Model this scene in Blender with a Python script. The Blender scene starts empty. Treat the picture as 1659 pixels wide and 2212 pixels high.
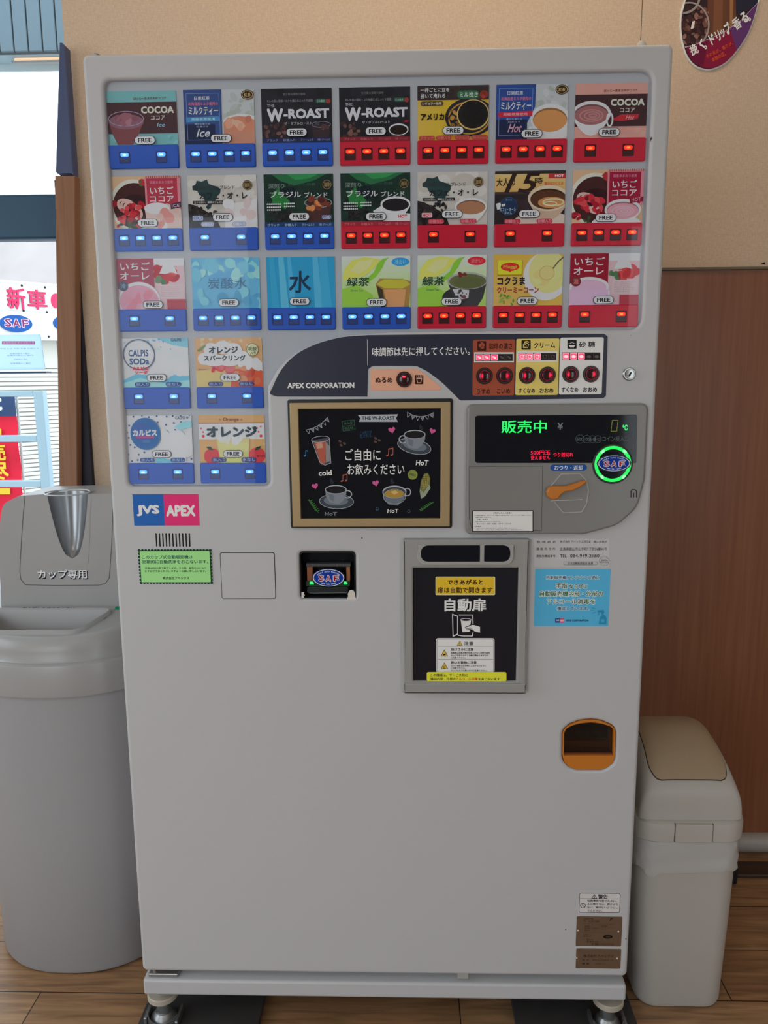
import bpy, math, random
import numpy as np
from mathutils import Vector, Matrix
from mathutils.geometry import tessellate_polygon

# ------------------------------------------------------------------ camera, world, lights, exposure
scene = bpy.context.scene
COL = scene.collection
CAM = np.array([0.0450165, -1.3749137, 1.30992701])
PITCH, YAW, ROLL, FPX = 0.16819036, -0.02617359, -0.00743636, 1700.0
def axes(p, y, r):
    f = np.array([math.sin(y)*math.cos(p), math.cos(y)*math.cos(p), -math.sin(p)])
    rt = np.array([math.cos(y), -math.sin(y), 0.0]); up = np.cross(rt, f)
    r2 = rt*math.cos(r)+up*math.sin(r)
    return r2, np.cross(r2, f), f
RX, UP, FW = axes(PITCH, YAW, ROLL)
cam_data = bpy.data.cameras.new('camera'); cam = bpy.data.objects.new('camera', cam_data); COL.objects.link(cam)
cam_data.sensor_fit = 'VERTICAL'; cam_data.sensor_height = 36.0; cam_data.lens = FPX/2212*36.0
cam_data.clip_start = 0.02; cam_data.clip_end = 300
cam.matrix_world = Matrix(((RX[0], UP[0], -FW[0], CAM[0]), (RX[1], UP[1], -FW[1], CAM[1]), (RX[2], UP[2], -FW[2], CAM[2]), (0, 0, 0, 1)))
scene.camera = cam
scene.view_settings.view_transform = 'Standard'; scene.view_settings.look = 'None'
scene.view_settings.exposure = -0.4; scene.view_settings.gamma = 1.0
scene.view_settings.use_curve_mapping = False
scene.cycles.use_denoising = True
scene.cycles.max_bounces = 8; scene.cycles.transparent_max_bounces = 12

world = bpy.data.worlds.new('overcast_sky'); scene.world = world; world.use_nodes = True
wn = world.node_tree.nodes; wl = world.node_tree.links
bg = wn['Background']; bg.inputs['Strength'].default_value = 5.5
tc = wn.new('ShaderNodeTexCoord'); sep = wn.new('ShaderNodeSeparateXYZ'); ramp = wn.new('ShaderNodeValToRGB')
wl.new(tc.outputs['Generated'], sep.inputs[0]); wl.new(sep.outputs['Z'], ramp.inputs[0]); wl.new(ramp.outputs[0], bg.inputs['Color'])
ramp.color_ramp.elements[0].position = 0.0; ramp.color_ramp.elements[0].color = (0.55, 0.6, 0.62, 1)
ramp.color_ramp.elements[1].position = 0.25; ramp.color_ramp.elements[1].color = (0.80, 0.92, 1.0, 1)

def area_light(name, loc, rot, sx, sy, power, color):
    d = bpy.data.lights.new(name, 'AREA'); d.shape = 'RECTANGLE'; d.size = sx; d.size_y = sy
    d.energy = power; d.color = color
    o = bpy.data.objects.new(name, d); COL.objects.link(o); o.location = loc; o.rotation_euler = rot
    return o
# daylight through the two windows in the wall behind the photographer, and the warm ceiling lamps of the room
area_light('daylight_rear_window', (-1.8, -4.0, 1.35), (math.radians(90), 0, 0), 1.5, 2.0, 9.5, (0.84, 0.92, 1.0))
area_light('daylight_rear_door', (2.0, -4.0, 1.25), (math.radians(90), 0, 0), 0.8, 2.0, 3.0, (0.90, 0.95, 1.0))
area_light('ceiling_lamp_light_a', (0.2, 0.1, 2.62), (0, 0, 0), 1.2, 0.3, 5.0, (1.0, 0.80, 0.58))
area_light('ceiling_lamp_light_b', (-0.6, -1.9, 2.62), (0, 0, 0), 1.2, 0.3, 5.5, (1.0, 0.88, 0.76))

# ------------------------------------------------------------------ measuring helpers
def ray(px, py): return RX*(px-829.5)/FPX - UP*(py-1106)/FPX + FW
def F(px, py, y=0.0):
    d = ray(px, py); t = (y-CAM[1])/d[1]; return CAM+t*d
def Z(px, py, z=0.0):
    d = ray(px, py); t = (z-CAM[2])/d[2]; return CAM+t*d
def uv(px, py, y=0.0):
    p = F(px, py, y); return (p[0], p[2])

# ------------------------------------------------------------------ materials
def lin(c): return tuple(((v/255/12.92) if v <= 10.3 else ((v/255+0.055)/1.055)**2.4) for v in c)
MATS = {}
def principled(name, color, rough=0.5, metal=0.0, spec=0.5, emit=None, estr=0.0, coat=0.0):
    m = bpy.data.materials.new(name); m.use_nodes = True
    b = m.node_tree.nodes['Principled BSDF']
    b.inputs['Base Color'].default_value = (*color, 1); b.inputs['Roughness'].default_value = rough
    b.inputs['Metallic'].default_value = metal; b.inputs['Specular IOR Level'].default_value = spec
    b.inputs['Coat Weight'].default_value = coat
    if emit: b.inputs['Emission Color'].default_value = (*emit, 1); b.inputs['Emission Strength'].default_value = estr
    return m
GAIN = 1.75
def C(rgb, gain=None, rough=0.55, spec=0.14):
    """printed ink: the ink's own colour"""
    g = GAIN if gain is None else gain
    k = ('ink', tuple(rgb), g, rough)
    if k not in MATS:
        c = tuple(min(0.9, v*g) for v in lin(rgb))
        MATS[k] = principled('ink_%02x%02x%02x' % tuple(rgb), c, rough, 0, spec)
    return MATS[k]
def EM(rgb, s):
    k = ('em', tuple(rgb), s)
    if k not in MATS:
        MATS[k] = principled('lamp_%02x%02x%02x' % tuple(rgb), tuple(v*0.3 for v in lin(rgb)), 0.3, 0, 0.3, lin(rgb), s)
    return MATS[k]
def add_noise(m, scale, amount, bump=0.0, stretch=None, detail=3, rough_var=0.0):
    """procedural mottling of the base colour (same tone, no shade) plus a fine bump"""
    nt = m.node_tree; n = nt.nodes; l = nt.links; b = n['Principled BSDF']
    t = n.new('ShaderNodeTexCoord'); mp = n.new('ShaderNodeMapping'); nz = n.new('ShaderNodeTexNoise')
    if stretch: mp.inputs['Scale'].default_value = stretch
    l.new(t.outputs['Object'], mp.inputs[0]); l.new(mp.outputs[0], nz.inputs['Vector'])
    nz.inputs['Scale'].default_value = scale; nz.inputs['Detail'].default_value = detail
    base = b.inputs['Base Color'].default_value[:3]
    mx = n.new('ShaderNodeMix'); mx.data_type = 'RGBA'
    mx.inputs[6].default_value = (*[v*(1-amount) for v in base], 1); mx.inputs[7].default_value = (*[min(1, v*(1+amount)) for v in base], 1)
    l.new(nz.outputs['Fac'], mx.inputs[0]); l.new(mx.outputs[2], b.inputs['Base Color'])
    if bump:
        bp = n.new('ShaderNodeBump'); bp.inputs['Strength'].default_value = bump; bp.inputs['Distance'].default_value = 0.002
        l.new(nz.outputs['Fac'], bp.inputs['Height']); l.new(bp.outputs[0], b.inputs['Normal'])
    return m
def glass_mat(name, tint=(1, 1, 1), refl=0.06, rough=0.02):
    m = bpy.data.materials.new(name); m.use_nodes = True
    nt = m.node_tree; n = nt.nodes; l = nt.links
    for x in list(n): n.remove(x)
    out = n.new('ShaderNodeOutputMaterial'); mix = n.new('ShaderNodeMixShader'); tr = n.new('ShaderNodeBsdfTransparent'); gl = n.new('ShaderNodeBsdfGlossy')
    lw = n.new('ShaderNodeLayerWeight'); lw.inputs['Blend'].default_value = 0.25
    mt = n.new('ShaderNodeMath'); mt.operation = 'MULTIPLY_ADD'; mt.inputs[1].default_value = 0.25; mt.inputs[2].default_value = refl
    tr.inputs['Color'].default_value = (*tint, 1); gl.inputs['Roughness'].default_value = rough
    l.new(lw.outputs['Fresnel'], mt.inputs[0]); l.new(mt.outputs[0], mix.inputs[0])
    l.new(tr.outputs[0], mix.inputs[1]); l.new(gl.outputs[0], mix.inputs[2]); l.new(mix.outputs[0], out.inputs[0])
    return m

# ------------------------------------------------------------------ mesh building
class Frame:
    def __init__(s, o, u, v, w): s.o, s.u, s.v, s.w = [np.array(a, float) for a in (o, u, v, w)]
    def p(s, u, v, w=0.0): return s.o+s.u*u+s.v*v+s.w*w
MF = Frame((0, 0, 0), (1, 0, 0), (0, 0, 1), (0, -1, 0))           # the machine's front: w points at the room
def back_frame(y): return Frame((0, y, 0), (1, 0, 0), (0, 0, 1), (0, -1, 0))

def area2(p): return sum(p[i][0]*p[(i+1) % len(p)][1]-p[(i+1) % len(p)][0]*p[i][1] for i in range(len(p)))
def ccw(p): return list(p) if area2(p) > 0 else list(p)[::-1]
def cw(p): return ccw(p)[::-1]
def rr(x0, y0, x1, y1, r=0.0, n=6):
    if x0 > x1: x0, x1 = x1, x0
    if y0 > y1: y0, y1 = y1, y0
    r = min(r, (x1-x0)/2, (y1-y0)/2)
    if r <= 0: return [(x0, y0), (x1, y0), (x1, y1), (x0, y1)]
    out = []
    for cx, cy, a in ((x1-r, y0+r, -90), (x1-r, y1-r, 0), (x0+r, y1-r, 90), (x0+r, y0+r, 180)):
        for i in range(n+1):
            t = math.radians(a+90*i/n); out.append((cx+r*math.cos(t), cy+r*math.sin(t)))
    return out
def ell(cx, cy, rx, ry=None, n=32, rot=0.0, e=2.0):
    ry = rx if ry is None else ry; out = []; c, s = math.cos(rot), math.sin(rot)
    for i in range(n):
        t = 2*math.pi*i/n; ct, st = math.cos(t), math.sin(t)
        x = rx*math.copysign(abs(ct)**(2/e), ct); y = ry*math.copysign(abs(st)**(2/e), st)
        out.append((cx+x*c-y*s, cy+x*s+y*c))
    return out
def fillet(poly, radii, n=6):
    """round the corners of a polygon; radii one number or one per corner"""
    N = len(poly); rad = [radii]*N if not isinstance(radii, (list, tuple)) else radii; out = []
    for i in range(N):
        p0, p, p1 = (np.array(poly[j % N], float) for j in (i-1, i, i+1)); r = rad[i]
        a, b = p0-p, p1-p; la, lb = np.linalg.norm(a), np.linalg.norm(b)
        if r <= 0 or la < 1e-9 or lb < 1e-9: out.append(tuple(p)); continue
        a /= la; b /= lb; ang = math.acos(max(-1, min(1, float(a@b))))
        if ang > 3.05: out.append(tuple(p)); continue
        d = min(r/math.tan(ang/2), la*0.49, lb*0.49)
        q0, q1 = p+a*d, p+b*d
        for k in range(n+1):
            t = k/n; out.append(tuple((1-t)**2*q0+2*t*(1-t)*p+t*t*q1))
    return out
def offset_loop(p, d):
    """move a loop to its left by d"""
    N = len(p); out = []
    for i in range(N):
        a, b, c = (np.array(p[j % N], float) for j in (i-1, i, i+1))
        e1, e2 = b-a, c-b; l1, l2 = np.linalg.norm(e1), np.linalg.norm(e2)
        if l1 < 1e-12 or l2 < 1e-12:
            e = e1 if l1 > l2 else e2; L = max(l1, l2, 1e-12); nrm = np.array([-e[1], e[0]])/L
            out.append(tuple(b+nrm*d)); continue
        n1 = np.array([-e1[1], e1[0]])/l1; n2 = np.array([-e2[1], e2[0]])/l2
        m = n1+n2; k = 1+float(n1@n2)
        out.append(tuple(b+m*d/max(k, 0.35)))
    return out

def crom(pts, n=5):
    """a smooth open curve through the points"""
    P = [np.array(p, float) for p in pts]; P = [2*P[0]-P[1]]+P+[2*P[-1]-P[-2]]; out = []
    for i in range(1, len(P)-2):
        a, b, c, d = P[i-1:i+3]
        for k in range(n):
            f = k/n; out.append(tuple(0.5*((2*b)+(c-a)*f+(2*a-5*b+4*c-d)*f*f+(3*b-a-3*c+d)*f**3)))
    return out+[tuple(P[-2])]

class MB:
    """collects the geometry of one mesh; texts are filled in at the end"""
    def __init__(s): s.v = []; s.f = []; s.mi = []; s.mats = []; s.texts = []; s.k = 0
    def slot(s, m):
        if m not in s.mats: s.mats.append(m)
        return s.mats.index(m)
    def add(s, verts, faces, m):
        o = len(s.v); k = s.slot(m)
        s.v += [tuple(map(float, q)) for q in verts]
        for f in faces: s.f.append(tuple(o+i for i in f)); s.mi.append(k)
        return s
    def box(s, x0, x1, y0, y1, z0, z1, m, b=0.0):
        if b <= 0:
            v = [(x, y, z) for x in (x0, x1) for y in (y0, y1) for z in (z0, z1)]
            return s.add(v, [(0, 1, 3, 2), (4, 6, 7, 5), (0, 4, 5, 1), (2, 3, 7, 6), (0, 2, 6, 4), (1, 5, 7, 3)], m)
        fr = Frame((0, 0, 0), (1, 0, 0), (0, 0, 1), (0, -1, 0))
        return s.prism(fr, [rr(x0, z0, x1, z1, b)], -y1, -y0, m, bevel=b, back_bevel=b)
    def fill(s, fr, loops, w, m, flip=False):
        pts = [q for L in loops for q in L]
        tris = tessellate_polygon([[Vector((a, b, 0)) for a, b in L] for L in loops])
        fs = []
        for t in tris:
            a, b, c = (pts[i] for i in t)
            ar = (b[0]-a[0])*(c[1]-a[1])-(c[0]-a[0])*(b[1]-a[1])
            if abs(ar) < 1e-14: continue
            t = tuple(t) if ar > 0 else tuple(t)[::-1]
            fs.append(t[::-1] if flip else t)
        return s.add([fr.p(a, b, w) for a, b in pts], fs, m)
    def prism(s, fr, loops, w0, w1, m, bevel=0.0, back_bevel=0.0, seg=3, front=None, cap_back=True):
        """loops[0] the outline, the others holes; from w0 (back) to w1 (front), front edges rounded by bevel"""
        loops = [ccw(loops[0])]+[cw(h) for h in loops[1:]]
        prof = []
        if back_bevel > 0:
            prof += [(back_bevel*(1-math.sin(a)), w0+back_bevel*(1-math.cos(a))) for a in [math.pi/2*i/seg for i in range(seg+1)]]
        else: prof.append((0, w0))
        if bevel > 0:
            prof += [(bevel*(1-math.cos(a)), w1-bevel*(1-math.sin(a))) for a in [math.pi/2*i/seg for i in range(seg+1)]]
        else: prof.append((0, w1))
        for L in loops:
            n = len(L); vs = []
            for d, w in prof:
                q = offset_loop(L, d) if d > 0 else L
                vs += [fr.p(a, b, w) for a, b in q]
            fs = [(r*n+i, r*n+(i+1) % n, (r+1)*n+(i+1) % n, (r+1)*n+i) for r in range(len(prof)-1) for i in range(n)]
            s.add(vs, fs, m)
        s.fill(fr, [offset_loop(L, prof[-1][0]) if prof[-1][0] > 0 else L for L in loops], w1, front or m)
        if cap_back: s.fill(fr, [offset_loop(L, prof[0][0]) if prof[0][0] > 0 else L for L in loops], w0, m, True)
        return s
    def loft(s, rings, m, cap0=True, cap1=True):
        n = len(rings[0]); vs = [q for r in rings for q in r]
        fs = [(r*n+i, r*n+(i+1) % n, (r+1)*n+(i+1) % n, (r+1)*n+i) for r in range(len(rings)-1) for i in range(n)]
        if cap0: fs.append(tuple(range(n))[::-1])
        if cap1: fs.append(tuple((len(rings)-1)*n+i for i in range(n)))
        return s.add(vs, fs, m)
    def lathe(s, c, prof, m, n=32, axis='z'):
        """prof: (radius, height) pairs about the axis through c"""
        rings = []
        for r, h in prof:
            ring = []
            for i in range(n):
                t = 2*math.pi*i/n; a, b = r*math.cos(t), r*math.sin(t)
                ring.append((c[0]+a, c[1]+b, c[2]+h) if axis == 'z' else (c[0]+a, c[1]-h, c[2]+b))
            rings.append(ring)
        return s.loft(rings, m)
    def tube(s, pts, r, m, n=8, closed=False):
        pts = [np.array(p, float) for p in pts]; rings = []; N = len(pts)
        for i, p in enumerate(pts):
            t = (pts[(i+1) % N]-pts[i-1]) if closed or 0 < i < N-1 else (pts[1]-pts[0] if i == 0 else pts[-1]-pts[-2])
            t /= np.linalg.norm(t)+1e-12
            h = np.array([0, 0, 1.0]) if abs(t[2]) < 0.9 else np.array([1.0, 0, 0])
            a = np.cross(t, h); a /= np.linalg.norm(a); b = np.cross(t, a)
            rad = r[i] if isinstance(r, (list, tuple)) else r
            rings.append([p+rad*(a*math.cos(2*math.pi*k/n)+b*math.sin(2*math.pi*k/n)) for k in range(n)])
        if closed: rings.append(rings[0])
        return s.loft(rings, m, not closed, not closed)

class Art:
    """flat printed artwork: thin layers of ink on a face, drawn in any measured 2D coordinates"""
    LAYER = 0.00003
    def __init__(s, mb, fr, conv, w0=0.0):
        s.mb, s.fr, s.conv, s.w0 = mb, fr, conv, w0; s.clip = None
    def w(s): s.mb.k += 1; return s.w0+s.mb.k*s.LAYER
    def poly(s, pts, m):
        q = [s.conv(a, b) for a, b in pts]
        if s.clip: q = clip_poly(q, s.clip)
        if len(q) >= 3 and abs(area2(q)) > 1e-12: s.mb.fill(s.fr, [ccw(q)], s.w(), m)
        return s
    def rect(s, x0, y0, x1, y1, m, r=0): return s.poly(rr(x0, y0, x1, y1, r), m)
    def ell(s, cx, cy, rx, ry, m, rot=0, n=32): return s.poly(ell(cx, cy, rx, ry, n, rot), m)
    def ring(s, cx, cy, rx, ry, t, m, rot=0, n=36):
        o = [s.conv(a, b) for a, b in ell(cx, cy, rx, ry, n, rot)]; i = [s.conv(a, b) for a, b in ell(cx, cy, rx-t, ry-t, n, rot)]
        w = s.w(); N = len(o)
        if s.clip and not all(inside(q, s.clip) for q in o):
            for k in range(N):
                qd = clip_poly([o[k], o[(k+1) % N], i[(k+1) % N], i[k]], s.clip)
                if len(qd) >= 3 and abs(area2(qd)) > 1e-12: s.mb.fill(s.fr, [ccw(qd)], w, m)
            return s
        s.mb.add([s.fr.p(a, b, w) for a, b in o+i], [(k, (k+1) % N, N+(k+1) % N, N+k) if area2(o) > 0 else (N+k, N+(k+1) % N, (k+1) % N, k) for k in range(N)], m)
        return s
    def frame(s, x0, y0, x1, y1, t, m, r=0):
        o = [s.conv(a, b) for a, b in rr(x0, y0, x1, y1, r)]; i = [s.conv(a, b) for a, b in rr(x0+t, y0+t, x1-t, y1-t, max(r-t, 0))]
        if len(o) != len(i): i = [s.conv(a, b) for a, b in rr(x0+t, y0+t, x1-t, y1-t, 0.01 if r else 0)]
        s.mb.fill(s.fr, [ccw(o), cw(i)], s.w(), m); return s
    def line(s, pts, t, m, closed=False):
        pts = [np.array(p, float) for p in pts]
        if closed: pts.append(pts[0])
        w = s.w()
        for a, b in zip(pts[:-1], pts[1:]):
            d = b-a; L = np.linalg.norm(d)
            if L < 1e-9: continue
            nrm = np.array([-d[1], d[0]])/L*t/2; e = d/L*t*0.25
            q = [s.conv(*p) for p in (a-e+nrm, b+e+nrm, b+e-nrm, a-e-nrm)]
            if s.clip: q = clip_poly(q, s.clip)
            if len(q) >= 3 and abs(area2(q)) > 1e-13: s.mb.fill(s.fr, [ccw(q)], w, m)
        return s
    def text(s, st, x0, y0, x1, y1, m, bold=0.0, shear=0.0, rot=0.0):
        """lettering stretched to the measured box"""
        A, B, D, E = s.conv(x0, y0), s.conv(x1, y0), s.conv(x0, y1), s.conv(x1, y1)
        u0, u1 = (A[0]+D[0])/2, (B[0]+E[0])/2; v1, v0 = (A[1]+B[1])/2, (D[1]+E[1])/2
        s.mb.texts.append((st, bold, (u0, v0, u1, v1), s.fr, s.w(), m, shear, rot)); return s
def inside(q, c): return c[0] <= q[0] <= c[2] and c[1] <= q[1] <= c[3]
def clip_poly(q, c):
    for ax, lim, sg in ((0, c[0], 1), (0, c[2], -1), (1, c[1], 1), (1, c[3], -1)):
        out = []
        for i in range(len(q)):
            a, b = q[i-1], q[i]; da, db = (a[ax]-lim)*sg, (b[ax]-lim)*sg
            if (da >= 0) != (db >= 0):
                t = da/(da-db); out.append((a[0]+(b[0]-a[0])*t, a[1]+(b[1]-a[1])*t))
            if db >= 0: out.append(b)
        q = out
        if not q: return []
    return q

# ------------------------------------------------------------------ objects
PENDING = []; WLOC = {}
def obj(name, mb, parent=None, label=None, origin=None, sharp=32):
    me = bpy.data.meshes.new(name); o = bpy.data.objects.new(name, me); COL.objects.link(o)
    a = np.array(mb.v) if mb.v else np.zeros((1, 3))
    c = np.array(origin, float) if origin is not None else (a.min(0)+a.max(0))/2
    PENDING.append((me, mb, c, sharp)); WLOC[o.name] = c
    if parent is not None: o.parent = parent; o.location = c-WLOC[parent.name]
    else: o.location = c
    if label: o['label'] = label
    return o
def tag(o, label, cat, group=None, kind=None):
    o['label'] = label; o['category'] = cat
    if group: o['group'] = group
    if kind: o['kind'] = kind
    return o
def thing(name, label, cat, loc, group=None):
    o = bpy.data.objects.new(name, None); COL.objects.link(o); o.location = loc; WLOC[o.name] = np.array(loc, float)
    o.empty_display_size = 0.1
    return tag(o, label, cat, group)
def struct(name, mb, parent=None):
    o = obj(name, mb, parent)
    if parent is None: o['kind'] = 'structure'
    return o
def copy_at(src, parent, loc):
    c = src.copy(); COL.objects.link(c); c.parent = parent; WLOC[c.name] = np.array(loc, float)
    c.location = np.array(loc, float)-(WLOC[parent.name] if parent else 0)
    return c
def finish():
    strings = {}
    for me, mb, c, sh in PENDING:
        for t in mb.texts: strings.setdefault(t[0], None)
    tmp = []
    for st in strings:
        cu = bpy.data.curves.new('lettering', 'FONT'); cu.body = st; cu.size = 1.0; cu.resolution_u = 2; cu.fill_mode = 'FRONT'
        o = bpy.data.objects.new('lettering', cu); COL.objects.link(o); tmp.append((st, o))
    bpy.context.view_layer.update()
    dg = bpy.context.evaluated_depsgraph_get()
    for st, o in tmp:
        ev = o.evaluated_get(dg); me = ev.to_mesh()
        vs = np.array([v.co[:2] for v in me.vertices]) if len(me.vertices) else np.zeros((0, 2))
        strings[st] = (vs, [tuple(p.vertices) for p in me.polygons]); ev.to_mesh_clear()
    for st, o in tmp:
        cu = o.data; bpy.data.objects.remove(o); bpy.data.curves.remove(cu)
    for me, mb, c, sh in PENDING:
        for st, bold, (u0, v0, u1, v1), fr, w, m, shear, rot in mb.texts:
            vs, fs = strings[st]
            if len(vs) == 0: continue
            if bold < 0.07: bold *= 0.6 if any(ord(ch) > 0x4e00 for ch in st) else 0.85 if any(ord(ch) > 0x3000 for ch in st) else 1.0
            lo, hi = vs.min(0), vs.max(0); ext = np.maximum(hi-lo, 1e-6)
            sx, sy = (u1-u0)/(ext[0]+2*bold), (v1-v0)/(ext[1]+2*bold); out = []
            for f in fs:
                a = sum(vs[f[i]][0]*vs[f[(i+1) % len(f)]][1]-vs[f[(i+1) % len(f)]][0]*vs[f[i]][1] for i in range(len(f)))
                out.append(f if (a > 0) == (sx*sy > 0) else f[::-1])
            # heavier strokes: the same lettering laid down again a hair to each side
            n = 1 if bold < 0.004 else 4 if bold < 0.05 else 8
            for k in range(n):
                t = math.pi/4+2*math.pi*k/n; dx, dy = (0, 0) if n == 1 else (bold*1.15*math.cos(t), bold*1.15*math.sin(t))
                q = vs-lo+np.array([bold+dx, bold+dy]); uu = u0+q[:, 0]*sx; vv = v0+q[:, 1]*sy
                uu = uu+(q[:, 1]/(ext[1]+2*bold)-0.5)*shear*(v1-v0)
                if rot:
                    cu_, cv_ = (u0+u1)/2, (v0+v1)/2; du, dv = uu-cu_, vv-cv_
                    uu = cu_+du*math.cos(rot)-dv*math.sin(rot); vv = cv_+du*math.sin(rot)+dv*math.cos(rot)
                mb.add([fr.p(a, b, w+k*2e-6) for a, b in zip(uu, vv)], out, m)
        v = (np.array(mb.v)-c).tolist() if mb.v else []
        me.from_pydata(v, [], mb.f)
        for m in mb.mats: me.materials.append(m)
        me.polygons.foreach_set('material_index', mb.mi)
        me.polygons.foreach_set('use_smooth', [True]*len(mb.f))
        me.update(); me.set_sharp_from_angle(angle=math.radians(sh))
# ------------------------------------------------------------------ shared materials
M = {}
M['white_paint'] = add_noise(principled('white_enamel', (0.565, 0.565, 0.585), 0.38, 0, 0.4), 900, 0.02, 0.05)
M['panel'] = principled('pale_display_board', (0.56, 0.58, 0.60), 0.5, 0, 0.3)
M['cabinet'] = principled('grey_white_steel', (0.5, 0.5, 0.5), 0.5)
M['black'] = principled('black_plastic', (0.012, 0.013, 0.016), 0.35, 0, 0.4)
M['black_matt'] = principled('matt_black', (0.01, 0.011, 0.014), 0.7, 0, 0.2)
M['navy'] = principled('navy_print', (0.022, 0.025, 0.052), 0.35, 0, 0.35)
M['screen'] = principled('dark_glossy_screen', (0.006, 0.008, 0.014), 0.06, 0, 0.3)
M['blue_bar'] = principled('blue_plastic', (0.02, 0.115, 0.60), 0.35, 0, 0.25)
M['red_bar'] = principled('red_plastic', (0.74, 0.012, 0.045), 0.3, 0, 0.3)
M['blue_key'] = principled('dark_blue_key', (0.02, 0.045, 0.20), 0.3, 0, 0.4)
M['red_key'] = principled('dark_red_key', (0.05, 0.006, 0.008), 0.22, 0, 0.5)
M['gold'] = principled('satin_gold', (0.43, 0.31, 0.16), 0.42, 0.35, 0.4)
M['grey'] = add_noise(principled('grey_plastic', (0.25, 0.245, 0.24), 0.3, 0, 0.45), 700, 0.03, 0.03)
M['hatch'] = add_noise(principled('hatch_grey_plastic', (0.36, 0.355, 0.35), 0.35, 0, 0.4), 700, 0.03, 0.03)
M['grey_light'] = principled('light_grey_plastic', (0.42, 0.41, 0.40), 0.3, 0, 0.45)
M['orange'] = principled('orange_plastic', (0.62, 0.20, 0.02), 0.35, 0, 0.4)
M['orange_in'] = principled('dark_orange_plastic', (0.20, 0.055, 0.012), 0.3, 0, 0.4)
M['chrome'] = principled('chrome', (0.4, 0.4, 0.39), 0.25, 1.0)
M['steel'] = principled('galvanised_steel', (0.42, 0.43, 0.44), 0.38, 0.9)
M['pane'] = glass_mat('clear_acrylic', (0.97, 0.98, 1.0), 0.004, 0.015)
M['window_glass'] = glass_mat('window_glass', (0.97, 0.99, 1.0), 0.03, 0.01)
M['lens_blue'] = EM((70, 130, 255), 3.2); M['core_blue'] = EM((160, 225, 255), 2.6)
M['lens_red'] = EM((255, 40, 20), 2.4); M['core_red'] = EM((255, 120, 60), 2.2)
W_ = (236, 236, 234); K_ = (24, 24, 28)

# ------------------------------------------------------------------ the room
def wood_floor():
    m = principled('wood_plank_floor', (0.3, 0.17, 0.09), 0.42, 0, 0.35); nt = m.node_tree; n = nt.nodes; l = nt.links; b = n['Principled BSDF']
    t = n.new('ShaderNodeTexCoord'); mp = n.new('ShaderNodeMapping'); br = n.new('ShaderNodeTexBrick')
    mp.inputs['Location'].default_value = (0.748, 0.022, 0)
    br.offset = 0.36; br.inputs['Scale'].default_value = 1.0; br.inputs['Brick Width'].default_value = 0.906; br.inputs['Row Height'].default_value = 0.1525
    br.inputs['Mortar Size'].default_value = 0.0013; br.inputs['Mortar Smooth'].default_value = 0.1; br.inputs['Bias'].default_value = 0.0
    br.inputs['Color1'].default_value = (0.38, 0.215, 0.11, 1); br.inputs['Color2'].default_value = (0.48, 0.29, 0.155, 1); br.inputs['Mortar'].default_value = (0.03, 0.018, 0.012, 1)
    l.new(t.outputs['Object'], mp.inputs[0]); l.new(mp.outputs[0], br.inputs['Vector'])
    m2 = n.new('ShaderNodeMapping'); m2.inputs['Scale'].default_value = (2.2, 26, 1); nz = n.new('ShaderNodeTexNoise'); nz.inputs['Scale'].default_value = 2.5; nz.inputs['Detail'].default_value = 8; nz.inputs['Distortion'].default_value = 0.8
    l.new(t.outputs['Object'], m2.inputs[0]); l.new(m2.outputs[0], nz.inputs['Vector'])
    rp = n.new('ShaderNodeValToRGB'); rp.color_ramp.elements[0].position = 0.32; rp.color_ramp.elements[0].color = (0.62, 0.58, 0.55, 1); rp.color_ramp.elements[1].position = 0.68; rp.color_ramp.elements[1].color = (1.18, 1.15, 1.12, 1)
    l.new(nz.outputs['Fac'], rp.inputs[0])
    mx = n.new('ShaderNodeMix'); mx.data_type = 'RGBA'; mx.blend_type = 'MULTIPLY'; mx.inputs[0].default_value = 1
    l.new(br.outputs['Color'], mx.inputs[6]); l.new(rp.outputs[0], mx.inputs[7])
    # knots
    vo = n.new('ShaderNodeTexVoronoi'); vo.inputs['Scale'].default_value = 4.3; m3 = n.new('ShaderNodeMapping'); m3.inputs['Scale'].default_value = (0.8, 1.5, 1)
    l.new(t.outputs['Object'], m3.inputs[0]); l.new(m3.outputs[0], vo.inputs['Vector'])
    kr = n.new('ShaderNodeValToRGB'); kr.color_ramp.elements[0].position = 0.03; kr.color_ramp.elements[0].color = (0.38, 0.2, 0.12, 1); kr.color_ramp.elements[1].position = 0.075; kr.color_ramp.elements[1].color = (1, 1, 1, 1)
    l.new(vo.outputs['Distance'], kr.inputs[0]); mk = n.new('ShaderNodeMix'); mk.data_type = 'RGBA'; mk.blend_type = 'MULTIPLY'; mk.inputs[0].default_value = 0.8
    l.new(mx.outputs[2], mk.inputs[6]); l.new(kr.outputs[0], mk.inputs[7]); l.new(mk.outputs[2], b.inputs['Base Color'])
    return m
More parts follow.
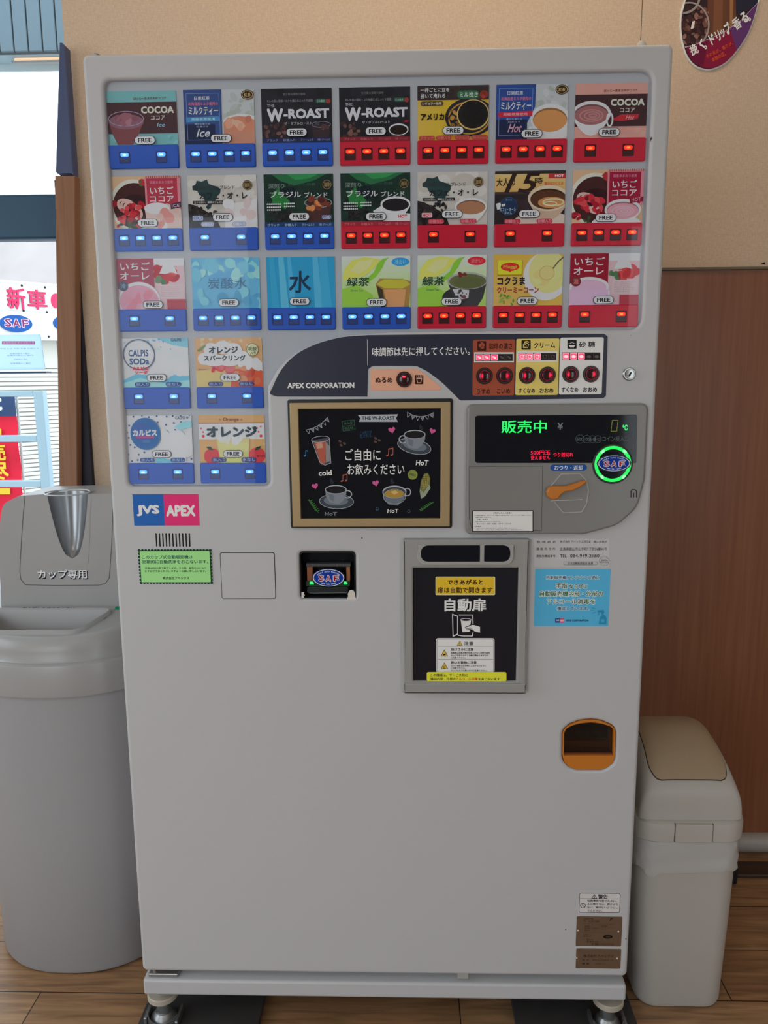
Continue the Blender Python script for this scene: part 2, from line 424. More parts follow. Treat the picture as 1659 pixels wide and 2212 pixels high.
def wallpaper():
    m = principled('linen_wallpaper', (0.56, 0.42, 0.31), 0.85, 0, 0.15); nt = m.node_tree; n = nt.nodes; l = nt.links; b = n['Principled BSDF']
    t = n.new('ShaderNodeTexCoord'); outs = []
    for sc in ((260, 1, 1100), (1100, 1, 260)):
        mp = n.new('ShaderNodeMapping'); mp.inputs['Scale'].default_value = sc; nz = n.new('ShaderNodeTexNoise'); nz.inputs['Scale'].default_value = 0.35; nz.inputs['Detail'].default_value = 2
        l.new(t.outputs['Object'], mp.inputs[0]); l.new(mp.outputs[0], nz.inputs['Vector']); outs.append(nz)
    ad = n.new('ShaderNodeMath'); ad.operation = 'ADD'; l.new(outs[0].outputs['Fac'], ad.inputs[0]); l.new(outs[1].outputs['Fac'], ad.inputs[1])
    rp = n.new('ShaderNodeValToRGB'); rp.color_ramp.elements[0].position = 0.35; rp.color_ramp.elements[0].color = (0.64, 0.48, 0.35, 1); rp.color_ramp.elements[1].position = 0.65; rp.color_ramp.elements[1].color = (0.76, 0.585, 0.44, 1)
    ml = n.new('ShaderNodeMath'); ml.operation = 'MULTIPLY'; ml.inputs[1].default_value = 0.5; l.new(ad.outputs[0], ml.inputs[0]); l.new(ml.outputs[0], rp.inputs[0]); l.new(rp.outputs[0], b.inputs['Base Color'])
    bp = n.new('ShaderNodeBump'); bp.inputs['Strength'].default_value = 0.15; bp.inputs['Distance'].default_value = 0.001; l.new(ml.outputs[0], bp.inputs['Height']); l.new(bp.outputs[0], b.inputs['Normal'])
    return m
def wood(name, a, bcol, rough=0.45, stretch=(60, 60, 2.2)):
    m = principled(name, a, rough, 0, 0.35); nt = m.node_tree; n = nt.nodes; l = nt.links; b = n['Principled BSDF']
    t = n.new('ShaderNodeTexCoord'); mp = n.new('ShaderNodeMapping'); mp.inputs['Scale'].default_value = stretch; nz = n.new('ShaderNodeTexNoise'); nz.inputs['Scale'].default_value = 1.5; nz.inputs['Detail'].default_value = 6; nz.inputs['Distortion'].default_value = 0.4
    l.new(t.outputs['Object'], mp.inputs[0]); l.new(mp.outputs[0], nz.inputs['Vector'])
    rp = n.new('ShaderNodeValToRGB'); rp.color_ramp.elements[0].position = 0.3; rp.color_ramp.elements[0].color = (*a, 1); rp.color_ramp.elements[1].position = 0.7; rp.color_ramp.elements[1].color = (*bcol, 1)
    l.new(nz.outputs['Fac'], rp.inputs[0]); l.new(rp.outputs[0], b.inputs['Base Color']); return m
M['floor'] = wood_floor(); M['wallpaper'] = wallpaper()
M['wainscot'] = wood('brown_wood_panel', (0.23, 0.082, 0.036), (0.295, 0.115, 0.052), 0.35)
M['plaster'] = principled('cream_plaster', (0.55, 0.5, 0.44), 0.9); M['ceiling'] = principled('white_ceiling', (0.7, 0.69, 0.66), 0.9)
M['frame_dark'] = principled('dark_window_frame', (0.03, 0.085, 0.15), 0.4, 0.2)  # dark frame; the bluish lens haze over it is put into this colour
YW = 0.67
struct('floor', MB().box(-2.6, 2.6, -4.2, 0.82, -0.06, 0.0, M['floor']))
struct('ceiling', MB().box(-2.75, 2.75, -4.35, 0.82, 2.7, 2.8, M['ceiling']))
mb = MB().box(-0.773, 2.6, YW, YW+0.15, 0.0, 2.7, M['wallpaper'])
a = Art(mb, back_frame(YW), lambda x, z: (x, z), 0.0002)
a.line([(0.6105, 2.699), (0.6085, 1.60)], 0.0016, principled('wallpaper_seam', (0.12, 0.085, 0.06), 0.9))
p = F(1652, 575, YW)
a.poly([(0.926, 1.581), (0.940, 1.581), (0.9375, 1.5865)], M['black_matt'])
struct('wall_back', mb)
# brown panelling with its grey-olive cap rail, right of and behind the machine
struct('trim_1', MB().box(-0.3, 2.59, YW-0.008, YW-0.0005, 0.05, 1.567, M['wainscot']))
struct('trim_2', MB().box(-0.3, 2.59, YW-0.014, YW-0.0005, 1.5675, 1.5745, principled('olive_cap_rail', (0.17, 0.14, 0.095), 0.6), 0.002))
bb = principled('pale_baseboard', (0.42, 0.385, 0.35), 0.45)
rings = []
for x in (-0.3, 2.59):
    ring = [(x, YW-0.0005, 0.0005), (x, YW-0.0005, 0.055)]
    for k in range(9):
        t = math.radians(90-k*22.5); ring.append((x, YW-0.012-0.022*math.cos(t), 0.0285+0.0265*math.sin(t)))
    rings.append(ring)
struct('baseboard_back', MB().loft(rings, bb))
struct('trim_3', MB().box(0.62, 2.59, 0.538, 0.599, 0.0, 0.010, wood('dark_floor_strip', (0.05, 0.028, 0.018), (0.08, 0.045, 0.028), 0.5, (2, 60, 60)), 0.003))
struct('wall_right', MB().box(2.6, 2.75, -4.2, 0.82, 0, 2.7, M['plaster']))
mb = MB()
for y0, y1, z0, z1 in ((-4.2, -1.7, 0, 2.7), (-0.2, 0.82, 0, 2.7), (-1.7, -0.2, 0, 0.9), (-1.7, -0.2, 2.35, 2.7)): mb.box(-2.75, -2.6, y0, y1, z0, z1, M['plaster'])
struct('wall_left', mb)
mb = MB()
for x0, x1, z0, z1 in ((-2.6, -2.55, 0, 2.7), (-1.0, 1.55, 0, 2.7), (2.45, 2.6, 0, 2.7), (-2.55, -1.0, 2.4, 2.7), (-2.55, -1.0, 0, 0.3), (1.55, 2.45, 2.3, 2.7)):
    mb.box(x0, x1, -4.2, -4.08, z0, z1, M['plaster'])
struct('wall_front', mb)
# the window left of the machine: dark rails, low sill wall, clear glass
mb = MB(); mb.box(-2.6, -0.775, YW, YW+0.15, 0, 0.25, M['plaster']); struct('wall_back_low', mb)
zt0, zt1 = F(60, 516, YW+0.05)[2], F(60, 419, YW+0.05)[2]
mb = MB()
mb.box(-2.6, -0.776, YW+0.05, YW+0.10, zt0, zt1, M['frame_dark'], 0.006)
mb.box(-2.6, -0.776, YW+0.05, YW+0.10, 0.25, 0.31, M['frame_dark'], 0.006)
mb.box(-2.6, -0.776, YW+0.05, YW+0.10, 2.64, 2.7, M['frame_dark'], 0.006)
mb.box(-2.6, -2.54, YW+0.051, YW+0.099, 0.31, 2.64, M['frame_dark'], 0.004)
win = struct('window_1', mb)
g = MB(); g.box(-2.54, -0.776, YW+0.074, YW+0.078, 0.30, zt0+0.01, M['window_glass']); g.box(-2.54, -0.776, YW+0.074, YW+0.078, zt1-0.01, 2.65, M['window_glass'])
obj('glass_pane', g, win)
struct('trim_4', MB().box(-0.818, -0.7735, YW-0.012, YW+0.045, 0.25, 1.80, principled('dark_wedge_strip', (0.022, 0.022, 0.04), 0.6), 0.002))  # dark strip added behind the plank to fill the wedge by the wall
# ceiling lamps of the room
lamp_glass = principled('frosted_lamp_cover', (0.8, 0.75, 0.65), 0.5, 0, 0.4, (1.0, 0.8, 0.58), 1.0)
for x, y, lb in ((0.2, 0.1, 'flat white ceiling lamp nearer the vending machine'), (-0.6, -1.9, 'flat white ceiling lamp farther from the vending machine')):
    t = thing('ceiling_lamp', lb, 'lamp', (x, y, 2.70), 'warm ceiling lamps of the room')
    obj('lamp_housing', MB().box(x-0.64, x+0.64, y-0.19, y+0.19, 2.668, 2.699, M['grey_light'], 0.01), t)
    obj('diffuser', MB().box(x-0.6, x+0.6, y-0.15, y+0.15, 2.655, 2.669, lamp_glass, 0.004), t)

# ------------------------------------------------------------------ outdoors, seen through the window
M['ground'] = principled('asphalt', (0.35, 0.35, 0.35), 0.9)
struct('ground', MB().box(-40, 12, 0.83, 60, -0.12, -0.02, M['ground']))
# far hills
hill = add_noise(principled('bare_winter_hill', (0.30, 0.26, 0.25), 0.95), 0.35, 0.25)
mb = MB(); rnd = random.Random(3); top = []; N = 46
for i in range(N+1):
    x = -52+i*1.3; top.append((x, 10.1+0.5*math.sin(i*0.55)+0.25*math.sin(i*1.9)+rnd.uniform(-0.12, 0.12)))
vs = []; fs = []
for x, z in top: vs += [(x, 40, -0.1), (x, 42, z*0.6), (x, 46, z), (x, 56, -0.1)]
for i in range(N):
    for k in range(3): fs.append((i*4+k, i*4+4+k, i*4+5+k, i*4+1+k))
mb.add(vs, fs, hill); struct('ground_hill', mb)
# showroom across the yard: its wall runs away to the right
DU = np.array([math.sin(0.75), math.cos(0.75), 0.0]); DW = np.array([math.cos(0.75), -math.sin(0.75), 0.0]); BO = np.array([-3.95, 6.0, 0.0])
BF = Frame(BO, DU, (0, 0, 1), DW)
def buv(px, py, w=0.0):
    d = ray(px, py); o = BO+DW*w; t = ((o-CAM)@DW)/(d@DW); q = CAM+t*d-BO; return (float(q@DU), float(q[2]))
cream = principled('cream_siding', (0.60, 0.57, 0.50), 0.6); cream2 = principled('siding_groove', (0.30, 0.29, 0.27), 0.7)
zs = buv(60, 735)[1]; zm = buv(60, 800)[1]
mb = MB(); mb.prism(BF, [rr(-3, -0.05, 7, zs+0.3)], -0.3, 0.0, cream2)
z = 0.05
while z < zm-0.01: mb.prism(BF, [rr(-3, z, 7, z+0.032)], 0.0, 0.012, cream); z += 0.042
x = -2.95
while x < 6.9: mb.prism(BF, [rr(x, zm+0.02, x+0.15, zs+0.05)], 0.0, 0.016, cream); x += 0.17
struct('wall_showroom', mb)
def box_sign():
    t = thing('sign_board', 'long white fascia sign with red Japanese characters across the yard', 'sign', BO+DU*0.8+np.array([0, 0, zs]))
    zt = (buv(0, 608)[1]+buv(118, 618)[1])/2
    white = principled('white_sign_panel', (0.82, 0.83, 0.83), 0.5); grey = principled('panel_joint', (0.45, 0.48, 0.48), 0.6)
    mb = MB(); mb.prism(BF, [rr(-2.5, zs, 6.5, zt)], 0.02, 0.16, white, bevel=0.01)
    ar = Art(mb, BF, lambda a, b: (a, b), 0.1605)
    for py in (614, 672, 728): zz = buv(50, py, 0.16)[1]; ar.line([(-2.5, zz), (6.5, zz)], 0.007, grey)
    for px, py in ((47, 617), (97, 621), (51, 671), (101, 674), (105, 727)):
        q = buv(px, py, 0.16); ar.ell(q[0], q[1], 0.012, 0.012, M['black_matt'], n=8)
    obj('panel', mb, t)
    red = C((235, 50, 95), 1.0); redd = C((150, 20, 50), 1.0)
    for st, b in (('新', (14, 621, 55, 668)), ('車', (59, 626, 101, 669))):
        mb = MB(); cv = lambda px, py: buv(px, py, 0.165)
        ar = Art(mb, BF, cv, 0.165)
        for k in range(7): mb.k = 60*k; ar.text(st, *b, redd if k < 6 else red, 0.035)
        obj('letter', mb, t)
    mb = MB(); q = buv(120.5, 650, 0.17); mb.prism(BF, [ell(q[0], q[1], 0.045, 0.07)], 0.162, 0.185, red); obj('letter', mb, t)
    for px, rx in ((34, 34), (150, 34)):
        mb = MB(); c0 = buv(px, 699, 0.17); r = buv(px+rx, 699, 0.17)[0]-c0[0]; h = c0[1]-buv(px, 717.5, 0.17)[1]
        mb.prism(BF, [ell(c0[0], c0[1], r, h, 40)], 0.162, 0.19, C((20, 80, 150), 1.0))
        ar = Art(mb, BF, lambda x, y: (c0[0]+(x/100)*r, c0[1]-(y/100)*h), 0.1905)
        for ch, x0, x1 in (('S', -74, -30), ('A', -24, 22), ('F', 34, 76)):
            ar.text(ch, x0-3, -56, x1+3, 46, C((225, 190, 220), 1.0), 0.06); ar.text(ch, x0+2, -50, x1-2, 40, C((120, 40, 80), 1.0), 0.02)
        obj('oval_emblem', mb, t, 'blue oval emblem')
box_sign()
# canopy over the yard: ribbed fascia, soffit, white beam; a warm grid lamp in the soffit
zf = F(60, 118, 2.0)[2]
yb = 2.0
for _ in range(40):
    if F(60, 138, yb)[2] > zf: yb += 0.02
blueg = principled('blue_grey_cladding', (0.08, 0.125, 0.155), 0.6); blued = principled('cladding_joint', (0.035, 0.055, 0.07), 0.7)
for yq in np.arange(2.0, 6, 0.01):
    if F(60, 138, yq)[2] <= zf: break
ydist = None
lo, hi = 2.0, 30.0
for _ in range(60):
    md = (lo+hi)/2
    if F(60, 138, md)[2] > zf: hi = md
    else: lo = md
YB = lo
mb = MB(); mb.box(-5.0, 0.2, 1.98, 2.0, zf, 4.2, blued)
x = -5.0
while x < 0.1: mb.box(x, x+0.052, 1.968, 1.981, zf, 4.2, blueg, 0.003); x += 0.0575
mb.box(-5.0, 0.2, 2.0, YB, zf, zf+0.03, principled('canopy_soffit', (0.30, 0.40, 0.45), 0.7))
struct('ceiling_canopy', mb)
struct('trim_beam', MB().box(-6.0, 0.6, YB, YB+0.015, F(60, 153, YB)[2], zf+0.3, principled('pale_beam', (0.50, 0.60, 0.64), 0.6)))
xl = F(18, 118, 2.0)[0]; xr = F(150, 118, 2.0)[0]; cx = (xl+xr)/2; cy = (2.02+YB-0.05)/2
t = thing('canopy_lamp', 'warm glowing square lamp with a grid under the outdoor canopy', 'lamp', (cx, cy, zf))
obj('diffuser', MB().box(xl+0.01, xr, 2.03, YB-0.06, zf-0.012, zf-0.001, principled('warm_lamp_cover', (0.8, 0.6, 0.45), 0.5, 0, 0.3, (1.0, 0.62, 0.36), 0.9), 0.003), t)
mb = MB()
for k in range(1, 8): x = xl+(xr-xl)*k/8; mb.box(x-0.006, x+0.006, 2.03, YB-0.06, zf-0.02, zf-0.012, M['grey'])
y = (2.03+YB-0.06)/2; mb.box(xl, xr, y-0.008, y+0.008, zf-0.021, zf-0.013, M['grey']); obj('grid', mb, t)
# grey steel stand with a red banner behind it
def yard():
    Y = 3.4; g = lambda px, py, y=Y: uv(px, py, y)
    st = principled('galvanised_frame', (0.26, 0.36, 0.42), 0.5, 0.1)
    xs = [g(72, 860)[0], g(93, 860)[0]]
    zt, zb = g(60, 844)[1], 0.0
    t = thing('steel_frame', 'grey painted steel frame with cross rails outside the window', 'frame', ((xs[0]+xs[1])/2, Y+0.03, 0))
    f2 = back_frame(Y)
    for x0, x1 in (xs, [xs[0]-1.1, xs[1]-1.1]): obj('post', MB().box(x0, x1, Y, Y+0.06, -0.02, zt, st, 0.006), t)
    for a0, a1 in ((844, 857), (941, 955), (1039, 1053)): obj('rail', MB().box(xs[0]-1.15, xs[0], Y+0.004, Y+0.055, g(40, a1)[1], g(40, a0)[1], st, 0.005), t)
    Yb = 3.6; g = lambda px, py: uv(px, py, Yb); fb = back_frame(Yb)
    t = thing('banner_flag', 'tall red advertising banner with yellow characters behind the steel frame', 'banner', (g(20, 950)[0], Yb, 0))
    mb = MB(); r = (g(34, 900)[0]+g(36, 900)[0])/2; L = r-0.62
    rings = []
    for k in range(25):
        z = 0.15+(g(20, 899)[1]-0.15)*k/24; yy = Yb+0.008*math.sin(k*0.9); rings.append([(L, yy, z), (r, yy, z), (r, yy+0.004, z), (L, yy+0.004, z)])
    mb.loft(rings, C((236, 20, 60), 0.85)); CL = mb
    mb = MB(); mb.box(L, r, Yb-0.006, Yb+0.004, g(20, 899)[1], g(20, 850)[1], C((45, 70, 110), 0.9))
    ar = Art(mb, fb, g, 0.0065); ar.text('C', -20, 858, 5, 888, C(W_, 0.9), 0.05); obj('header', mb, t, 'dark blue header of the banner')
    mb = CL; ye = C((245, 205, 60), 0.9); ar = Art(mb, fb, g, 0.018)
    ar.rect(-20, 926, 6, 939, ye); ar.text('売', -22, 957, 15, 995, ye, 0.05); ar.text('尽', -24, 998, 22, 1036, ye, 0.05); ar.rect(-20, 1054, 25, 1067, ye); obj('cloth', mb, t, 'red cloth with yellow characters')
    obj('pole', MB().tube([(r+0.004, Yb+0.02, -0.02), (r+0.004, Yb+0.02, g(20, 845)[1])], 0.008, M['grey_light']), t)
yard()
# notice sheet on the glass
def paper_glow(m):                                                  # thin paper: daylight comes through it from behind
    n = m.node_tree.nodes; l = m.node_tree.links; b = n['Principled BSDF']; o = n['Material Output']
    tr = n.new('ShaderNodeBsdfTranslucent'); tr.inputs['Color'].default_value = (0.78, 0.90, 1.0, 1); mx = n.new('ShaderNodeMixShader'); mx.inputs[0].default_value = 0.85
    l.new(b.outputs[0], mx.inputs[1]); l.new(tr.outputs[0], mx.inputs[2]); l.new(mx.outputs[0], o.inputs[0])
def notice():
    Y = YW+0.045; g = lambda px, py: uv(px, py, Y-0.002); fb = back_frame(Y)
    mb = MB(); mb.prism(fb, [[g(-60, 724), g(87, 722), g(98, 798), g(-60, 800)]], 0.0, 0.002, principled('pale_blue_paper', (0.36, 0.50, 0.62), 0.7, 0, 0.3)); paper_glow(mb.mats[0])
    ar = Art(mb, fb, g, 0.0021)
    ar.rect(4, 737, 76, 744, C((190, 120, 190), 1.2)); ar.text('営業時間変更のお知らせ', 6, 738.3, 74, 743, C((240, 200, 240), 1.2), 0.02)
    ln = C((120, 135, 165), 1.0)
    for x0, x1, y in ((0, 84, 753), (22, 64, 763.5), (15, 72, 767.5), (30, 59, 776), (23, 66, 785)):
        ar.text('平日 土日 午前 午後 お知らせ' if x1-x0 > 60 else '営業時間のご案内', x0, y-1.6, x1, y+1.6, ln)
    o = obj('notice_sheet', mb, None); tag(o, 'pale blue printed notice sheet standing against the window glass', 'notice')
    q0, q1 = g(-60, 800), g(100, 803)
    struct('trim_ledge', MB().box(q0[0], q1[0]+0.01, YW+0.02, YW+0.05, q1[1]-0.004, q1[1]+0.0005, M['frame_dark']))
notice()
# leaning plank and the dark tapering panel above it
def plank():
    Y = 0.655; fb = back_frame(Y)
    a0, a1 = uv(118, 379, Y-0.03), uv(161.5, 379, Y-0.03); b0, b1 = uv(128, 1070, Y-0.03), uv(167, 1070, Y-0.03)
    s0, s1 = (b0[0]-a0[0])/(b0[1]-a0[1]), (b1[0]-a1[0])/(b1[1]-a1[1])
    low = [(a0[0]+s0*(0-a0[1]), 0.0), (a1[0]+s1*(0-a1[1]), 0.0)]
    mb = MB(); mb.prism(fb, [[low[0], low[1], a1, a0]], 0.0, 0.03, wood('orange_brown_plank', (0.25, 0.115, 0.062), (0.34, 0.17, 0.095), 0.55), bevel=0.003)
    tag(obj('wooden_plank', mb), 'tall orange-brown wooden plank leaning beside the window behind the cup bin', 'plank')
    c0 = [uv(*q, Y-0.03) for q in ((118.5, 371), (127, 90), (132, 90), (140, 98), (159, 378), (128, 378))]
    mb = MB(); mb.prism(fb, [[(q[0], max(q[1], a1[1]+0.001)) for q in fillet(c0, [0.002, 0.005, 0.005, 0.004, 0.001, 0.001])]], 0.0, 0.028, principled('dark_blue_cover', (0.06, 0.085, 0.19), 0.5), bevel=0.004)  # dark blue, with extra blue painted in for the glare beside the window
    tag(obj('tapering_panel', mb), 'dark blue tapering panel with a rounded tip above the leaning plank', 'panel')
plank()
# ------------------------------------------------------------------ the vending machine
VM = thing('vending_machine', 'tall white cup drink vending machine with rows of lit red and blue buttons', 'vending machine', (0, 0.3, 0))
P0 = lambda px, py: uv(px, py, 0.0)
def PW(w): return lambda px, py: uv(px, py, -w)
XL, XR, ZB, ZT = -0.4775, 0.4775, 0.1536, 1.8336
obj('cabinet', MB().box(-0.47, 0.47, 0.052, 0.60, 0.14, 1.822, M['cabinet'], 0.008), VM)
# display opening outline
xl = (P0(245, 543)[0]+P0(265, 800)[0]+P0(222, 200)[0])/3; zt = (P0(400, 167)[1]+P0(1200, 156.5)[1])/2; xr = (P0(1407, 200)[0]+P0(1391, 640)[0])/2
zb1 = P0(1200, 713)[1]; xm = (P0(577, 850)[0]+P0(584, 1030)[0])/2; zb2 = P0(430, 1050)[1]
arc = crom([P0(*q) for q in ((793, 720), (746, 724), (687, 740), (650, 756), (624, 773), (600, 797), (581, 829))], 5)
op = [(xl, zt), (xl, zb2), (xm, zb2), (xm, arc[-1][1]-0.004)]+arc[::-1][1:]+[(arc[0][0]+0.04, zb1), (xr, zb1), (xr, zt)]
opening = fillet(op, [0.014, 0.012, 0.012, 0.02]+[0.03]*(len(arc)-1)+[0.05, 0.022, 0.022], 7)
cr_out = [P0(1200+x/11.06, 1540+y/11.06) for x, y in ((160, 1040), (165, 480), (215, 385), (330, 285), (560, 190), (850, 155), (1100, 190), (1330, 285), (1420, 370), (1450, 480), (1430, 1060), (1375, 1210), (1250, 1310), (1100, 1375), (500, 1375), (310, 1295), (200, 1180))]
reader = rr(*P0(649, 1293), *P0(767, 1192.5), 0.006)
outer = rr(XL, ZB, XR, ZT, 0.010)
mb = MB(); mb.prism(MF, [outer, opening, cr_out, reader], -0.05, 0.0, M['white_paint'], bevel=0.006, seg=4)
sc = C((95, 88, 84), 1.0); ar = Art(mb, MF, P0, 0.0001)
for x, y, r in ((782, 1162, 1.6), (1352, 2028, 1.2), (1222, 2008, 1.2), (1407, 299, 2.2)): ar.ell(x, y, r, r*1.3, sc, n=8)
ar.poly([(1404, 300), (1409, 297), (1407, 301), (1404.5, 308)], sc)
for pts in ([(1361.5, 724), (1363.5, 725)],): ar.line(pts, 0.7, sc)
obj('door', mb, VM)
mb = MB(); mb.prism(MF, [offset_loop(ccw(opening), -0.012)], -0.03, -0.0118, M['panel']); obj('display_board', mb, VM)
mb = MB(); mb.prism(MF, [offset_loop(ccw(opening), 0.0005)], -0.0046, -0.0036, M['pane']); obj('display_pane', mb, VM, 'clear acrylic pane over the drink cards')
# base, gap, hinges, latch, feet
zb0, zb1_ = F(312, 2150)[2], F(312, 2117)[2]
obj('base', MB().box(XL-0.0005, XR, 0.0, 0.60, zb0, zb1_, M['white_paint'], 0.005), VM)
obj('base_riser', MB().box(XL+0.012, XR-0.02, 0.035, 0.58, zb1_-0.002, 0.16, M['cabinet']), VM)
q0, q1 = F(319, 2100, 0.004), F(384, 2114, 0.004)
mb = MB(); mb.box(q0[0], q1[0], 0.006, 0.045, zb1_+0.001, zb1_+0.009, M['steel'], 0.002); mb.lathe((q0[0]+0.012, 0.012, zb1_+0.009), [(0.004, 0), (0.004, 0.006), (0.002, 0.007)], M['steel'], 12); obj('bottom_hinge', mb, VM)
q0, q1 = F(988, 2108, 0.0), F(1012, 2118, 0.0)
obj('latch', MB().box(q0[0], q1[0], 0.003, 0.03, q1[2], 0.157, M['grey_light'], 0.0015), VM)
q0, q1 = uv(193, 113, 0.01), uv(268, 113, 0.01)
mb = MB(); mb.add([(q0[0], 0.006, ZT+0.0005), (q1[0]+0.004, 0.006, ZT+0.0005), (q0[0], 0.03, ZT+0.004), (q1[0]-0.006, 0.05, ZT+0.003), (q0[0], 0.03, ZT-0.002), (q1[0], 0.05, ZT-0.002)], [(0, 1, 3, 2), (1, 5, 3), (0, 2, 4), (2, 3, 5, 4), (0, 4, 5, 1)], M['steel'])
mb.lathe((q0[0]+0.008, 0.02, ZT+0.002), [(0.0065, 0), (0.0065, 0.004), (0.004, 0.006)], M['steel'], 12); obj('top_hinge', mb, VM)
q = uv(1386, 92, 0.03)
mb = MB(); mb.lathe((q[0], 0.03, ZT-0.002), [(0.009, 0), (0.0085, 0.011), (0.005, 0.017), (0.002, 0.018)], principled('white_bumper', (0.6, 0.55, 0.48), 0.5), 14); obj('top_bumper', mb, VM)
cream_cap = principled('cream_nylon', (0.52, 0.46, 0.38), 0.45)
def foot(x, y):
    mb = MB(); mb.lathe((x, y, 0), [(0.027, 0.0665), (0.0305, 0.068), (0.0305, 0.077), (0.0285, 0.079), (0.012, 0.080)], cream_cap, 28); f = obj('foot', mb, VM, 'cream levelling foot with a steel screw')
    mb = MB(); mb.lathe((x, y, 0), [(0.014, 0.034), (0.014, 0.102)], M['steel'], 20); mb.lathe((x, y, 0), [(0.026, 0.0165), (0.027, 0.02), (0.016, 0.034)], M['steel'], 28); obj('screw', mb, f)
    mb = MB(); ring = []
    for k in range(13):
        t = math.radians(200+140*k/12); ring.append((x+0.033*math.cos(t), y+0.033*math.sin(t)))
    inn = [(x+(a-x)*0.94, y+(b-y)*0.94) for a, b in ring]
    mb.loft([[(*ring[k], 0.0165), (*ring[k], 0.027+0.006*abs(k-6)/6), (*inn[k], 0.027+0.006*abs(k-6)/6), (*inn[k], 0.0165)] for k in range(13)], M['steel'])
    mb.box(x-0.036, x-0.030, y-0.02, y+0.02, 0.0165, 0.031, M['steel'], 0.001); mb.box(x+0.030, x+0.036, y-0.028, y+0.02, 0.0165, 0.031, M['steel'], 0.001); obj('floor_bracket', mb, f)
fx0 = F(357, 2165, 0.048)[0]; fx1 = F(1310, 2160, 0.048)[0]
foot(fx0, 0.037); foot(fx1, 0.037)

# ---------------- drink cards and button bars
X0 = lambda c: -0.446+0.1286*c
ZR = lambda r: 1.659-0.1329*r
CW, BH, CH = 0.117, 0.037, 0.1213
WB = -0.0103
def card_art(c, r, R):
    x0, zb = X0(c), ZR(r); zt, z0 = zb+CH, zb+BH
    mb = MB(); mb.prism(MF, [rr(x0, zb+0.004, x0+CW, zt, 0.0035)], -0.0117, WB, C((150, 150, 150)))
    ar = Art(mb, MF, lambda px, py: (x0+(px-R[0])/(R[2]-R[0])*CW, zt-(py-R[1])/(R[3]-R[1])*(zt-z0)), WB)
    ar.clip = (x0+0.0002, zb+0.005, x0+CW-0.0002, zt-0.0002); ar.R = R
    return ar
rnd = random.Random(7)
def full(a, m): a.rect(a.R[0], a.R[1], a.R[2], a.R[3]+8, m)
def blobs(a, n, x0, y0, x1, y1, r0, r1, cols):
    for _ in range(n):
        r = rnd.uniform(r0, r1); a.ell(rnd.uniform(x0, x1), rnd.uniform(y0, y1), r, r*rnd.uniform(0.55, 0.9), C(rnd.choice(cols)), rnd.uniform(0, 3.1), 12)
def grad(a, x0, y0, x1, y1, c0, c1, n=6, horiz=False):
    for i in range(n):
        t = (i+0.5)/n; m = C(tuple(int(c0[k]+(c1[k]-c0[k])*t) for k in range(3)))
        if horiz: a.rect(x0+(x1-x0)*i/n, y0, x0+(x1-x0)*(i+1)/n+0.3, y1, m)
        else: a.rect(x0, y0+(y1-y0)*i/n, x1, y0+(y1-y0)*(i+1)/n+0.3, m)
def pills(a, items, y0, y1, bgc, fgc, strip=False):
    R = a.R
    if strip: a.rect(R[0], y0-4, R[2], R[3]+6, C(bgc))
    for s, x0, x1 in items:
        if not strip: a.rect(x0, y0, x1, y1, C(bgc), (y1-y0)/2)
        a.text(s, x0+(x1-x0)*0.08, y0+(y1-y0)*0.14, x1-(x1-x0)*0.08, y1-(y1-y0)*0.14, C(fgc), 0.015)
def cup(a, cx, cy, rx, ry, body, rim, liq, depth=1.5, saucer=None, swirl=None, handle=0):
    if saucer: a.ell(cx, cy+ry*depth, rx*1.55, ry*0.85, C(saucer)); a.ell(cx, cy+ry*depth*0.96, rx*1.3, ry*0.62, C(tuple(int(v*0.9) for v in saucer)))
    if handle: a.ring(cx+handle*rx*1.05, cy+ry*0.7, rx*0.35, ry*0.5, rx*0.13, C(body))
    pts = [(cx-rx, cy)]+[(cx-rx*math.cos(t)*(1-0.28*math.sin(t)), cy+ry*depth*math.sin(t)) for t in [math.pi*i/14 for i in range(1, 14)]]+[(cx+rx, cy)]
    a.poly(pts, C(body)); a.ell(cx, cy, rx, ry, C(rim)); a.ell(cx, cy+ry*0.06, rx*0.88, ry*0.8, C(tuple(int(v*0.72) for v in liq))); a.ell(cx, cy+ry*0.12, rx*0.86, ry*0.72, C(liq))
    if swirl:
        for k, q in enumerate((0.62, 0.42, 0.22)): a.ring(cx+rx*0.04*k, cy+ry*0.14, rx*q, ry*q*0.8, rx*0.07, C(swirl))

